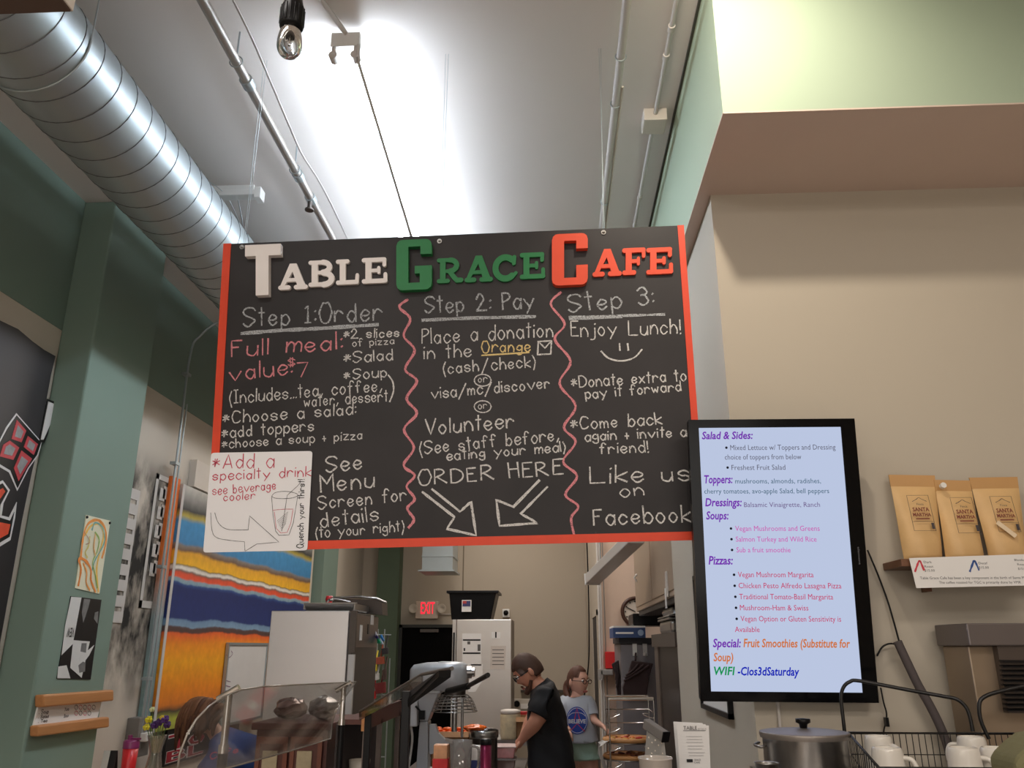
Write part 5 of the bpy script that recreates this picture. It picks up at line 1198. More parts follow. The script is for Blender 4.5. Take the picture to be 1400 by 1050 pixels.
# foil packs of pink meat, jars, cartons
c = atY(691, 1010, 5.9)
for i, (z0, z1, col, lab) in enumerate(((PT, PT + .075, (110, 84, 78), 'clear plastic tub with dark contents beside the man’s hands'), (PT + .075, PT + .15, (214, 150, 150), 'clear tub of pink meat stacked on top by the man’s hands'))):
    t = thing('food_tub', lab.replace('’', "'"), 'tub', (c.x, 5.9, z0))
    x0, x1 = c.x - .085, c.x + .07
    MB().hexa([(x0 + .01, 5.82, z0), (x1 - .01, 5.82, z0), (x1 - .01, 5.98, z0), (x0 + .01, 5.98, z0), (x0, 5.81, z1 - .008), (x1, 5.81, z1 - .008), (x1, 5.99, z1 - .008), (x0, 5.99, z1 - .008)]).build('tub', M('tub_%d' % i, col, .25, var=.3, scale=25, coat=.5), t, bevel=.006)
    MB().box((x0 - .006, 5.805, z1 - .01), (x1 + .006, 5.995, z1 - .001)).build('lid', M('tub_lid_%d' % i, (214, 186, 182) if i else (150, 140, 136), .3), t, bevel=.003)
rb = thing('wall_side_shelf', 'steel back shelf behind the prep table', 'shelf', (-.4, 6.9, 0)); rb.name = 'back_shelf'
box((-.62, 6.7, PT + .06), (-.15, 7.1, PT + .10), 'shelf_top', steel, rb)
for x_ in (-.6, -.17): MB().cyl((x_, 6.9, 0), (x_, 6.9, PT + .06), .015).build('leg', steel, rb)
c = atY(698, 990, 6.8)
t = thing('plastic_jar', 'cloudy plastic jar with a pale lid behind the food tubs', 'jar', (c.x, 6.8, PT + .10))
zt = atY(698, 970, 6.8).z
MB().lathe((c.x, 6.8, PT + .1), [(0, 0), (.075, 0), (.08, .02), (.08, zt - PT - .14), (.07, zt - PT - .12), (0, zt - PT - .12)], 20).build('jar', M('jar_cream', (214, 196, 160), .35, var=.3, scale=30), t)
MB().lathe((c.x, 6.8, zt - .03), [(0, 0), (.078, 0), (.078, .025), (.05, .032), (0, .032)], 20).build('lid', M('lid_pale', (220, 210, 200), .4), t)
p = atY(706, 978, 6.75); q_ = atY(722, 1012, 6.75)
open_box(p.x, p.x + .16, 6.71, 6.95, PT + .10, p.z - .01, cb, 'cardboard_box', 'brown cardboard box just left of the man')
c = atY(714, 977, 6.98); tag(box((c.x - .05, 6.97, PT + .10), (c.x + .1, 7.05, c.z + .02), 'red_carton', M('red_carton', (190, 34, 40), .5)), 'small red and white carton behind the cardboard box', 'carton')
# things at the bottom edge, on the counter nearer the camera
FZ = 1.12
t = thing('front_shelf', 'raised front shelf below the bottom edge of the photograph', 'shelf', (.35, 2.7, 0)); fr = t
t['label'] = 'steel shelf that carries the tumbler, pitcher, grater and paper cup'
box((-.45, 3.0, FZ - .03), (-.07 + .05, 3.6, FZ), 'shelf_top', ctr, t)
box((-.02, 2.2, FZ - .03), (.62, 2.95, FZ), 'shelf_top', ctr, t)
for x_, y_ in ((-.05, 3.57), (-.07, 3.03), (.0, 2.25), (.6, 2.25), (.6, 2.92), (-.0, 2.92)): MB().cyl((x_, y_, 0), (x_, y_, FZ - .03), .012).build('leg', steel, t)
c = atY(664, 1040, 3.3); zt = atY(664, 1010, 3.3).z
t = thing('tumbler', 'tall maroon metal tumbler with a black lid at the bottom edge', 'tumbler', (c.x, 3.3, FZ))
MB().lathe((c.x, 3.3, FZ), [(0, 0), (.019, 0), (.021, .01), (.021, zt - FZ - .02), (0, zt - FZ - .02)], 20).build('body', M('maroon_metal', (120, 30, 66), .3, .6), t)
MB().lathe((c.x, 3.3, zt - .02), [(0, 0), (.022, 0), (.022, .016), (.018, .02), (0, .02)], 20).build('lid', black, t)
c = atY(630, 1040, 3.4); zt = atY(630, 1012, 3.4).z
t = thing('measuring_pitcher', 'cloudy clear plastic pitcher in front of the cardboard box', 'pitcher', (c.x, 3.4, FZ))
pl_ = clear('cloudy_plastic', (.7, .68, .66), .12, .45, (150, 144, 140))
MB().lathe((c.x, 3.4, FZ), [(0, 0), (.034, 0), (.044, zt - FZ), (.041, zt - FZ), (.031, .006), (0, .006)], 24).build('jug', pl_, t)
MB().tube(smooth([(c.x + .043, 3.4, zt - .02), (c.x + .07, 3.38, zt - .03), (c.x + .066, 3.38, zt - .1), (c.x + .038, 3.4, zt - .14)], 4), .005, 7).build('handle', pl_, t)
MB().prism([(c.x - .03, 3.365, zt), (c.x - .058, 3.37, zt + .012), (c.x - .03, 3.42, zt)], (0, 0, -.01)).build('spout', pl_, t)
for i, (px, py, w_, col, c2_, lab) in enumerate(((603, 1018, .03, (206, 150, 110), (206, 40, 44), 'small red and tan spice carton left of the pitcher'), (650, 1020, .026, (214, 212, 210), (36, 50, 110), 'small blue carton with a white top between pitcher and tumbler'))):
    c = atY(px, py, 3.5); t = thing('spice_carton', lab, 'carton', (c.x, 3.5, FZ))
    zt = c.z
    box((c.x - w_, 3.48, FZ), (c.x + w_, 3.54, zt - .05), 'box_body', M('cart_a%d' % i, c2_, .5, var=.3, scale=40), t, bevel=.002)
    box((c.x - w_*.9, 3.482, zt - .05), (c.x + w_*.9, 3.538, zt), 'box_top', M('cart_b%d' % i, col, .5, var=.3, scale=40), t, bevel=.002)
    if i == 0: box((c.x - w_*.7, 3.477, FZ + .06), (c.x + w_*.5, 3.48, FZ + .09), 'label_band', paper, t)
# ================================================================== KITCHEN, RIGHT HALF
# overhead hood cabinet with receding face
t = thing('overhead_cabinet', 'beige metal overhead cabinet whose long side faces left, above the steel pan', 'cabinet', (.95, 5.9, 1.98))
cbm = M('cabinet_beige', (168, 148, 128), .4, .3, .06, 2)
box((.69, 4.78, 1.985), (1.5, 7.2, 3.3), 'body', cbm, t, bevel=.006)
box((.684, 4.80, 2.02), (.69, 5.95, 3.28), 'door', cbm, t, bevel=.002); box((.684, 5.98, 2.02), (.69, 7.18, 3.28), 'door', cbm, t, bevel=.002)
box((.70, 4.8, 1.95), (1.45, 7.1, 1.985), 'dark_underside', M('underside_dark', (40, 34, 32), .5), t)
c = atX(912, 793, .684); MB().box((.676, c.y - .03, c.z - .10), (.684, c.y + .03, c.z + .05)).build('latch', off, t)
c = atX(911, 818, .684); box((.678, c.y - .02, c.z - .06), (.684, c.y + .02, c.z + .06), 'label', paper, t)
c = atX(871, 790, .684); MB().tube([(.684, c.y, c.z - .03), (.66, c.y, c.z), (.684, c.y, c.z + .03)], .008, 7).build('handle', off, t)
for q_ in (5.0, 7.0): MB().cyl((1.3, q_, 3.3), (1.1, q_, CEIL), .012, n=8).build('hanger_rod', galv, t)
# dark steel fridge, stainless pans on top
t = thing('dark_refrigerator', 'dark steel refrigerator standing behind the wall end, pans on top', 'refrigerator', (1.0, 5.4, 0))
zt = atY(893, 872, 5.9).z
box((.69, 4.82, 0), (1.4, 5.75, zt - .06), 'body', M('dark_brown_steel', (44, 36, 34), .4, .4), t); box((.68, 5.76, .1), (1.4, 5.95, zt - .06), 'door', M('door_taupe', (110, 98, 90), .35, .5), t)
box((.665, 4.8, zt - .06), (1.4, 5.96, zt + .02), 'top_trim', M('trim_taupe', (84, 74, 68), .4, .4), t)
t = thing('covered_pan', 'stainless pan with a domed lid on top of the dark refrigerator', 'pan', (.85, 5.5, zt + .02))
def rbox(x0, x1, y0, y1, z0, z1, bev, nm, mat, t): return box((x0, y0, z0), (x1, y1, z1), nm, mat, t, bevel=bev)
rbox(.70, 1.1, 5.2, 5.75, zt + .02, zt + .10, .02, 'pan', steel, t); MB().box((.69, 5.19, zt + .10), (1.11, 5.76, zt + .112)).box((.69, 5.19, zt + .118), (1.11, 5.76, zt + .126)).build('rim', steel, t, bevel=.003); rbox(.715, 1.08, 5.22, 5.73, zt + .126, 1.945, .03, 'lid', steel, t)
# grey locker/fridge with aprons
a, b = atY(848, 880, 7.2), atY(896, 880, 7.2)
t = thing('grey_refrigerator', 'grey appliance with white hooks, partly behind hanging brown aprons', 'refrigerator', (.8, 7.5, 0))
box((a.x, 7.22, 0), (1.5, 7.95, a.z - .0), 'body', M('appliance_grey', (122, 118, 122), .4, .3), t, bevel=.01)
box((a.x - .01, 7.2, a.z), (1.5, 7.96, atY(850, 872, 7.2).z), 'top_cover', M('cover_dark', (36, 36, 44), .5), t)
gt_ = atY(850, 872, 7.2).z
for px in (868, 882): c = atY(px, 888, 7.2); MB().box((c.x - .018, 7.205, c.z - .05), (c.x + .018, 7.22, c.z + .05)).tube([(c.x, 7.205, c.z - .02), (c.x, 7.18, c.z - .05), (c.x, 7.17, c.z - .02)], .006, 6).build('hook', white, t)
t = thing('blue_carton', 'flat blue and white carton lying on top of the grey appliance', 'carton', (.7, 7.4, gt_))
a, b = atY(833, 871, 7.0), atY(885, 871, 7.0); z1 = atY(833, 860, 7.0).z
a.x = max(a.x, .48)
z0 = gt_; z1 = z0 + .08
box((a.x, 7.12, z0), (b.x, 7.6, z1), 'carton', M('blue_print', (44, 70, 120), .5, var=.15, scale=20), t); box((a.x, 7.121, z1), (b.x, 7.6, z1 + .015), 'top_face', paper, t)
box((a.x + .02, 7.117, z0 + .03), (b.x - .1, 7.12, z0 + .045), 'print_line', paper, t); MB().cyl((b.x - .04, 7.121, z0 + .04), (b.x - .04, 7.115, z0 + .04), .025, n=16).build('print_ring', M('print_pale_blue', (150, 170, 200), .5), t)
t = tag(box((.66, 7.25, z1 + .02), (1.1, 7.7, z1 + .12), 'black_case', black, bevel=.01), 'black case stacked on the blue carton under the beige cabinet', 'case')
apm = M('apron_brown', (48, 30, 30), .85, var=.2, scale=12)
def apron(pix, Y, label, mat):
    t = thing('apron', label, 'apron', tuple(atY(pix[0][0], pix[0][1], Y)))
    pts = [atY(px, py, Y) for px, py in pix]
    MB().prism([tuple(p) for p in pts], (0, .03, 0)).build('cloth', mat, t, bevel=.008)
    for i in range(3):
        a_ = pts[0].lerp(pts[1], .3 + .25*i); b_ = pts[-1].lerp(pts[-2], .3 + .2*i) if len(pts) > 3 else pts[-1]
        MB().tube([(a_.x, Y - .002, a_.z - .02), ((a_.x + b_.x)/2 + .01, Y - .012, (a_.z + b_.z)/2), (b_.x, Y - .002, b_.z + .02)], .010, 7).build('fold', mat, t)
    return t, pts
t, pts = apron([(864, 903), (893, 907), (888, 925), (884, 952), (853, 952), (851, 940), (858, 922)], 7.10, 'dark brown apron hanging from the white hook on the grey appliance', apm)
c = atY(869, 893, 7.17); MB().tube([(c.x, 7.16, c.z), (pts[0].x + .03, 7.12, pts[0].z)], .008, 6).build('neck_strap', apm, t)
t, pts = apron([(836, 908), (846, 902), (849, 930), (852, 952), (844, 952), (842, 925)], 7.3, 'narrow dark apron hanging beside the red wall box', M('apron_dark', (40, 26, 28), .85))
t.location = t.location
# red wall box + grey bracket, clock, diagonal strip light, pipes
a, b = atY(827, 891, 8.15), atY(844, 914, 8.15)
t = thing('red_wall_box', 'red box on the pinkish wall above a grey bracket', 'box', ((a.x + b.x)/2, 8.17, b.z)); box((a.x, 8.1, b.z), (b.x + .05, 8.2, a.z), 'box', M('red_box', (200, 30, 30), .4), t, bevel=.006)
a, b = atY(817, 915, 8.1), atY(838, 929, 8.1)
t['label'] = 'red box with a grey bracket below it on the pinkish wall'
box((a.x + .02, 8.0, b.z + .04), (b.x, 8.2, a.z), 'bracket', M('bracket_grey', (150, 146, 142), .4, .5), t, bevel=.008); box((a.x, 8.0, b.z), (a.x + .04, 8.1, a.z), 'bracket_arm', MATS['bracket_grey'], t)
c = atY(869, 836, 8.15)
t = thing('round_clock', 'round dark-rimmed wall clock half hidden behind the beige cabinet', 'clock', (c.x, 8.17, c.z - .15))
r_ = .125
MB().tube([(c.x + r_*math.cos(a), 8.17, c.z + r_*math.sin(a)) for a in [2*math.pi*i/32 for i in range(32)]], .018, 8, closed=True).build('rim', M('clock_brown', (70, 40, 28), .4), t)
MB().cyl((c.x, 8.2, c.z), (c.x, 8.18, c.z), r_, n=32).build('face', M('clock_face', (214, 200, 184), .5), t)
m = MB()
for i in range(12): a_ = i*math.pi/6; m.box((c.x + .095*math.cos(a_) - .006, 8.176, c.z + .095*math.sin(a_) - .006), (c.x + .095*math.cos(a_) + .006, 8.18, c.z + .095*math.sin(a_) + .006))
m.build('hour_marks', black, t); MB().tube([(c.x, 8.174, c.z), (c.x - .08, 8.174, c.z + .04)], .004, 5).build('hand', black, t)
A = atY(810, 792, 6.8); B = atY(862, 742, 5.9)
d = (B - A); pl = Plane(A, d, (0, 0, 1))
t = thing('hanging_strip_light', 'unlit white metal strip light hanging below the chalkboard, pointing up to the right', 'light', tuple(A))
Lg = d.length*1.12
m = MB().pp(Plane(A, d, (0, 0, 1)), [(0, -.04), (Lg, -.04), (Lg, .04), (0, .04)], -.06, .06); m.build('housing', M('strip_grey', (186, 180, 174), .4), t, bevel=.006)
MB().pp(Plane(A, d, (0, 0, 1)), [(-.01, -.045), (.01, -.045), (.01, .045), (-.01, .045)], -.065, .065).build('end_cap', white, t)
for f_ in (.25, 1.0): q = A + d*f_; MB().cyl((q.x, q.y, q.z + .03), (q.x, q.y, CEIL), .004, n=6).build('hanging_wire', galv, t)
t = thing('kitchen_pipes', 'thin vertical pipes running down beside the dark side doorway', 'pipe', (.44, 8.1, 0))
for px, r_, mm in ((820.5, .012, off), (823.5, .008, off), (828, .006, M('pipe_grey', (130, 120, 112), .5))):
    c = atY(px, 880, 8.15); MB().cyl((c.x, 8.15, 0), (c.x, 8.15, CEIL), r_, n=10).build('pipe', mm, t)
t = thing('drooping_cable', 'black cable drooping down the tan wall behind the girl', 'cable', (.38, 9.9, 1)); 
MB().tube(smooth([(.385, 9.9, 3.4), (.395, 9.9, 2.6), (.390, 9.9, 1.9), (.37, 9.9, 1.5), (.30, 9.9, 1.1)], 5), .008, 6).build('cable', black, t)
# green patch and white beam above the pinkish wall
t = struct(box((.44, 8.12, 2.95), (1.6, 8.2, 3.06), 'trim_5', M('trim_white', (220, 206, 194), .6)))
t = struct(box((.44, 8.15, 3.06), (1.6, 8.2, 3.5), 'trim_6', M('green_patch', (140, 156, 120), .7)))
# pizza rack
RX0, RX1, RY = .318, .592, 5.5
rt = thing('rack_table', 'low steel table under the wire pizza rack', 'table', (.45, 5.5, 0)); RZ = .9
box((.25, 5.3, RZ - .04), (.66, 5.8, RZ), 'table_top', steel, rt)
for x_ in (.28, .63):
    for y_ in (5.33, 5.77): MB().cyl((x_, y_, 0), (x_, y_, RZ - .04), .014).build('leg', steel, rt)
t = thing('pizza_rack', 'chrome wire pizza rack with three pizzas, right of the girl', 'rack', (.45, 5.5, RZ))
chr_ = M('chrome', (210, 206, 202), .15, 1); zt = 1.40
for x_ in (RX0, RX1):
    for y_ in (5.36, 5.66): MB().cyl((x_, y_, RZ), (x_, y_, zt), .005, n=8).build('upright', chr_, t)
for y_ in (5.36, 5.66): MB().cyl((RX0, y_, zt), (RX1, y_, zt), .011 if y_ < 5.5 else .006, n=10).build('top_bar', chr_, t)
levels = [1.32, 1.24, 1.135, 1.04, .95]
for z_ in levels:
    m = MB(); m.tube([(RX0, 5.36, z_), (RX0, 5.66, z_), (RX1, 5.66, z_), (RX1, 5.36, z_)], .004, 6)
    for s_, x_ in ((1, RX0), (-1, RX1)): m.tube(smooth([(x_, 5.36, z_ - .03), (x_ + s_*.03, 5.36, z_ - .025), (x_ + s_*.07, 5.36, z_ - .005), (x_ + s_*.03, 5.36, z_ - .005)], 4), .0035, 6)
    m.build('wire_shelf', chr_, t)
def pizza(z_, label, seed, col):
    random.seed(seed); c = ((RX0 + RX1)/2 - .02, 5.5, z_ + .006)
    t = thing('pizza', label, 'pizza', c, 'pizzas on the wire rack')
    MB().lathe(c, [(0, 0), (.155, 0), (.165, .006), (.0, .006)], 28).build('pan', steel, t)
    MB().lathe((c[0], c[1], c[2] + .006), smooth([(0, .0), (.13, .0), (.152, .004), (.155, .016), (.143, .026), (.13, .02), (0, .018)], 3), 28).build('crust', M('crust', (196, 140, 84), .7, var=.25, scale=30), t)
    MB().lathe((c[0], c[1], c[2] + .0245), [(0, 0), (.13, 0), (.13, .002), (0, .003)], 28).build('cheese', M('cheese', (206, 130, 70), .6, var=.3, scale=40), t)
    for i in range(16):
        a_ = random.random()*6.28; r_ = .12*math.sqrt(random.random()); k_ = random.choice(col)
        MB().ball((c[0] + r_*math.cos(a_), c[1] + r_*math.sin(a_), c[2] + .03), (.017, .014, .007), 7, 5).build('topping', M('top_%d_%d_%d' % k_, k_, .5, var=.3, scale=60), t)
    return t
pizza(1.135, 'top pizza on the wire rack, red and orange toppings', 3, [(190, 50, 40), (220, 120, 50), (150, 40, 36), (216, 160, 80)])
pizza(1.04, 'lower pizza on the wire rack, dark brown toppings', 4, [(90, 40, 30), (120, 60, 40), (200, 140, 90)])
random.seed(4)
m = MB()
for i in range(12):
    y_ = 5.35 + .02*i; pts = [(RX0 + .0 + random.uniform(-.01, .01), y_, 1.165), (RX0 - .06 + random.uniform(-.01, .01), y_, 1.13 + random.uniform(-.015, .015)), (RX0 - .055 + random.uniform(-.015, .015), y_, 1.07), (RX0 - .02 + random.uniform(-.02, .01), y_, .99)]
    if i: 
        m.add(prev + pts, [(k_, k_ + 1, 4 + k_ + 1, 4 + k_) for k_ in range(3)])
    prev = pts
tag(m.build('plastic_wrap', clear('plastic_wrap', (.8, .78, .76), .3, .6, (226, 220, 214))), 'crumpled clear wrap hanging from the left edge of the pizzas', 'wrap')

# grater, cup, flyer stand
Yg = 2.62
t = thing('box_grater', 'steel box grater with a grey handle bar, tilted, left of the flyers', 'grater', (.29, Yg, FZ))
P_ = lambda px, py, Y=Yg: atY(px, py, Y)
gs = M('grater_steel', (190, 190, 190), .3, .7, .08, 6)
tl, tr_ = P_(884, 1000), P_(907, 1010, Yg - .04); bl, br = P_(866, 1075), P_(922, 1075, Yg - .06)
bl.z = br.z = FZ
x0, x1 = bl.x, br.x
T0 = [(tl.x, Yg, tl.z), (tr_.x, Yg - .05, tr_.z + .0), (tr_.x + .005, Yg + .03, tr_.z + .01), (tl.x + .01, Yg + .05, tl.z + .01)]
B0 = [(x0, Yg - .0, FZ), (x1, Yg - .09, FZ), (x1 + .01, Yg + .05, FZ), (x0 + .01, Yg + .1, FZ)]
MB().add(B0 + T0, [(0, 1, 5, 4), (1, 2, 6, 5), (2, 3, 7, 6), (3, 0, 4, 7), (4, 5, 6, 7)]).build('blades', gs, t, bevel=.002)
b0, b1_, t0_, t1_ = [Vector(p) for p in (B0[0], B0[1], T0[0], T0[1])]
nrm = ((b1_ - b0).cross(t0_ - b0)).normalized()
for i in range(5):
    for j in range(8):
        u_ = .15 + i*.175; v_ = .96 - j*.085 - (i % 2)*.03; p = (b0.lerp(b1_, u_)).lerp(t0_.lerp(t1_, u_), v_)
        MB().ball(p + nrm*.0, (.0028, .0028, .0028), 6, 4).build('grating_hole', M('hole_bright', (236, 226, 214), .4), t)
h0, h1 = P_(885, 990), P_(908, 1006, Yg - .06)
d = (h1 - h0); 
MB().pp(Plane(h0, d, (0, 0, 1)), [(-.006, -.014), (d.length + .006, -.014), (d.length + .006, .014), (-.006, .014)], -.012, .012).build('handle', M('grater_grey', (120, 116, 114), .4), t, bevel=.003)
d2 = d.normalized(); MB().pp(Plane(h1 + d2*.006, d, (0, 0, 1)), [(0, -.015), (.003, -.015), (.003, .015), (0, .015)], -.013, .013).build('handle_cap', black, t)
c = atY(896, 1040, 2.35); zt = atY(896, 1036, 2.35).z
t = thing('paper_cup', 'empty pale plastic cup in front of the grater', 'cup', (c.x, 2.35, FZ))
MB().lathe((c.x, 2.35, FZ), [(0, 0), (.030, 0), (.043, zt - FZ), (.045, zt - FZ + .002), (.045, zt - FZ - .003), (.041, zt - FZ - .004), (.028, .004), (0, .004)], 28).build('cup', clear('cup_plastic', (.9, .88, .86), .12, .45, (222, 214, 206)), t)
Yf = 2.72
q = [atY(*p, Yf) for p in ((925, 989), (969, 992), (970, 1075), (931, 1075))]
FL_ = Plane(q[3], (q[2] - q[3]), (q[0] - q[3]))
t = thing('flyer_stand', 'upright stack of white printed flyers in a clear holder beside the grater', 'flyers', (q[3].x + .05, Yf, FZ))
for k_ in range(3):
    dx = -.004*k_; MB().prism([(q[0].x + dx, Yf + .006*k_, q[0].z + .002*k_), (q[1].x + dx*2, Yf + .006*k_, q[1].z + .003*k_), (q[2].x, Yf + .006*k_, FZ + .01), (q[3].x, Yf + .006*k_, FZ + .01)], (0, .001, 0)).build('flyer', paper, t)
FF = Plane((q[3].x, Yf - .002, 1.4), (1, 0, 0), (0, 0, 1))
ug = M('ink_grey', (90, 88, 90), .6)
def ft(s, x0, x1, y, cp, mm=ug):
    a = FF.uv(x0, y); b = FF.uv(x1, y); type_text(FF, s, a[0], a[1], b[0] - a[0], FF.uv(x0, y - cp)[1] - a[1], mm, t, 'flyer_text', d=.0005)
ft('TABLE', 934.5, 953, 997.5, 5, ink); ft('grace', 954, 966, 997.5, 3.5, M('ink_light', (190, 188, 188), .6))
for k_, (x0, x1, y) in enumerate(((938, 960, 1007), (939, 960, 1011), (938, 961, 1015), (940, 962, 1020), (940, 960, 1024), (941, 964, 1029), (942, 962, 1033))):
    a, b = FF.uv(x0, y), FF.uv(x1, y); MB().pp(FF, [a, (b[0], a[1]), (b[0], a[1] + .0012), (a[0], a[1] + .0012)], 0, .0004).build('flyer_line', MATS['ink_light'], t)
a, b = FF.uv(934, 999), FF.uv(965, 999); MB().pp(FF, [a, b, (b[0], b[1] + .0012), (a[0], a[1] + .0012)], 0, .0006).build('flyer_rule', ug, t)
a, b = FF.uv(939, 1042), FF.uv(947, 1038); MB().pp(FF, [a, (b[0], a[1]), b, (a[0], b[1])], 0, .0005).build('flyer_logo', black, t); ft('GRACE', 949, 958, 1040, 2.4); ft('CAFE', 949, 957, 1043.5, 2.2)
MB().box((q[3].x - .004, Yf - .012, FZ), (q[2].x + .006, Yf + .03, FZ + .01)).box((q[3].x - .004, Yf - .012, FZ), (q[2].x + .012, Yf - .009, FZ + .16)).build('holder', clear('holder_clear', (.95, .95, .95), .08), t)

# ================================================================== COFFEE SHELF
t = thing('coffee_shelf', 'narrow brown wooden wall shelf carrying coffee bags', 'shelf', (1.5, 2.93, 1.97))
zs_ = atY(1243, 764, 2.84).z
x0 = atY(1222, 768, 2.9).x
box((x0, 2.84, zs_ - .025), (2.3, 3.0, zs_), 'board', M('shelf_brown', (110, 72, 48), .5, var=.2, scale=6), t, bevel=.002)
for x_ in (x0 + .12, 2.0): MB().box((x_, 2.95, zs_ - .10), (x_ + .015, 3.0, zs_ - .025)).build('bracket', M('shelf_brown', (110, 72, 48)), t)
SC = Plane((1.2, 2.828, 1.9), (1, 0, 0), (0, 0, 1))
t = thing('price_card', 'long white price card hanging from the front of the coffee shelf', 'sign', (1.5, 2.83, 1.88))
q = [SC.uv(*p) for p in ((1253, 804), (1420, 800), (1420, 757), (1243, 763))]
MB().pp(SC, q, -.002, 0).build('card', paper, t)
def st(s, x0, x1, y, cp, mm=ug, pl=SC, par=None, **k):
    a = pl.uv(x0, y); b = pl.uv(x1, y); type_text(pl, s, a[0], a[1], b[0] - a[0], pl.uv(x0, y - cp)[1] - a[1], mm, par or t, 'card_text', d=.0006, **k)
for mmm, x_, l_ in ((M('mark_red', (206, 60, 76), .5), 1251, (('Dark', 1263, 1274, 770), ('Roast', 1264, 1276, 776), ('$15.00', 1264, 1278, 781.5))), (M('mark_blue', (50, 84, 150), .5), 1326, (('Decaf', 1338, 1350, 771.5), ('$15.00', 1338, 1352, 777.5)))):
    scrawl(SC, [(x_, 781), (x_ + 5, 767), (x_ + 7, 767), (x_ + 12, 779)], .006, mmm, t, 'card_mark', False, .0008)
    for s, a_, b_, y_ in l_: st(s, a_, b_, y_, 3.2)
st('Blended', 1387, 1402, 767, 3); st('Roast', 1391, 1402, 773, 3); st('$15.00', 1392, 1404, 779, 3)
st('Table Grace Cafe has been a key component in the birth of Santa Martha', 1258, 1412, 792, 3.6); st('The coffee roasted for TGC is primarily done by VMR', 1284, 1396, 798, 3.4)
kraft = M('kraft_paper', (212, 174, 120), .5, var=.12, scale=14, bump=.25)
krl = M('kraft_seal', (190, 146, 92), .5, var=.08, scale=14)
inkb = M('ink_brown', (120, 50, 36), .6)
def bag(tl, tr, bl, br, ypos, lab, extra):
    A, B, C_, D_ = atY(*bl, ypos), atY(*br, ypos), atY(*tr, ypos), atY(*tl, ypos)
    A.z = B.z = zs_
    C_ = atY(tr[0], tr[1], ypos + .03); D_ = atY(tl[0], tl[1], ypos + .03)
    t = thing('coffee_bag', lab, 'bag', ((A.x + B.x)/2, ypos, zs_), 'kraft coffee bags on the wall shelf')
    n, k = 12, 12; fr, bk = [], []
    for i in range(k + 1):
        v_ = i/k*.86
        thick = .036*(1 - (i/k)**2.2)*(.75 + .25*min(1, i/2)) + .002
        for j in range(n + 1):
            u_ = j/n; p = A.lerp(B, u_).lerp(D_.lerp(C_, u_), v_); e = math.sin(math.pi*u_)**.45; wob = .003*math.sin(9*u_ + 7*v_ + extra)*(1 - v_)
            pinch = .5 + (u_ - .5)*(1 - .04*math.sin(math.pi*v_)); 
            fr.append((p.x, p.y - thick*e + wob, p.z)); bk.append((p.x, p.y + thick*e*.6, p.z))
    fs = [(i*(n + 1) + j, i*(n + 1) + j + 1, (i + 1)*(n + 1) + j + 1, (i + 1)*(n + 1) + j) for i in range(k) for j in range(n)]
    o_ = len(fr); m = MB().add(fr + bk, fs + [tuple(x + o_ for x in f[::-1]) for f in fs] + [tuple(range(n, -1, -1)) + tuple(o_ + j for j in range(n + 1))], True); m.build('pouch', kraft, t)
    e0, e1 = A.lerp(D_, .855), B.lerp(C_, .855); MB().prism([tuple(e0), tuple(e1), tuple(C_), tuple(D_)], (0, .004, 0)).build('sealed_top', krl, t)
    base = A.lerp(B, .5); topc = D_.lerp(C_, .5)
    LPn = Plane(A.lerp(D_, .45) + Vector((0, -.040, 0)), B - A, (topc - base) + Vector((0, .02, 0)))
    w_ = (B - A).length
    L = lambda s, u0, u1, v, h, mm, b_=0: type_text(LPn, s, w_*u0, v, w_*(u1 - u0), h, mm, t, 'bag_lettering', bold=b_, d=.0015)
    L('SANTA', .34, .78, .030, .014, inkb, .03); L('MARTHA', .32, .80, .012, .012, inkb, .03); L('Finca', .48, .66, .052, .008, ink)
    def R_(u0, v0, u1, v1, mm=ink): MB().pp(LPn, [(w_*u0, v0), (w_*u1, v0), (w_*u1, v1), (w_*u0, v1)], .0008, .0016).build('bag_print', mm, t)
    R_(.38, .001, .74, .005, inkb); R_(.26, -.008, .84, -.0072); R_(.26, .088, .84, .0888); R_(.26, -.040, .2675, .088); R_(.83, -.040, .8375, .088); R_(.26, -.040, .84, -.0392); R_(.75, -.034, .82, -.012, ink)
    MB().ribbon(LPn, smooth([(w_*.38, .066), (w_*.5, .074), (w_*.57, .08), (w_*.64, .074), (w_*.76, .066)], 4), .0018, .0016).build('bag_print', ink, t)
    return t, LPn, w_
b1t, lp, w_ = bag((1215, 649), (1278, 650), (1236, 763), (1288, 762), 2.93, 'left kraft coffee bag on the wall shelf, label lowest of the three', .3)
b2t, lp, w_ = bag((1277, 656), (1326, 657), (1293, 762), (1345, 760), 2.925, 'middle kraft coffee bag on the wall shelf, with a round white valve', 1.4)
MB().cyl(lp.P(w_*.18, .135, -.012), lp.P(w_*.18, .135, .003), .010, n=18).build('valve', white, b2t)
b3t, lp, w_ = bag((1325, 653), (1391, 652), (1352, 760), (1404, 758), 2.93, 'right kraft coffee bag on the wall shelf, with a strip of tape across its label', 2.2)
MB().ribbon(lp, [(w_*.30, -.01), (w_*.62, -.052)], .016, .004, 0).build('tape', M('clear_tape', (226, 206, 176), .25), b3t)

# ================================================================== RIGHT COUNTER
KZ = 1.33
t = thing('equipment_counter', 'steel counter along the right wall, below the pot and the mug basket', 'counter', (1.2, 2.5, 0))
box((.63, 1.6, KZ - .04), (2.6, 2.96, KZ), 'counter_top', ctr, t); box((.66, 1.8, 0), (2.55, 2.9, KZ - .04), 'cabinet', dwood, t)
t['label'] = 'steel counter under the pot and the wire basket of mugs'
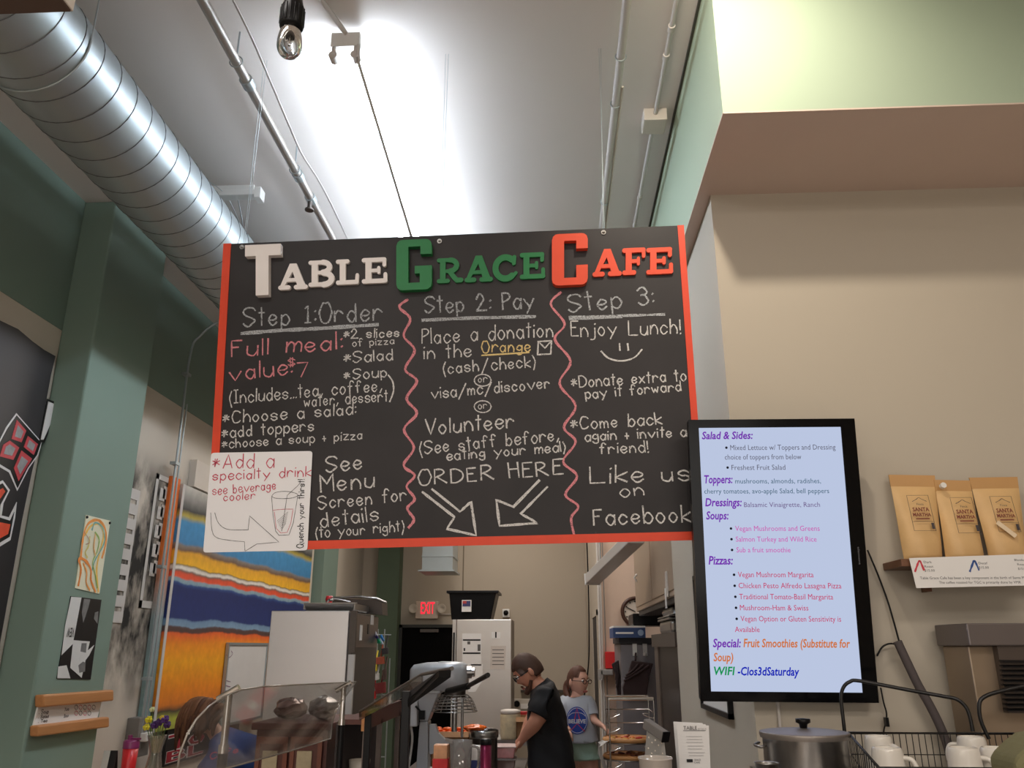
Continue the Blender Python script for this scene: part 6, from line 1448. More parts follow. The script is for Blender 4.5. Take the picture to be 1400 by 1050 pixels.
# stock pot
c0_, c1_ = atY(1041, 1002, 2.62), atY(1158, 1002, 2.62); pcx = (c0_.x + c1_.x)/2; pr = (c1_.x - c0_.x)/2; zr = c0_.z
t = thing('stock_pot', 'stainless pot with a lid and black knob below the television', 'pot', (pcx, 2.62, KZ))
MB().lathe((pcx, 2.62, KZ), [(0, 0), (pr - .01, 0), (pr - .004, .008), (pr - .004, zr - KZ - .01), (pr, zr - KZ), (pr - .002, zr - KZ + .002)], 48).build('pot_body', steel, t)
MB().lathe((pcx, 2.62, zr), smooth([(pr + .002, -.012), (pr + .004, .0), (pr - .003, .005), (pr*.6, .010), (pr*.2, .013), (0, .014)], 3), 48).build('lid', M('lid_steel', (150, 142, 136), .45, .7, .08, 4), t)
MB().lathe((pcx, 2.62, zr + .013), [(0, 0), (.010, 0), (.012, .012), (.021, .016), (.021, .026), (0, .028)], 20).build('knob', black, t)
MB().tube(smooth([(pcx - pr, 2.58, zr - .03), (pcx - pr - .02, 2.56, zr - .032), (pcx - pr - .022, 2.62, zr - .032), (pcx - pr, 2.66, zr - .03)], 4), .004, 7).build('side_handle', steel, t)
c = atY(1048, 1045, 2.38); t = thing('small_steel_cup', 'small steel cup at the lower left of the lidded pot', 'cup', (c.x, 2.38, KZ)); zt = atY(1048, 1043, 2.38).z
MB().lathe((c.x, 2.38, KZ), [(0, 0), (.026, 0), (.03, zt - KZ), (.033, zt - KZ + .001), (.028, zt - KZ - .002), (.024, .003), (0, .003)], 24).build('cup', steel, t)
# wire basket with handle
BL = atY(1160, 1002, 2.66); zr = BL.z; BR = atZ(1386, 1003, zr); NL = atZ(1215, 1065, zr)
dR = (BR - BL).normalized(); dN = (NL - BL); dN = (dN - dR*dN.dot(dR)*.0).normalized()
LR, LN = (BR - BL).length, .78
bk = thing('wire_basket', 'black wire basket with a tall arched handle, holding upturned mugs', 'basket', (BL.x + .2, 2.4, KZ))
fz = KZ + .012; wirem = M('black_wire', (20, 18, 18), .4)
def bp_(r, n, z): return BL + dR*r + dN*n + Vector((0, 0, z - zr))
for z_, rr in ((zr, .004), ((zr + fz)/2 + .0, .0018), (fz + .015, .0035)): MB().tube([bp_(0, 0, z_), bp_(LR, 0, z_), bp_(LR, LN, z_), bp_(0, LN, z_)], rr, 6, closed=True).build('rim_wire', wirem, bk)
n_ = 26
for i in range(n_ + 1):
    r_ = LR*i/n_; MB().tube([bp_(r_, 0, zr), bp_(r_, 0, fz), bp_(r_, LN, fz), bp_(r_, LN, zr)], .0014, 5).build('wire', wirem, bk)
for i in range(1, 14):
    q_ = LN*i/14
    for r_ in (0, LR): MB().tube([bp_(r_, q_, zr), bp_(r_, q_, fz)], .0014, 5).build('wire', wirem, bk)
# handle: arch measured against the frame
hf = atZ(1160, 1046, KZ + .03); hb = atZ(1332, 1004, zr)
h_pts = [hf]
def hpl(px, py):   # on the vertical plane through the two feet
    nn = Vector((0, 0, 1)).cross((hb - hf)).normalized(); a_ = ray(px, py); t_ = (hf - EYEV).dot(nn)/a_.dot(nn); return EYEV + a_*t_
hp = [tuple(hf)] + [tuple(hpl(*p)) for p in ((1153, 985), (1150, 955), (1153, 940), (1162, 932), (1176, 931), (1240, 943), (1290, 952), (1308, 956), (1320, 966), (1326, 980), (1330, 1000))]
MB().tube(smooth(hp, 5), .0055, 10).build('handle', wirem, bk)
for (px, py, Y) in ((1346, 985, 2.35),):
    c = atY(px, py, Y)
    MB().tube(smooth([tuple(atY(*p, 2.66)) for p in ((1352, 1010), (1341, 985), (1339, 962), (1347, 952), (1368, 945), (1400, 938))], 5), .006, 8).build('second_handle', wirem, bk)
# mugs, upside down
mugm = M('mug_white', (226, 220, 210), .3, var=.02, coat=.3)
mug0 = thing('mug', 'x', 'mug', (0, 0, 0), 'upturned white mugs in the wire basket')
MB().lathe((0, 0, 0), smooth([(.0415, 0), (.0425, .01), (.041, .06), (.038, .100), (.034, .112), (.028, .112), (.027, .107), (.0, .107)], 3), 28).build('body', mugm, mug0)
MB().tube(smooth([(.036, 0, .090), (.058, 0, .086), (.067, 0, .06), (.060, 0, .034), (.038, 0, .026)], 4), .0058, 8).build('handle', mugm, mug0)
mugs = [(1200, 1002, 2.42, -1.0, 'back mug of the pair at the basket left, upside down', 1), (1212, 1018, 2.28, -.6, 'front mug of the pair at the basket left, upside down', 1), (1327, 1003, 2.42, 2.6, 'rearmost mug of the three at the basket right', 1), (1316, 1018, 2.25, -.5, 'mug with its handle turned right, front of three at the basket right', 1), (1361, 1018, 2.38, .8, 'rightmost mug, upside down beside the olive bag', 1)]
for i, (px, py, Y, rz, lab, s_) in enumerate(mugs):
    a = atY(px, py, Y); zf = fz + .002
    # find the distance at which a mug standing on the basket floor shows its top at this height
    a = atZ(px, py + 4, zf + .112)
    if i == 0: mug0.location = (a.x, a.y, zf); mug0.rotation_euler = (0, 0, rz); mug0['label'] = lab
    else: dup(mug0, (a.x, a.y, zf), rz, lab)
# foam-covered hose and cables by the wall
t = thing('insulated_hose', 'grey foam-covered hose curving down the wall right of the television', 'hose', (1.3, 2.95, 1.4))
MB().tube(smooth([tuple(atY(*p, 2.95)) for p in ((1227, 877), (1240, 905), (1256, 938), (1270, 962), (1284, 990), (1294, 1015), (1302, 1045), (1306, 1070))], 5), .0145, 14).build('foam', M('foam_grey', (84, 76, 76), .8, bump=.2, scale=30), t)
t = thing('power_cable', 'thin black cable running from the television to the grey hose', 'cable', (1.2, 2.97, 1.5))
MB().tube(smooth([tuple(atY(*p, 2.98)) for p in ((1186, 752), (1200, 785), (1213, 820), (1222, 850), (1229, 876))], 4), .003, 6).tube(smooth([tuple(atY(*p, 2.97)) for p in ((1199, 897), (1206, 885), (1216, 880), (1227, 881))], 4), .003, 6).build('cable', black, t)
t = thing('thin_cable', 'thin black cable with a small inline switch under the television', 'cable', (1.15, 2.97, 1.4))
MB().tube(smooth([tuple(atY(*p, 2.98)) for p in ((1204, 940), (1208, 960), (1212, 975), (1211, 988), (1208, 1002), (1208, 1030))], 4), .0025, 6).build('cable', black, t)
c = atY(1212, 987, 2.975); box((c.x - .005, 2.965, c.z - .014), (c.x + .005, 2.985, c.z + .014), 'switch', black, t)
t = thing('cable_cover', 'thin painted cable cover running down the wall under the television', 'cable', (.95, 2.99, 1.2))
c = atY(1065, 980, 2.99); box((c.x - .004, 2.985, KZ), (c.x + .004, 3.0, 1.6), 'cover', off, t)
# appliance with louvres
a, b = atY(1321, 852, 2.74), atY(1440, 880, 2.74)
ax = a.x
t = thing('louvred_appliance', 'tan metal appliance with a grey top and black louvres at the right edge', 'appliance', (ax + .2, 2.8, KZ))
tz, gz = a.z, atY(1321, 883, 2.74).z
box((ax, 2.74, gz), (2.5, 2.97, tz), 'top_band', M('band_grey', (112, 104, 102), .35, .5), t, bevel=.004)
box((ax + .012, 2.78, KZ), (2.5, 2.96, gz), 'body', M('body_tan', (150, 132, 112), .35, .5), t, bevel=.004)
box((atY(1366, 900, 2.75).x, 2.75, atY(1366, 975, 2.75).z), (2.45, 2.78, gz), 'front_panel', M('panel_brown', (84, 74, 68), .4, .4), t)
for i in range(11):
    c = atY(1367 + i*.6, 904 + i*6.6, 2.745); MB().hexa([(c.x, 2.73, c.z - .004), (2.4, 2.73, c.z - .004), (2.4, 2.752, c.z - .001), (c.x, 2.752, c.z - .001), (c.x, 2.73, c.z - .001), (2.4, 2.73, c.z - .001), (2.4, 2.752, c.z + .004), (c.x, 2.752, c.z + .004)]).build('louvre', black, t)
# olive bag close to the camera, lower right
c = atY(1400, 1040, 1.68)
m = MB(); pts = [atY(*p, 1.68) for p in ((1386, 1072), (1388, 1044), (1394, 1034), (1408, 1020), (1424, 1008), (1450, 1004), (1480, 1072))]
m.prism([tuple(p) for p in pts], (0, .1, 0))
t = thing('olive_bag', 'olive green cloth bag cut off at the lower right corner', 'bag', (c.x, 1.73, KZ))
m2 = MB().prism([(p.x, p.y, max(p.z, KZ)) for p in pts[1:6]] + [(pts[5].x, 1.68, KZ), (pts[1].x, 1.68, KZ)], (0, .1, 0)); m2.build('bag', M('olive_cloth', (112, 108, 76), .85, var=.15, scale=30, bump=.2), t, bevel=.01)
# ================================================================== PEOPLE
def skin(name, verts, edges, mat, parent, sub=2, subname=None):
    """verts: name -> ((x, y, z), radius) ; root first"""
    keys = list(verts); me = bpy.data.meshes.new(name)
    P0 = parent.matrix_world.inverted() if parent is not None else Matrix.Identity(4)
    me.from_pydata([tuple(P0 @ Vector(verts[k][0])) for k in keys], [(keys.index(a), keys.index(b)) for a, b in edges], [])
    ob = bpy.data.objects.new(name + '_tmp', me); COL.objects.link(ob)
    md = ob.modifiers.new('s', 'SKIN'); md.use_smooth_shade = True
    sv = me.skin_vertices[0].data
    for i, k in enumerate(keys):
        r = verts[k][1]; sv[i].radius = r if isinstance(r, (tuple, list)) else (r, r)
    sv[0].use_root = True
    ms = ob.modifiers.new('u', 'SUBSURF'); ms.levels = sub; ms.render_levels = sub
    dg = bpy.context.evaluated_depsgraph_get(); dg.update()
    nm = bpy.data.meshes.new_from_object(ob.evaluated_get(dg)); nm.name = name
    bpy.data.objects.remove(ob)
    nm.materials.clear(); nm.materials.append(mat)
    nm.polygons.foreach_set('use_smooth', [True]*len(nm.polygons))
    o = bpy.data.objects.new(name, nm); COL.objects.link(o)
    if parent is not None: o.parent = parent; o.matrix_world = parent.matrix_world.copy()
    return o
def cloth(body, name, mat, par, planes, keep, off, flare=None, rim=.006):
    """garment: the body's own surface under it, cut on the given planes, pushed outwards"""
    W_ = body.matrix_world; body.data.materials.append(mat); mi = len(body.data.materials) - 1
    for pl_ in body.data.polygons:
        if keep(W_ @ pl_.center): pl_.material_index = mi      # lining: the cloth closes over the body here
    bm = bmesh.new(); bm.from_mesh(body.data)
    for f_ in bm.faces: f_.material_index = 0
    for v in bm.verts: v.co = W_ @ v.co
    for c_, n_ in planes: bmesh.ops.bisect_plane(bm, geom=bm.verts[:] + bm.edges[:] + bm.faces[:], plane_co=c_, plane_no=n_)
    kill = [f for f in bm.faces if not keep(f.calc_center_median())]
    bmesh.ops.delete(bm, geom=kill, context='FACES')
    for _ in range(1): bmesh.ops.smooth_vert(bm, verts=[v for v in bm.verts if not v.is_boundary], factor=.5, use_axis_x=True, use_axis_y=True, use_axis_z=True)
    bm.normal_update(); nn = {v: v.normal.copy() for v in bm.verts}
    for v in bm.verts:
        k = off + (flare(v.co) if flare else 0); v.co += nn[v]*k
        v.co += nn[v]*(.004*math.sin(v.co.z*38 + v.co.x*22 + v.co.y*15) if not v.is_boundary else 0)
    be = [e for e in bm.edges if e.is_boundary]
    r_ = bmesh.ops.extrude_edge_only(bm, edges=be); nv = [g_ for g_ in r_['geom'] if isinstance(g_, bmesh.types.BMVert)]
    bm.normal_update()
    for v in nv:
        base = min((w for e in v.link_edges for w in (e.other_vert(v),) if w not in nv), key=lambda w: (w.co - v.co).length, default=None)
        if base is not None: v.co = base.co - nn.get(base, Vector((0, 0, 0)))*rim
    P0 = par.matrix_world.inverted()
    for v in bm.verts: v.co = P0 @ v.co
    me = bpy.data.meshes.new(name); bm.to_mesh(me); bm.free(); me.materials.append(mat); me.polygons.foreach_set('use_smooth', [True]*len(me.polygons))
    o = bpy.data.objects.new(name, me); COL.objects.link(o); o.parent = par; o.matrix_world = par.matrix_world.copy(); return o
def arm_t(p, a, b):
    """how far p lies along a-b (0..1) and its distance from that line"""
    a, b = Vector(a), Vector(b); d = b - a; t = (p - a).dot(d)/d.length_squared; return t, (p - a - d*t).length
def chain(*ks): return list(zip(ks, ks[1:]))
skinm = M('skin', (206, 146, 120), .5, var=.05, scale=20)
def head_mb(c, R3, face, sc=1.0):
    """head as one shaped surface; face = unit direction it looks; R3 = rotation matrix (x right of face, y back, z up)"""
    m = MB(); n, k = 24, 18; vs = []
    for i in range(k + 1):
        ph = math.pi*i/k; z = math.cos(ph)
        for j in range(n):
            a = 2*math.pi*j/n; x = math.sin(ph)*math.cos(a); y = math.sin(ph)*math.sin(a)   # -y = face
            X, Y_, Z = x*.076, y*.095, z*.118
            if z < -.1: 
                f = (-z - .1)/.9; X *= 1 - .34*f; Y_ = Y_*(1 - .32*f) - .012*f
            if y < -.75 and abs(x) < .55 and z < .25: Y_ += .006*(1 - abs(x)/.55)
            # nose
            if y < -.6 and abs(x) < .22 and -.38 < z < .10: Y_ -= .020*(1 - abs(x)/.22)*(1 - abs(z + .16)/.26)
            # brow and eye sockets
            if y < -.5 and .02 < z < .2 and .15 < abs(x) < .62: Y_ += .006
            if y < -.5 and .22 < z < .36 and abs(x) < .6: Y_ -= .004
            if y < -.6 and -.62 < z < -.48 and abs(x) < .4: Y_ -= .005
            vs.append(Vector(c) + R3 @ Vector((X, Y_, Z))*sc)
    m.add(vs, [(i*n + j, (i + 1)*n + j, (i + 1)*n + (j + 1) % n, i*n + (j + 1) % n) for i in range(k) for j in range(n)], True)
    for s in (-1, 1): m.ball(Vector(c) + R3 @ Vector((s*.076, .008, -.005))*sc, (.012*sc, .018*sc, .03*sc), 10, 8, M4=R3.to_4x4())
    return m
def head_parts(c, R3, par, sc, hairm, glasses=None, beard=None, lipc=(170, 96, 88)):
    V = lambda x, y, z: Vector(c) + R3 @ Vector((x, y, z))*sc
    for s in (-1, 1):
        MB().ball(V(s*.030, -.080, .012), .012*sc, 10, 8).build('eye', M('eye_white', (226, 222, 216), .3), par)
        MB().ball(V(s*.030, -.089, .012), .006*sc, 8, 6).build('iris', M('iris_dark', (50, 36, 30), .3), par)
        MB().tube([V(s*.016, -.090, .032), V(s*.03, -.093, .037), V(s*.048, -.083, .032)], .0028*sc, 6).build('eyebrow', hairm, par)
    MB().tube([V(-.024, -.084, -.066), V(0, -.094, -.062), V(.024, -.084, -.066)], .005*sc, 6).tube([V(-.02, -.083, -.071), V(0, -.092, -.073), V(.02, -.083, -.071)], .005*sc, 6).build('mouth', M('lips_%d' % lipc[0], lipc, .5), par)
    if glasses:
        m = MB()
        for s in (-1, 1):
            m.tube([V(s*.032 + .022*math.cos(a), -.104, .008 + .016*math.sin(a)) for a in [2*math.pi*i/16 for i in range(16)]], .0028*sc, 6, closed=True)
            m.tube([V(s*.054, -.102, .014), V(s*.078, -.06, .014), V(s*.082, .01, .012)], .0026*sc, 6)
        m.tube([V(-.01, -.105, .012), V(.01, -.105, .012)], .0026*sc, 6); m.build('glasses', glasses, par)
def hair_cap(c, R3, sc, mat, par, zcut, name='hair', grow=1.09, extra=0):
    m = MB(); n, k = 28, 16; vs = []
    random.seed(3)
    for i in range(k + 1):
        ph = math.pi*.78*i/k
        for j in range(n):
            a = 2*math.pi*j/n; x, y, z = math.sin(ph)*math.cos(a), math.sin(ph)*math.sin(a), math.cos(ph)
            g = grow + random.uniform(-.015, .015)
            lim = zcut(y)
            zz_ = max(z, lim)
            if z < lim: s_ = math.sqrt(max(0, 1 - lim*lim)); hx = math.hypot(x, y) or 1; x, y = x/hx*s_, y/hx*s_; g = grow - .06
            vs.append(Vector(c) + R3 @ Vector((x*.076*g, y*.095*g, zz_*.118*g + extra))*sc)
    m.add(vs, [(i*n + j, (i + 1)*n + j, (i + 1)*n + (j + 1) % n, i*n + (j + 1) % n) for i in range(k) for j in range(n)], True)
    return m.build(name, mat, par)
def Rm(face, upv=(0, 0, 1), roll=0):
    f = Vector(face).normalized(); b = -f; u = Vector(upv); u = (u - f*u.dot(f)).normalized(); r = b.cross(u) * 1.0
    r = u.cross(f) * -1.0
    M3 = Matrix((r, b, u)).transposed()
    if M3.determinant() < 0: M3 = Matrix((-r, b, u)).transposed()
    return M3
def hand_fingers(V, par_verts, edges, key, pos, d, up_, side, curl=.4, sc=1.0):
    """palm and five bent fingers rooted in the wrist vertex `key`"""
    pos = Vector(pos); d = Vector(d).normalized(); side = Vector(side).normalized(); up_ = Vector(up_).normalized()
    V[key + 'palm'] = (tuple(pos + d*.045*sc), (.030*sc, .018*sc)); edges.append((key, key + 'palm'))
    return pos, d, side, up_
def fingers(par, mat, wrist, d, side, down, sc=1.0, curl=.5):
    wrist = Vector(wrist); d = Vector(d).normalized(); side = Vector(side).normalized(); down = Vector(down).normalized()
    k = wrist + d*.07*sc
    for i, (o_, L_) in enumerate(((-.027, .072), (-.009, .082), (.009, .077), (.026, .060))):
        b = k + side*o_*sc; p1 = b + (d*(1 - curl*.4) + down*curl*.5).normalized()*L_*.45*sc; p2 = p1 + (d*(1 - curl) + down*curl).normalized()*L_*.32*sc; p3 = p2 + (d*(1 - curl*1.3) + down*curl*1.2).normalized()*L_*.25*sc
        MB().tube(smooth([tuple(b - d*.02*sc), tuple(b), tuple(p1), tuple(p2), tuple(p3)], 3), [.0095*sc]*4 + [.009*sc]*3 + [.0085*sc]*3 + [.0075*sc]*2 + [.004*sc], 8).build('finger', mat, par)
    b = wrist + d*.02*sc - side*.02*sc; p1 = b + (d*.6 - side*.7 + down*.2).normalized()*.035*sc; p2 = p1 + (d*.9 - side*.2 + down*.4).normalized()*.03*sc
    MB().tube(smooth([tuple(b), tuple(p1), tuple(p2), tuple(p2 + (d + down*.5).normalized()*.015*sc)], 3), [.012*sc]*4 + [.010*sc]*3 + [.009*sc, .008*sc, .005*sc], 8).build('thumb', mat, par)

# ---- man in the black polo, bending over the prep table, facing left
Y = 6.0
man = thing('person', 'man in a black polo shirt and dark trousers bending over the prep table', 'person', (-.02, 6.0, 0))
K = lambda px, py, y=Y: Vector(atY(px, py, y))
hc = K(722, 918); hip = Vector((-.03, Y, .88))
neck = K(739, 938); chest = K(750, 966); belly = K(751, 1003)
V = {'pel': ((hip.x, Y, .90), (.155, .165)), 'belly': (tuple(belly), (.165, .155)), 'chest': (tuple(chest), (.16, .14)), 'neckb': (tuple(K(742, 944)), (.075, .075)), 'neck': (tuple(K(732, 934)), (.056, .06)), 'skull': (tuple(K(727, 925)), (.055, .06))}
E_m = chain('pel', 'belly', 'chest', 'neckb', 'neck', 'skull')
for s, sx in (('l', -1), ('r', 1)):
    y_ = Y + sx*.19
    sh = Vector((K(746, 955).x, y_, K(746, 955).z)); el = Vector((K(733, 987, Y - .2).x - (0 if sx < 0 else .03), y_ + sx*.03, K(733, 987, Y - .2).z)); wr = Vector((K(713, 1012, Y - .15).x, Y + sx*.13, K(713, 1012, Y - .15).z))
    V['sh' + s] = (tuple(sh), .075); V['el' + s] = (tuple(el), .052); V['fa' + s] = (tuple(el.lerp(wr, .35)), .050); V['wr' + s] = (tuple(wr), (.028, .024)); V['hd' + s] = (tuple(wr + (wr - el).normalized()*.06), (.036, .018))
    E_m += [('chest', 'sh' + s)] + chain('sh' + s, 'el' + s, 'fa' + s, 'wr' + s, 'hd' + s)
    hp_ = (hip.x + .0, Y + sx*.10, .84); kn = (hip.x - .01 + sx*.02, Y + sx*.13, .47); an = (hip.x + .03 + sx*.02, Y + sx*.14, .09); to = (hip.x - .13 + sx*.02, Y + sx*.15, .035)
    V['th' + s] = (hp_, .10); V['kn' + s] = (kn, .062); V['ca' + s] = ((kn[0] + .02, kn[1], .34), .062); V['an' + s] = (an, .04); V['to' + s] = (to, (.042, .03))
    E_m += [('pel', 'th' + s)] + chain('th' + s, 'kn' + s, 'ca' + s, 'an' + s, 'to' + s)
BODY = skin('body', V, E_m, skinm, man, 3)
polo = M('polo_black', (20, 20, 24), .8, var=.2, scale=10)
bodym = BODY
slv = {s: (Vector(V['sh' + s][0]), Vector(V['el' + s][0]), Vector(V['wr' + s][0])) for s in 'lr'}
def seg_d(p, a, b):
    a, b = Vector(a), Vector(b); d = b - a; t = max(0, min(1, (p - a).dot(d)/d.length_squared)); return (p - a - d*t).length
def on_forearm(p, cut, A, torso, ra=.04):
    """True where the nearest limb surface is the bare arm beyond the sleeve's end"""
    td = min(seg_d(p, a, b) - r for a, b, r in torso)
    for s in A:
        sh, el, wr = A[s]; c_ = sh.lerp(el, cut)
        if min(seg_d(p, c_, el), seg_d(p, el, wr + (wr - el)*.6)) - ra < td and (p - c_).dot(el - sh) > 0: return True
    return False
TM_ = [(V['pel'][0], V['belly'][0], .19), (V['belly'][0], V['chest'][0], .185), (V['chest'][0], V['neckb'][0], .10)]
nk = Vector(V['neckb'][0]); nkd = (Vector(V['neck'][0]) - nk).normalized(); zh = .915
cloth(bodym, 'polo_shirt', polo, man, [(nk + nkd*.035, nkd), ((0, 0, zh), (0, 0, 1))] + [(slv[s][0].lerp(slv[s][1], .72), (slv[s][1] - slv[s][0])) for s in 'lr'],
      lambda p: p.z > zh and (p - nk).dot(nkd) < .035 and not on_forearm(p, .72, slv, TM_), .022, lambda p: .022*max(0, 1 - (p.z - zh)/.25))
trou = M('dark_trousers', (34, 34, 40), .85, var=.15, scale=10)
cloth(bodym, 'trousers', trou, man, [((0, 0, .96), (0, 0, 1)), ((0, 0, .10), (0, 0, 1))], lambda p: .10 < p.z < .96 and not on_forearm(p, .5, slv, TM_) and p.x > -.24, .014, lambda p: .012 if p.z < .5 else 0)
shoe = M('black_shoe', (18, 16, 16), .5)
for s in 'lr':
    an, to = Vector(V['an' + s][0]), Vector(V['to' + s][0]); MB().ball(((an.x + to.x)/2 - .01, an.y, .045), (.145, .052, .05), 16, 10).build('shoe', shoe, man)
MB().tube([K(765, 1040, Y - .17) , K(768, 1048, Y - .17)], .008, 6).build('pocket_clip', white, man)
f = Vector((-.80, -.12, -.58)); R3 = Rm(f); hm = head_mb(hc, R3, f, 1.04)
hd = hm.build('head', skinm, man); hairb = M('hair_brown', (70, 46, 34), .7, var=.3, scale=60)
head_parts(hc, R3, hd, 1.04, hairb, glasses=black)
hair_cap(hc, R3, 1.04, hairb, man, lambda y: .45 if y < -.4 else (.05 if y < .2 else -.45))
# short beard
m = MB(); Vv = lambda x, y, z: hc + R3 @ Vector((x, y, z))*1.04
m.tube([Vv(-.062, -.02, -.05), Vv(-.05, -.055, -.085), Vv(-.02, -.085, -.102), Vv(.02, -.085, -.102), Vv(.05, -.055, -.085), Vv(.062, -.02, -.05)], [.012, .015, .018, .018, .015, .012], 8).tube([Vv(-.028, -.088, -.056), Vv(0, -.094, -.052), Vv(.028, -.088, -.056)], .006, 6).build('beard', M('beard_brown', (84, 54, 40), .8, var=.3, scale=80), man)
for s, sx in (('l', -1), ('r', 1)):
    wr, el = Vector(V['wr' + s][0]), Vector(V['el' + s][0]); fingers(man, skinm, wr, wr - el, (0, sx*-1, 0), (-.5, 0, -1), 1.0, .6)
MB().tube([K(733, 942, Y - .06), K(742, 935, Y - .06), K(748, 936, Y + .02), K(742, 935, Y + .08), K(733, 942, Y + .06)], .013, 8).build('collar', polo, man)

# ---- girl in the grey t-shirt
Y = 6.45
girl = thing('person', 'girl in glasses with a grey printed t-shirt and green shorts, behind the man', 'person', (.17, Y, 0))
K = lambda px, py, y=Y: Vector(atY(px, py, y))
hc = K(790, 932); sc_ = .90
V = {'pel': (tuple(K(792, 1024)), (.115, .085)), 'waist': (tuple(K(791, 1000)), (.10, .075)), 'chest': (tuple(K(790, 970)), (.115, .078)), 'nb': (tuple(K(789, 955)), (.055, .05)), 'neck': (tuple(K(789, 949)), .040), 'skull': (tuple(K(789, 941)), .045)}
Eg = chain('pel', 'waist', 'chest', 'nb', 'neck', 'skull')
arms = {'r': [K(806, 961), K(811, 984, Y - .05), K(823, 992, Y - .16)], 'l': [K(774, 961), K(769, 986, Y - .02), K(776, 996, Y - .12)]}
for s, (a_, b_, c_) in arms.items():
    V['sh' + s] = (tuple(a_), .046); V['el' + s] = (tuple(b_), .031); V['wr' + s] = (tuple(c_), (.021, .018)); V['hd' + s] = (tuple(c_ + (c_ - b_).normalized()*.05), (.026, .015)); Eg += [('chest', 'sh' + s)] + chain('sh' + s, 'el' + s, 'wr' + s, 'hd' + s)
for s, sx in (('l', -1), ('r', 1)):
    cx_ = V['pel'][0][0] + sx*.075; V['th' + s] = ((cx_, Y, .93), .074); V['tl' + s] = ((cx_, Y, .80), .066); V['kn' + s] = ((cx_ + sx*.01, Y, .45), .048); V['ca' + s] = ((cx_ + sx*.01, Y + .01, .33), .047); V['an' + s] = ((cx_ + sx*.01, Y + .02, .08), .032); V['to' + s] = ((cx_ + sx*.02, Y - .1, .03), (.035, .024)); Eg += [('pel', 'th' + s)] + chain('th' + s, 'tl' + s, 'kn' + s, 'ca' + s, 'an' + s, 'to' + s)
skg = M('skin_light', (222, 170, 148), .5, var=.05, scale=20)
BODYG = skin('body', V, Eg, skg, girl, 3)
tee = M('tshirt_grey', (176, 180, 188), .85, var=.05, scale=14)
armg = {s: (arms[s][0], arms[s][1], arms[s][2]) for s in arms}
TG_ = [(V['pel'][0], V['waist'][0], .085), (V['waist'][0], V['chest'][0], .085), (V['pel'][0], V['thl'][0], .07), (V['pel'][0], V['thr'][0], .07)]
zt_g = K(794, 1014).z; nk2 = K(789, 954).z
cloth(BODYG, 't_shirt', tee, girl, [((0, 0, zt_g), (0, 0, 1)), ((0, 0, nk2), (0, 0, 1))] + [(armg[s][0].lerp(armg[s][1], .78), armg[s][1] - armg[s][0]) for s in armg],
      lambda p: zt_g < p.z < nk2 and not on_forearm(p, .78, armg, TG_, .03), .016, lambda p: .020*max(0, 1 - (p.z - zt_g)/.22))
shm = M('shorts_green', (160, 186, 168), .85, var=.08, scale=14)
cloth(BODYG, 'shorts', shm, girl, [((0, 0, K(0, 1007).z), (0, 0, 1)), ((0, 0, .935), (0, 0, 1))], lambda p: .935 < p.z < K(0, 1007).z and not on_forearm(p, .5, armg, TG_, .03), .014, lambda p: .014 if p.z < .96 else 0)
f = Vector((.72, -.68, -.06)); R3 = Rm(f); hd = head_mb(hc, R3, f, sc_).build('head', skg, girl)
hairg = M('hair_auburn', (84, 48, 30), .7, var=.3, scale=60)
head_parts(hc, R3, hd, sc_, hairg, glasses=M('glasses_brown', (60, 26, 20), .4), lipc=(190, 110, 104))
hair_cap(hc, R3, sc_, hairg, girl, lambda y: .68 if y < -.45 else (.3 if y < -.1 else (-.1 if y < .25 else -.6)))
pt = [K(781, 932, Y + .05), K(776, 938, Y + .06), K(775, 948, Y + .03), K(779, 958, Y - .02), K(781, 966, Y - .06)]
MB().tube(smooth([tuple(p) for p in pt], 4), [.03, .034, .036, .036, .034, .032, .03, .028, .026, .024, .02, .018, .014, .012, .01, .008, .005], 10).build('ponytail', hairg, girl)
fingers(girl, skg, arms['r'][2], arms['r'][2] - arms['r'][1], (0, 1, 0), (.1, 0, -1), .85, .5); fingers(girl, skg, arms['l'][2], arms['l'][2] - arms['l'][1], (0, -1, 0), (0, 0, -1), .85, .5)
for s in 'lr':
    an = Vector(V['an' + s][0]); MB().ball((an.x, an.y - .06, .04), (.04, .115, .042), 14, 8).build('shoe', white, girl)
TP = Plane(K(789, 985, Y - .125), (1, 0, 0), (0, 0, 1))
rr = .082; blu = M('print_blue', (36, 70, 160), .7, var=.15, scale=30)
def disc(r_, d_, mat, nm): MB().pp(TP, [(r_*.93*math.cos(a), r_*1.12*math.sin(a)) for a in [2*math.pi*i/32 for i in range(32)]], -.02 if d_ < .001 else 0, d_).build(nm, mat, girl)
disc(rr, .0008, blu, 'shirt_print'); disc(rr*.93, .0016, M('print_white', (210, 212, 220), .7), 'shirt_print'); disc(rr*.88, .0024, blu, 'shirt_print')
prd = M('print_red', (200, 60, 90), .7); 
scrawl_ = lambda pts, wd, mat: MB().ribbon(TP, pts, wd, .004).build('shirt_print', mat, girl)
scrawl_([(-.02, -.0), (0, .085), (.02, 0)], .008, prd); scrawl_([(-.05, -.07), (-.0, -.02), (.05, -.07)], .006, prd); scrawl_(smooth([(-.06, .03), (-.03, .05), (.03, .05), (.06, .03)], 4), .004, MATS['print_white'])
type_text(TP, 'BELIEVE', -.062, -.018, .124, .026, MATS['print_white'], girl, 'shirt_lettering', bold=.04, d=.005)

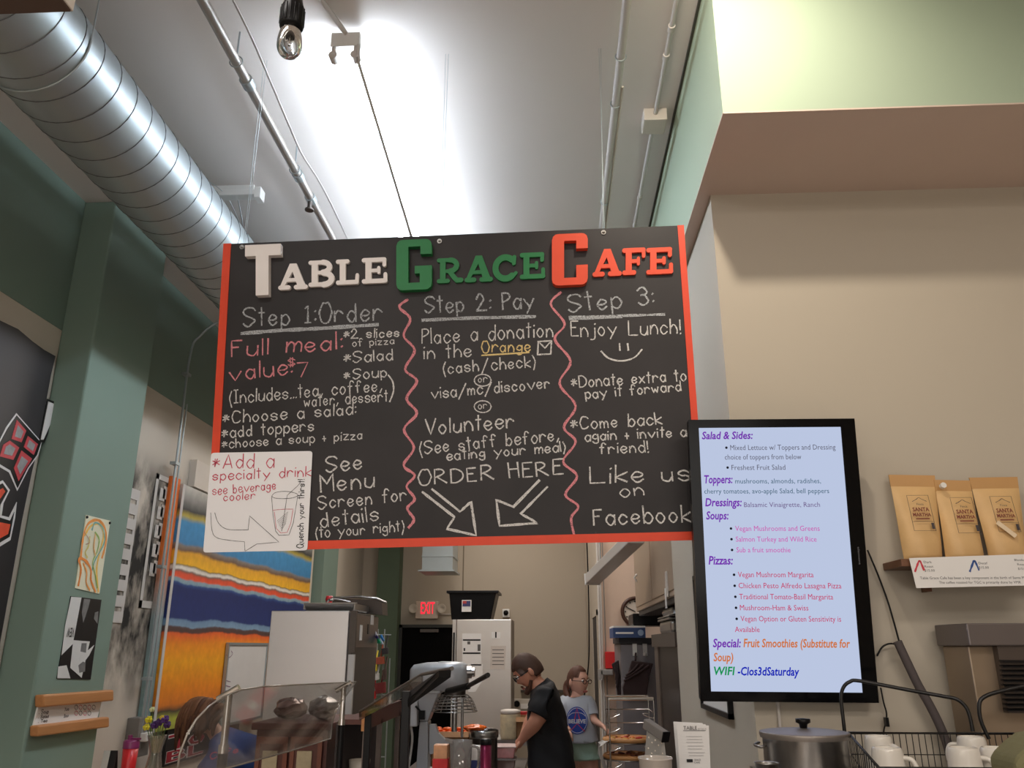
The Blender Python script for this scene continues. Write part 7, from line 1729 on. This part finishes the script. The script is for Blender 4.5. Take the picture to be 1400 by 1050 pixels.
# ---- woman bent over the light wood table
Y = 5.75
wom = thing('person', 'woman with long brown hair and a blue shirt, bent forward behind the clear guard', 'person', (-2.0, Y, 0))
K = lambda px, py, y=Y: Vector(atY(px, py, y))
hc = K(277, 980); sc_ = 1.0
V = {'pel': ((-1.96, Y + .12, .86), (.15, .14)), 'belly': ((-1.99, Y + .06, .97), (.14, .12)), 'chest': (tuple(K(318, 1030)), (.14, .12)), 'nb': (tuple(K(300, 1008)), .06), 'neck': (tuple(K(292, 998)), .05), 'skull': (tuple(K(286, 990)), .05)}
Ew = chain('pel', 'belly', 'chest', 'nb', 'neck', 'skull')
for s, sx in (('l', -1), ('r', 1)):
    sh = Vector(V['chest'][0]) + Vector((-.02, sx*.17, .03)); el = sh + Vector((-.10, sx*.03, -.20)); 
    wr = Vector((-2.32 + .1*(sx > 0), Y + sx*.12, .99)) if True else None
    V['sh' + s] = (tuple(sh), .06); V['el' + s] = (tuple(el), .04); V['wr' + s] = (tuple(el + Vector((-.13, 0, -.10))), (.024, .02)); V['hd' + s] = (tuple(el + Vector((-.17, 0, -.13))), (.03, .016)); Ew += [('chest', 'sh' + s)] + chain('sh' + s, 'el' + s, 'wr' + s, 'hd' + s)
    V['th' + s] = ((-1.96, Y + .12 + sx*.09, .80), .095); V['kn' + s] = ((-1.96, Y + .12 + sx*.1, .46), .058); V['an' + s] = ((-1.94, Y + .12 + sx*.1, .08), .038); V['to' + s] = ((-2.08, Y + .12 + sx*.1, .03), (.038, .026)); Ew += [('pel', 'th' + s)] + chain('th' + s, 'kn' + s, 'an' + s, 'to' + s)
BODYW = skin('body', V, Ew, skg, wom, 3)
blt = M('tshirt_blue', (44, 74, 138), .85, var=.1, scale=14)
armw = {s: (Vector(V['sh' + s][0]), Vector(V['el' + s][0]), Vector(V['wr' + s][0])) for s in 'lr'}
TW_ = [(V['pel'][0], V['belly'][0], .13), (V['belly'][0], V['chest'][0], .12)]
nkw = Vector(V['nb'][0]); nwd = (Vector(V['neck'][0]) - nkw).normalized()
cloth(BODYW, 't_shirt', blt, wom, [(nkw, nwd), ((0, 0, .86), (0, 0, 1))] + [(armw[s][0].lerp(armw[s][1], .75), armw[s][1] - armw[s][0]) for s in 'lr'],
      lambda p: p.z > .86 and (p - nkw).dot(nwd) < .0 and not on_forearm(p, .75, armw, TW_, .04), .018, lambda p: .015*max(0, 1 - (p.z - .86)/.2))
cloth(BODYW, 'trousers', trou, wom, [((0, 0, .90), (0, 0, 1)), ((0, 0, .10), (0, 0, 1))], lambda p: .10 < p.z < .90 and p.x > -2.17, .012)
for s in 'lr': an = Vector(V['an' + s][0]); MB().ball((an.x - .06, an.y, .04), (.125, .045, .042), 14, 8).build('shoe', shoe, wom)
f = Vector((-.62, -.25, -.72)); R3 = Rm(f); hd = head_mb(hc, R3, f, sc_).build('head', skg, wom)
hairw = M('hair_light_brown', (112, 74, 48), .7, var=.4, scale=40)
head_parts(hc, R3, hd, sc_, hairw)
hair_cap(hc, R3, sc_, hairw, wom, lambda y: .35 if y < -.4 else -.55, grow=1.22)
random.seed(11)
for i in range(34):
    a_ = -1.3 + 2.9*i/33; px0 = 277 + 26*math.sin(a_)*.9; top = K(px0 + random.uniform(-3, 3), 958 + 14*(1 - math.cos(a_)) + random.uniform(0, 8), Y - .06 - .08*math.cos(a_*.8))
    dz = random.uniform(.14, .24) if px0 < 292 else random.uniform(.07, .13)
    p1 = top + Vector((-.025 + random.uniform(-.01, .01), -.03, -dz*.45)); p2 = top + Vector((-.04 + random.uniform(-.02, .02), -.01, -dz))
    MB().tube(smooth([tuple(top + Vector((.02, .04, .01))), tuple(top), tuple(p1), tuple(p2)], 3), [.012, .016, .018, .019, .019, .018, .016, .013, .009, .004], 7).build('hair_lock', hairw if i % 3 else M('hair_lock_dark', (84, 52, 34), .7, var=.3, scale=50), wom)
for s, sx in (('l', -1), ('r', 1)): fingers(wom, skg, V['wr' + s][0], Vector(V['wr' + s][0]) - Vector(V['el' + s][0]), (0, -sx, 0), (0, 0, -1), .95, .4)
SPn = Plane(K(300, 1035, Y - .24), (1, 0, .25), (-.1, .35, 1))
hand(SPn, 'Cafe', (-.06, .0), (.12, .0), .035, .008, M('shirt_print_pink', (206, 80, 120), .7), wom, 'shirt_lettering', .0, uv=True)
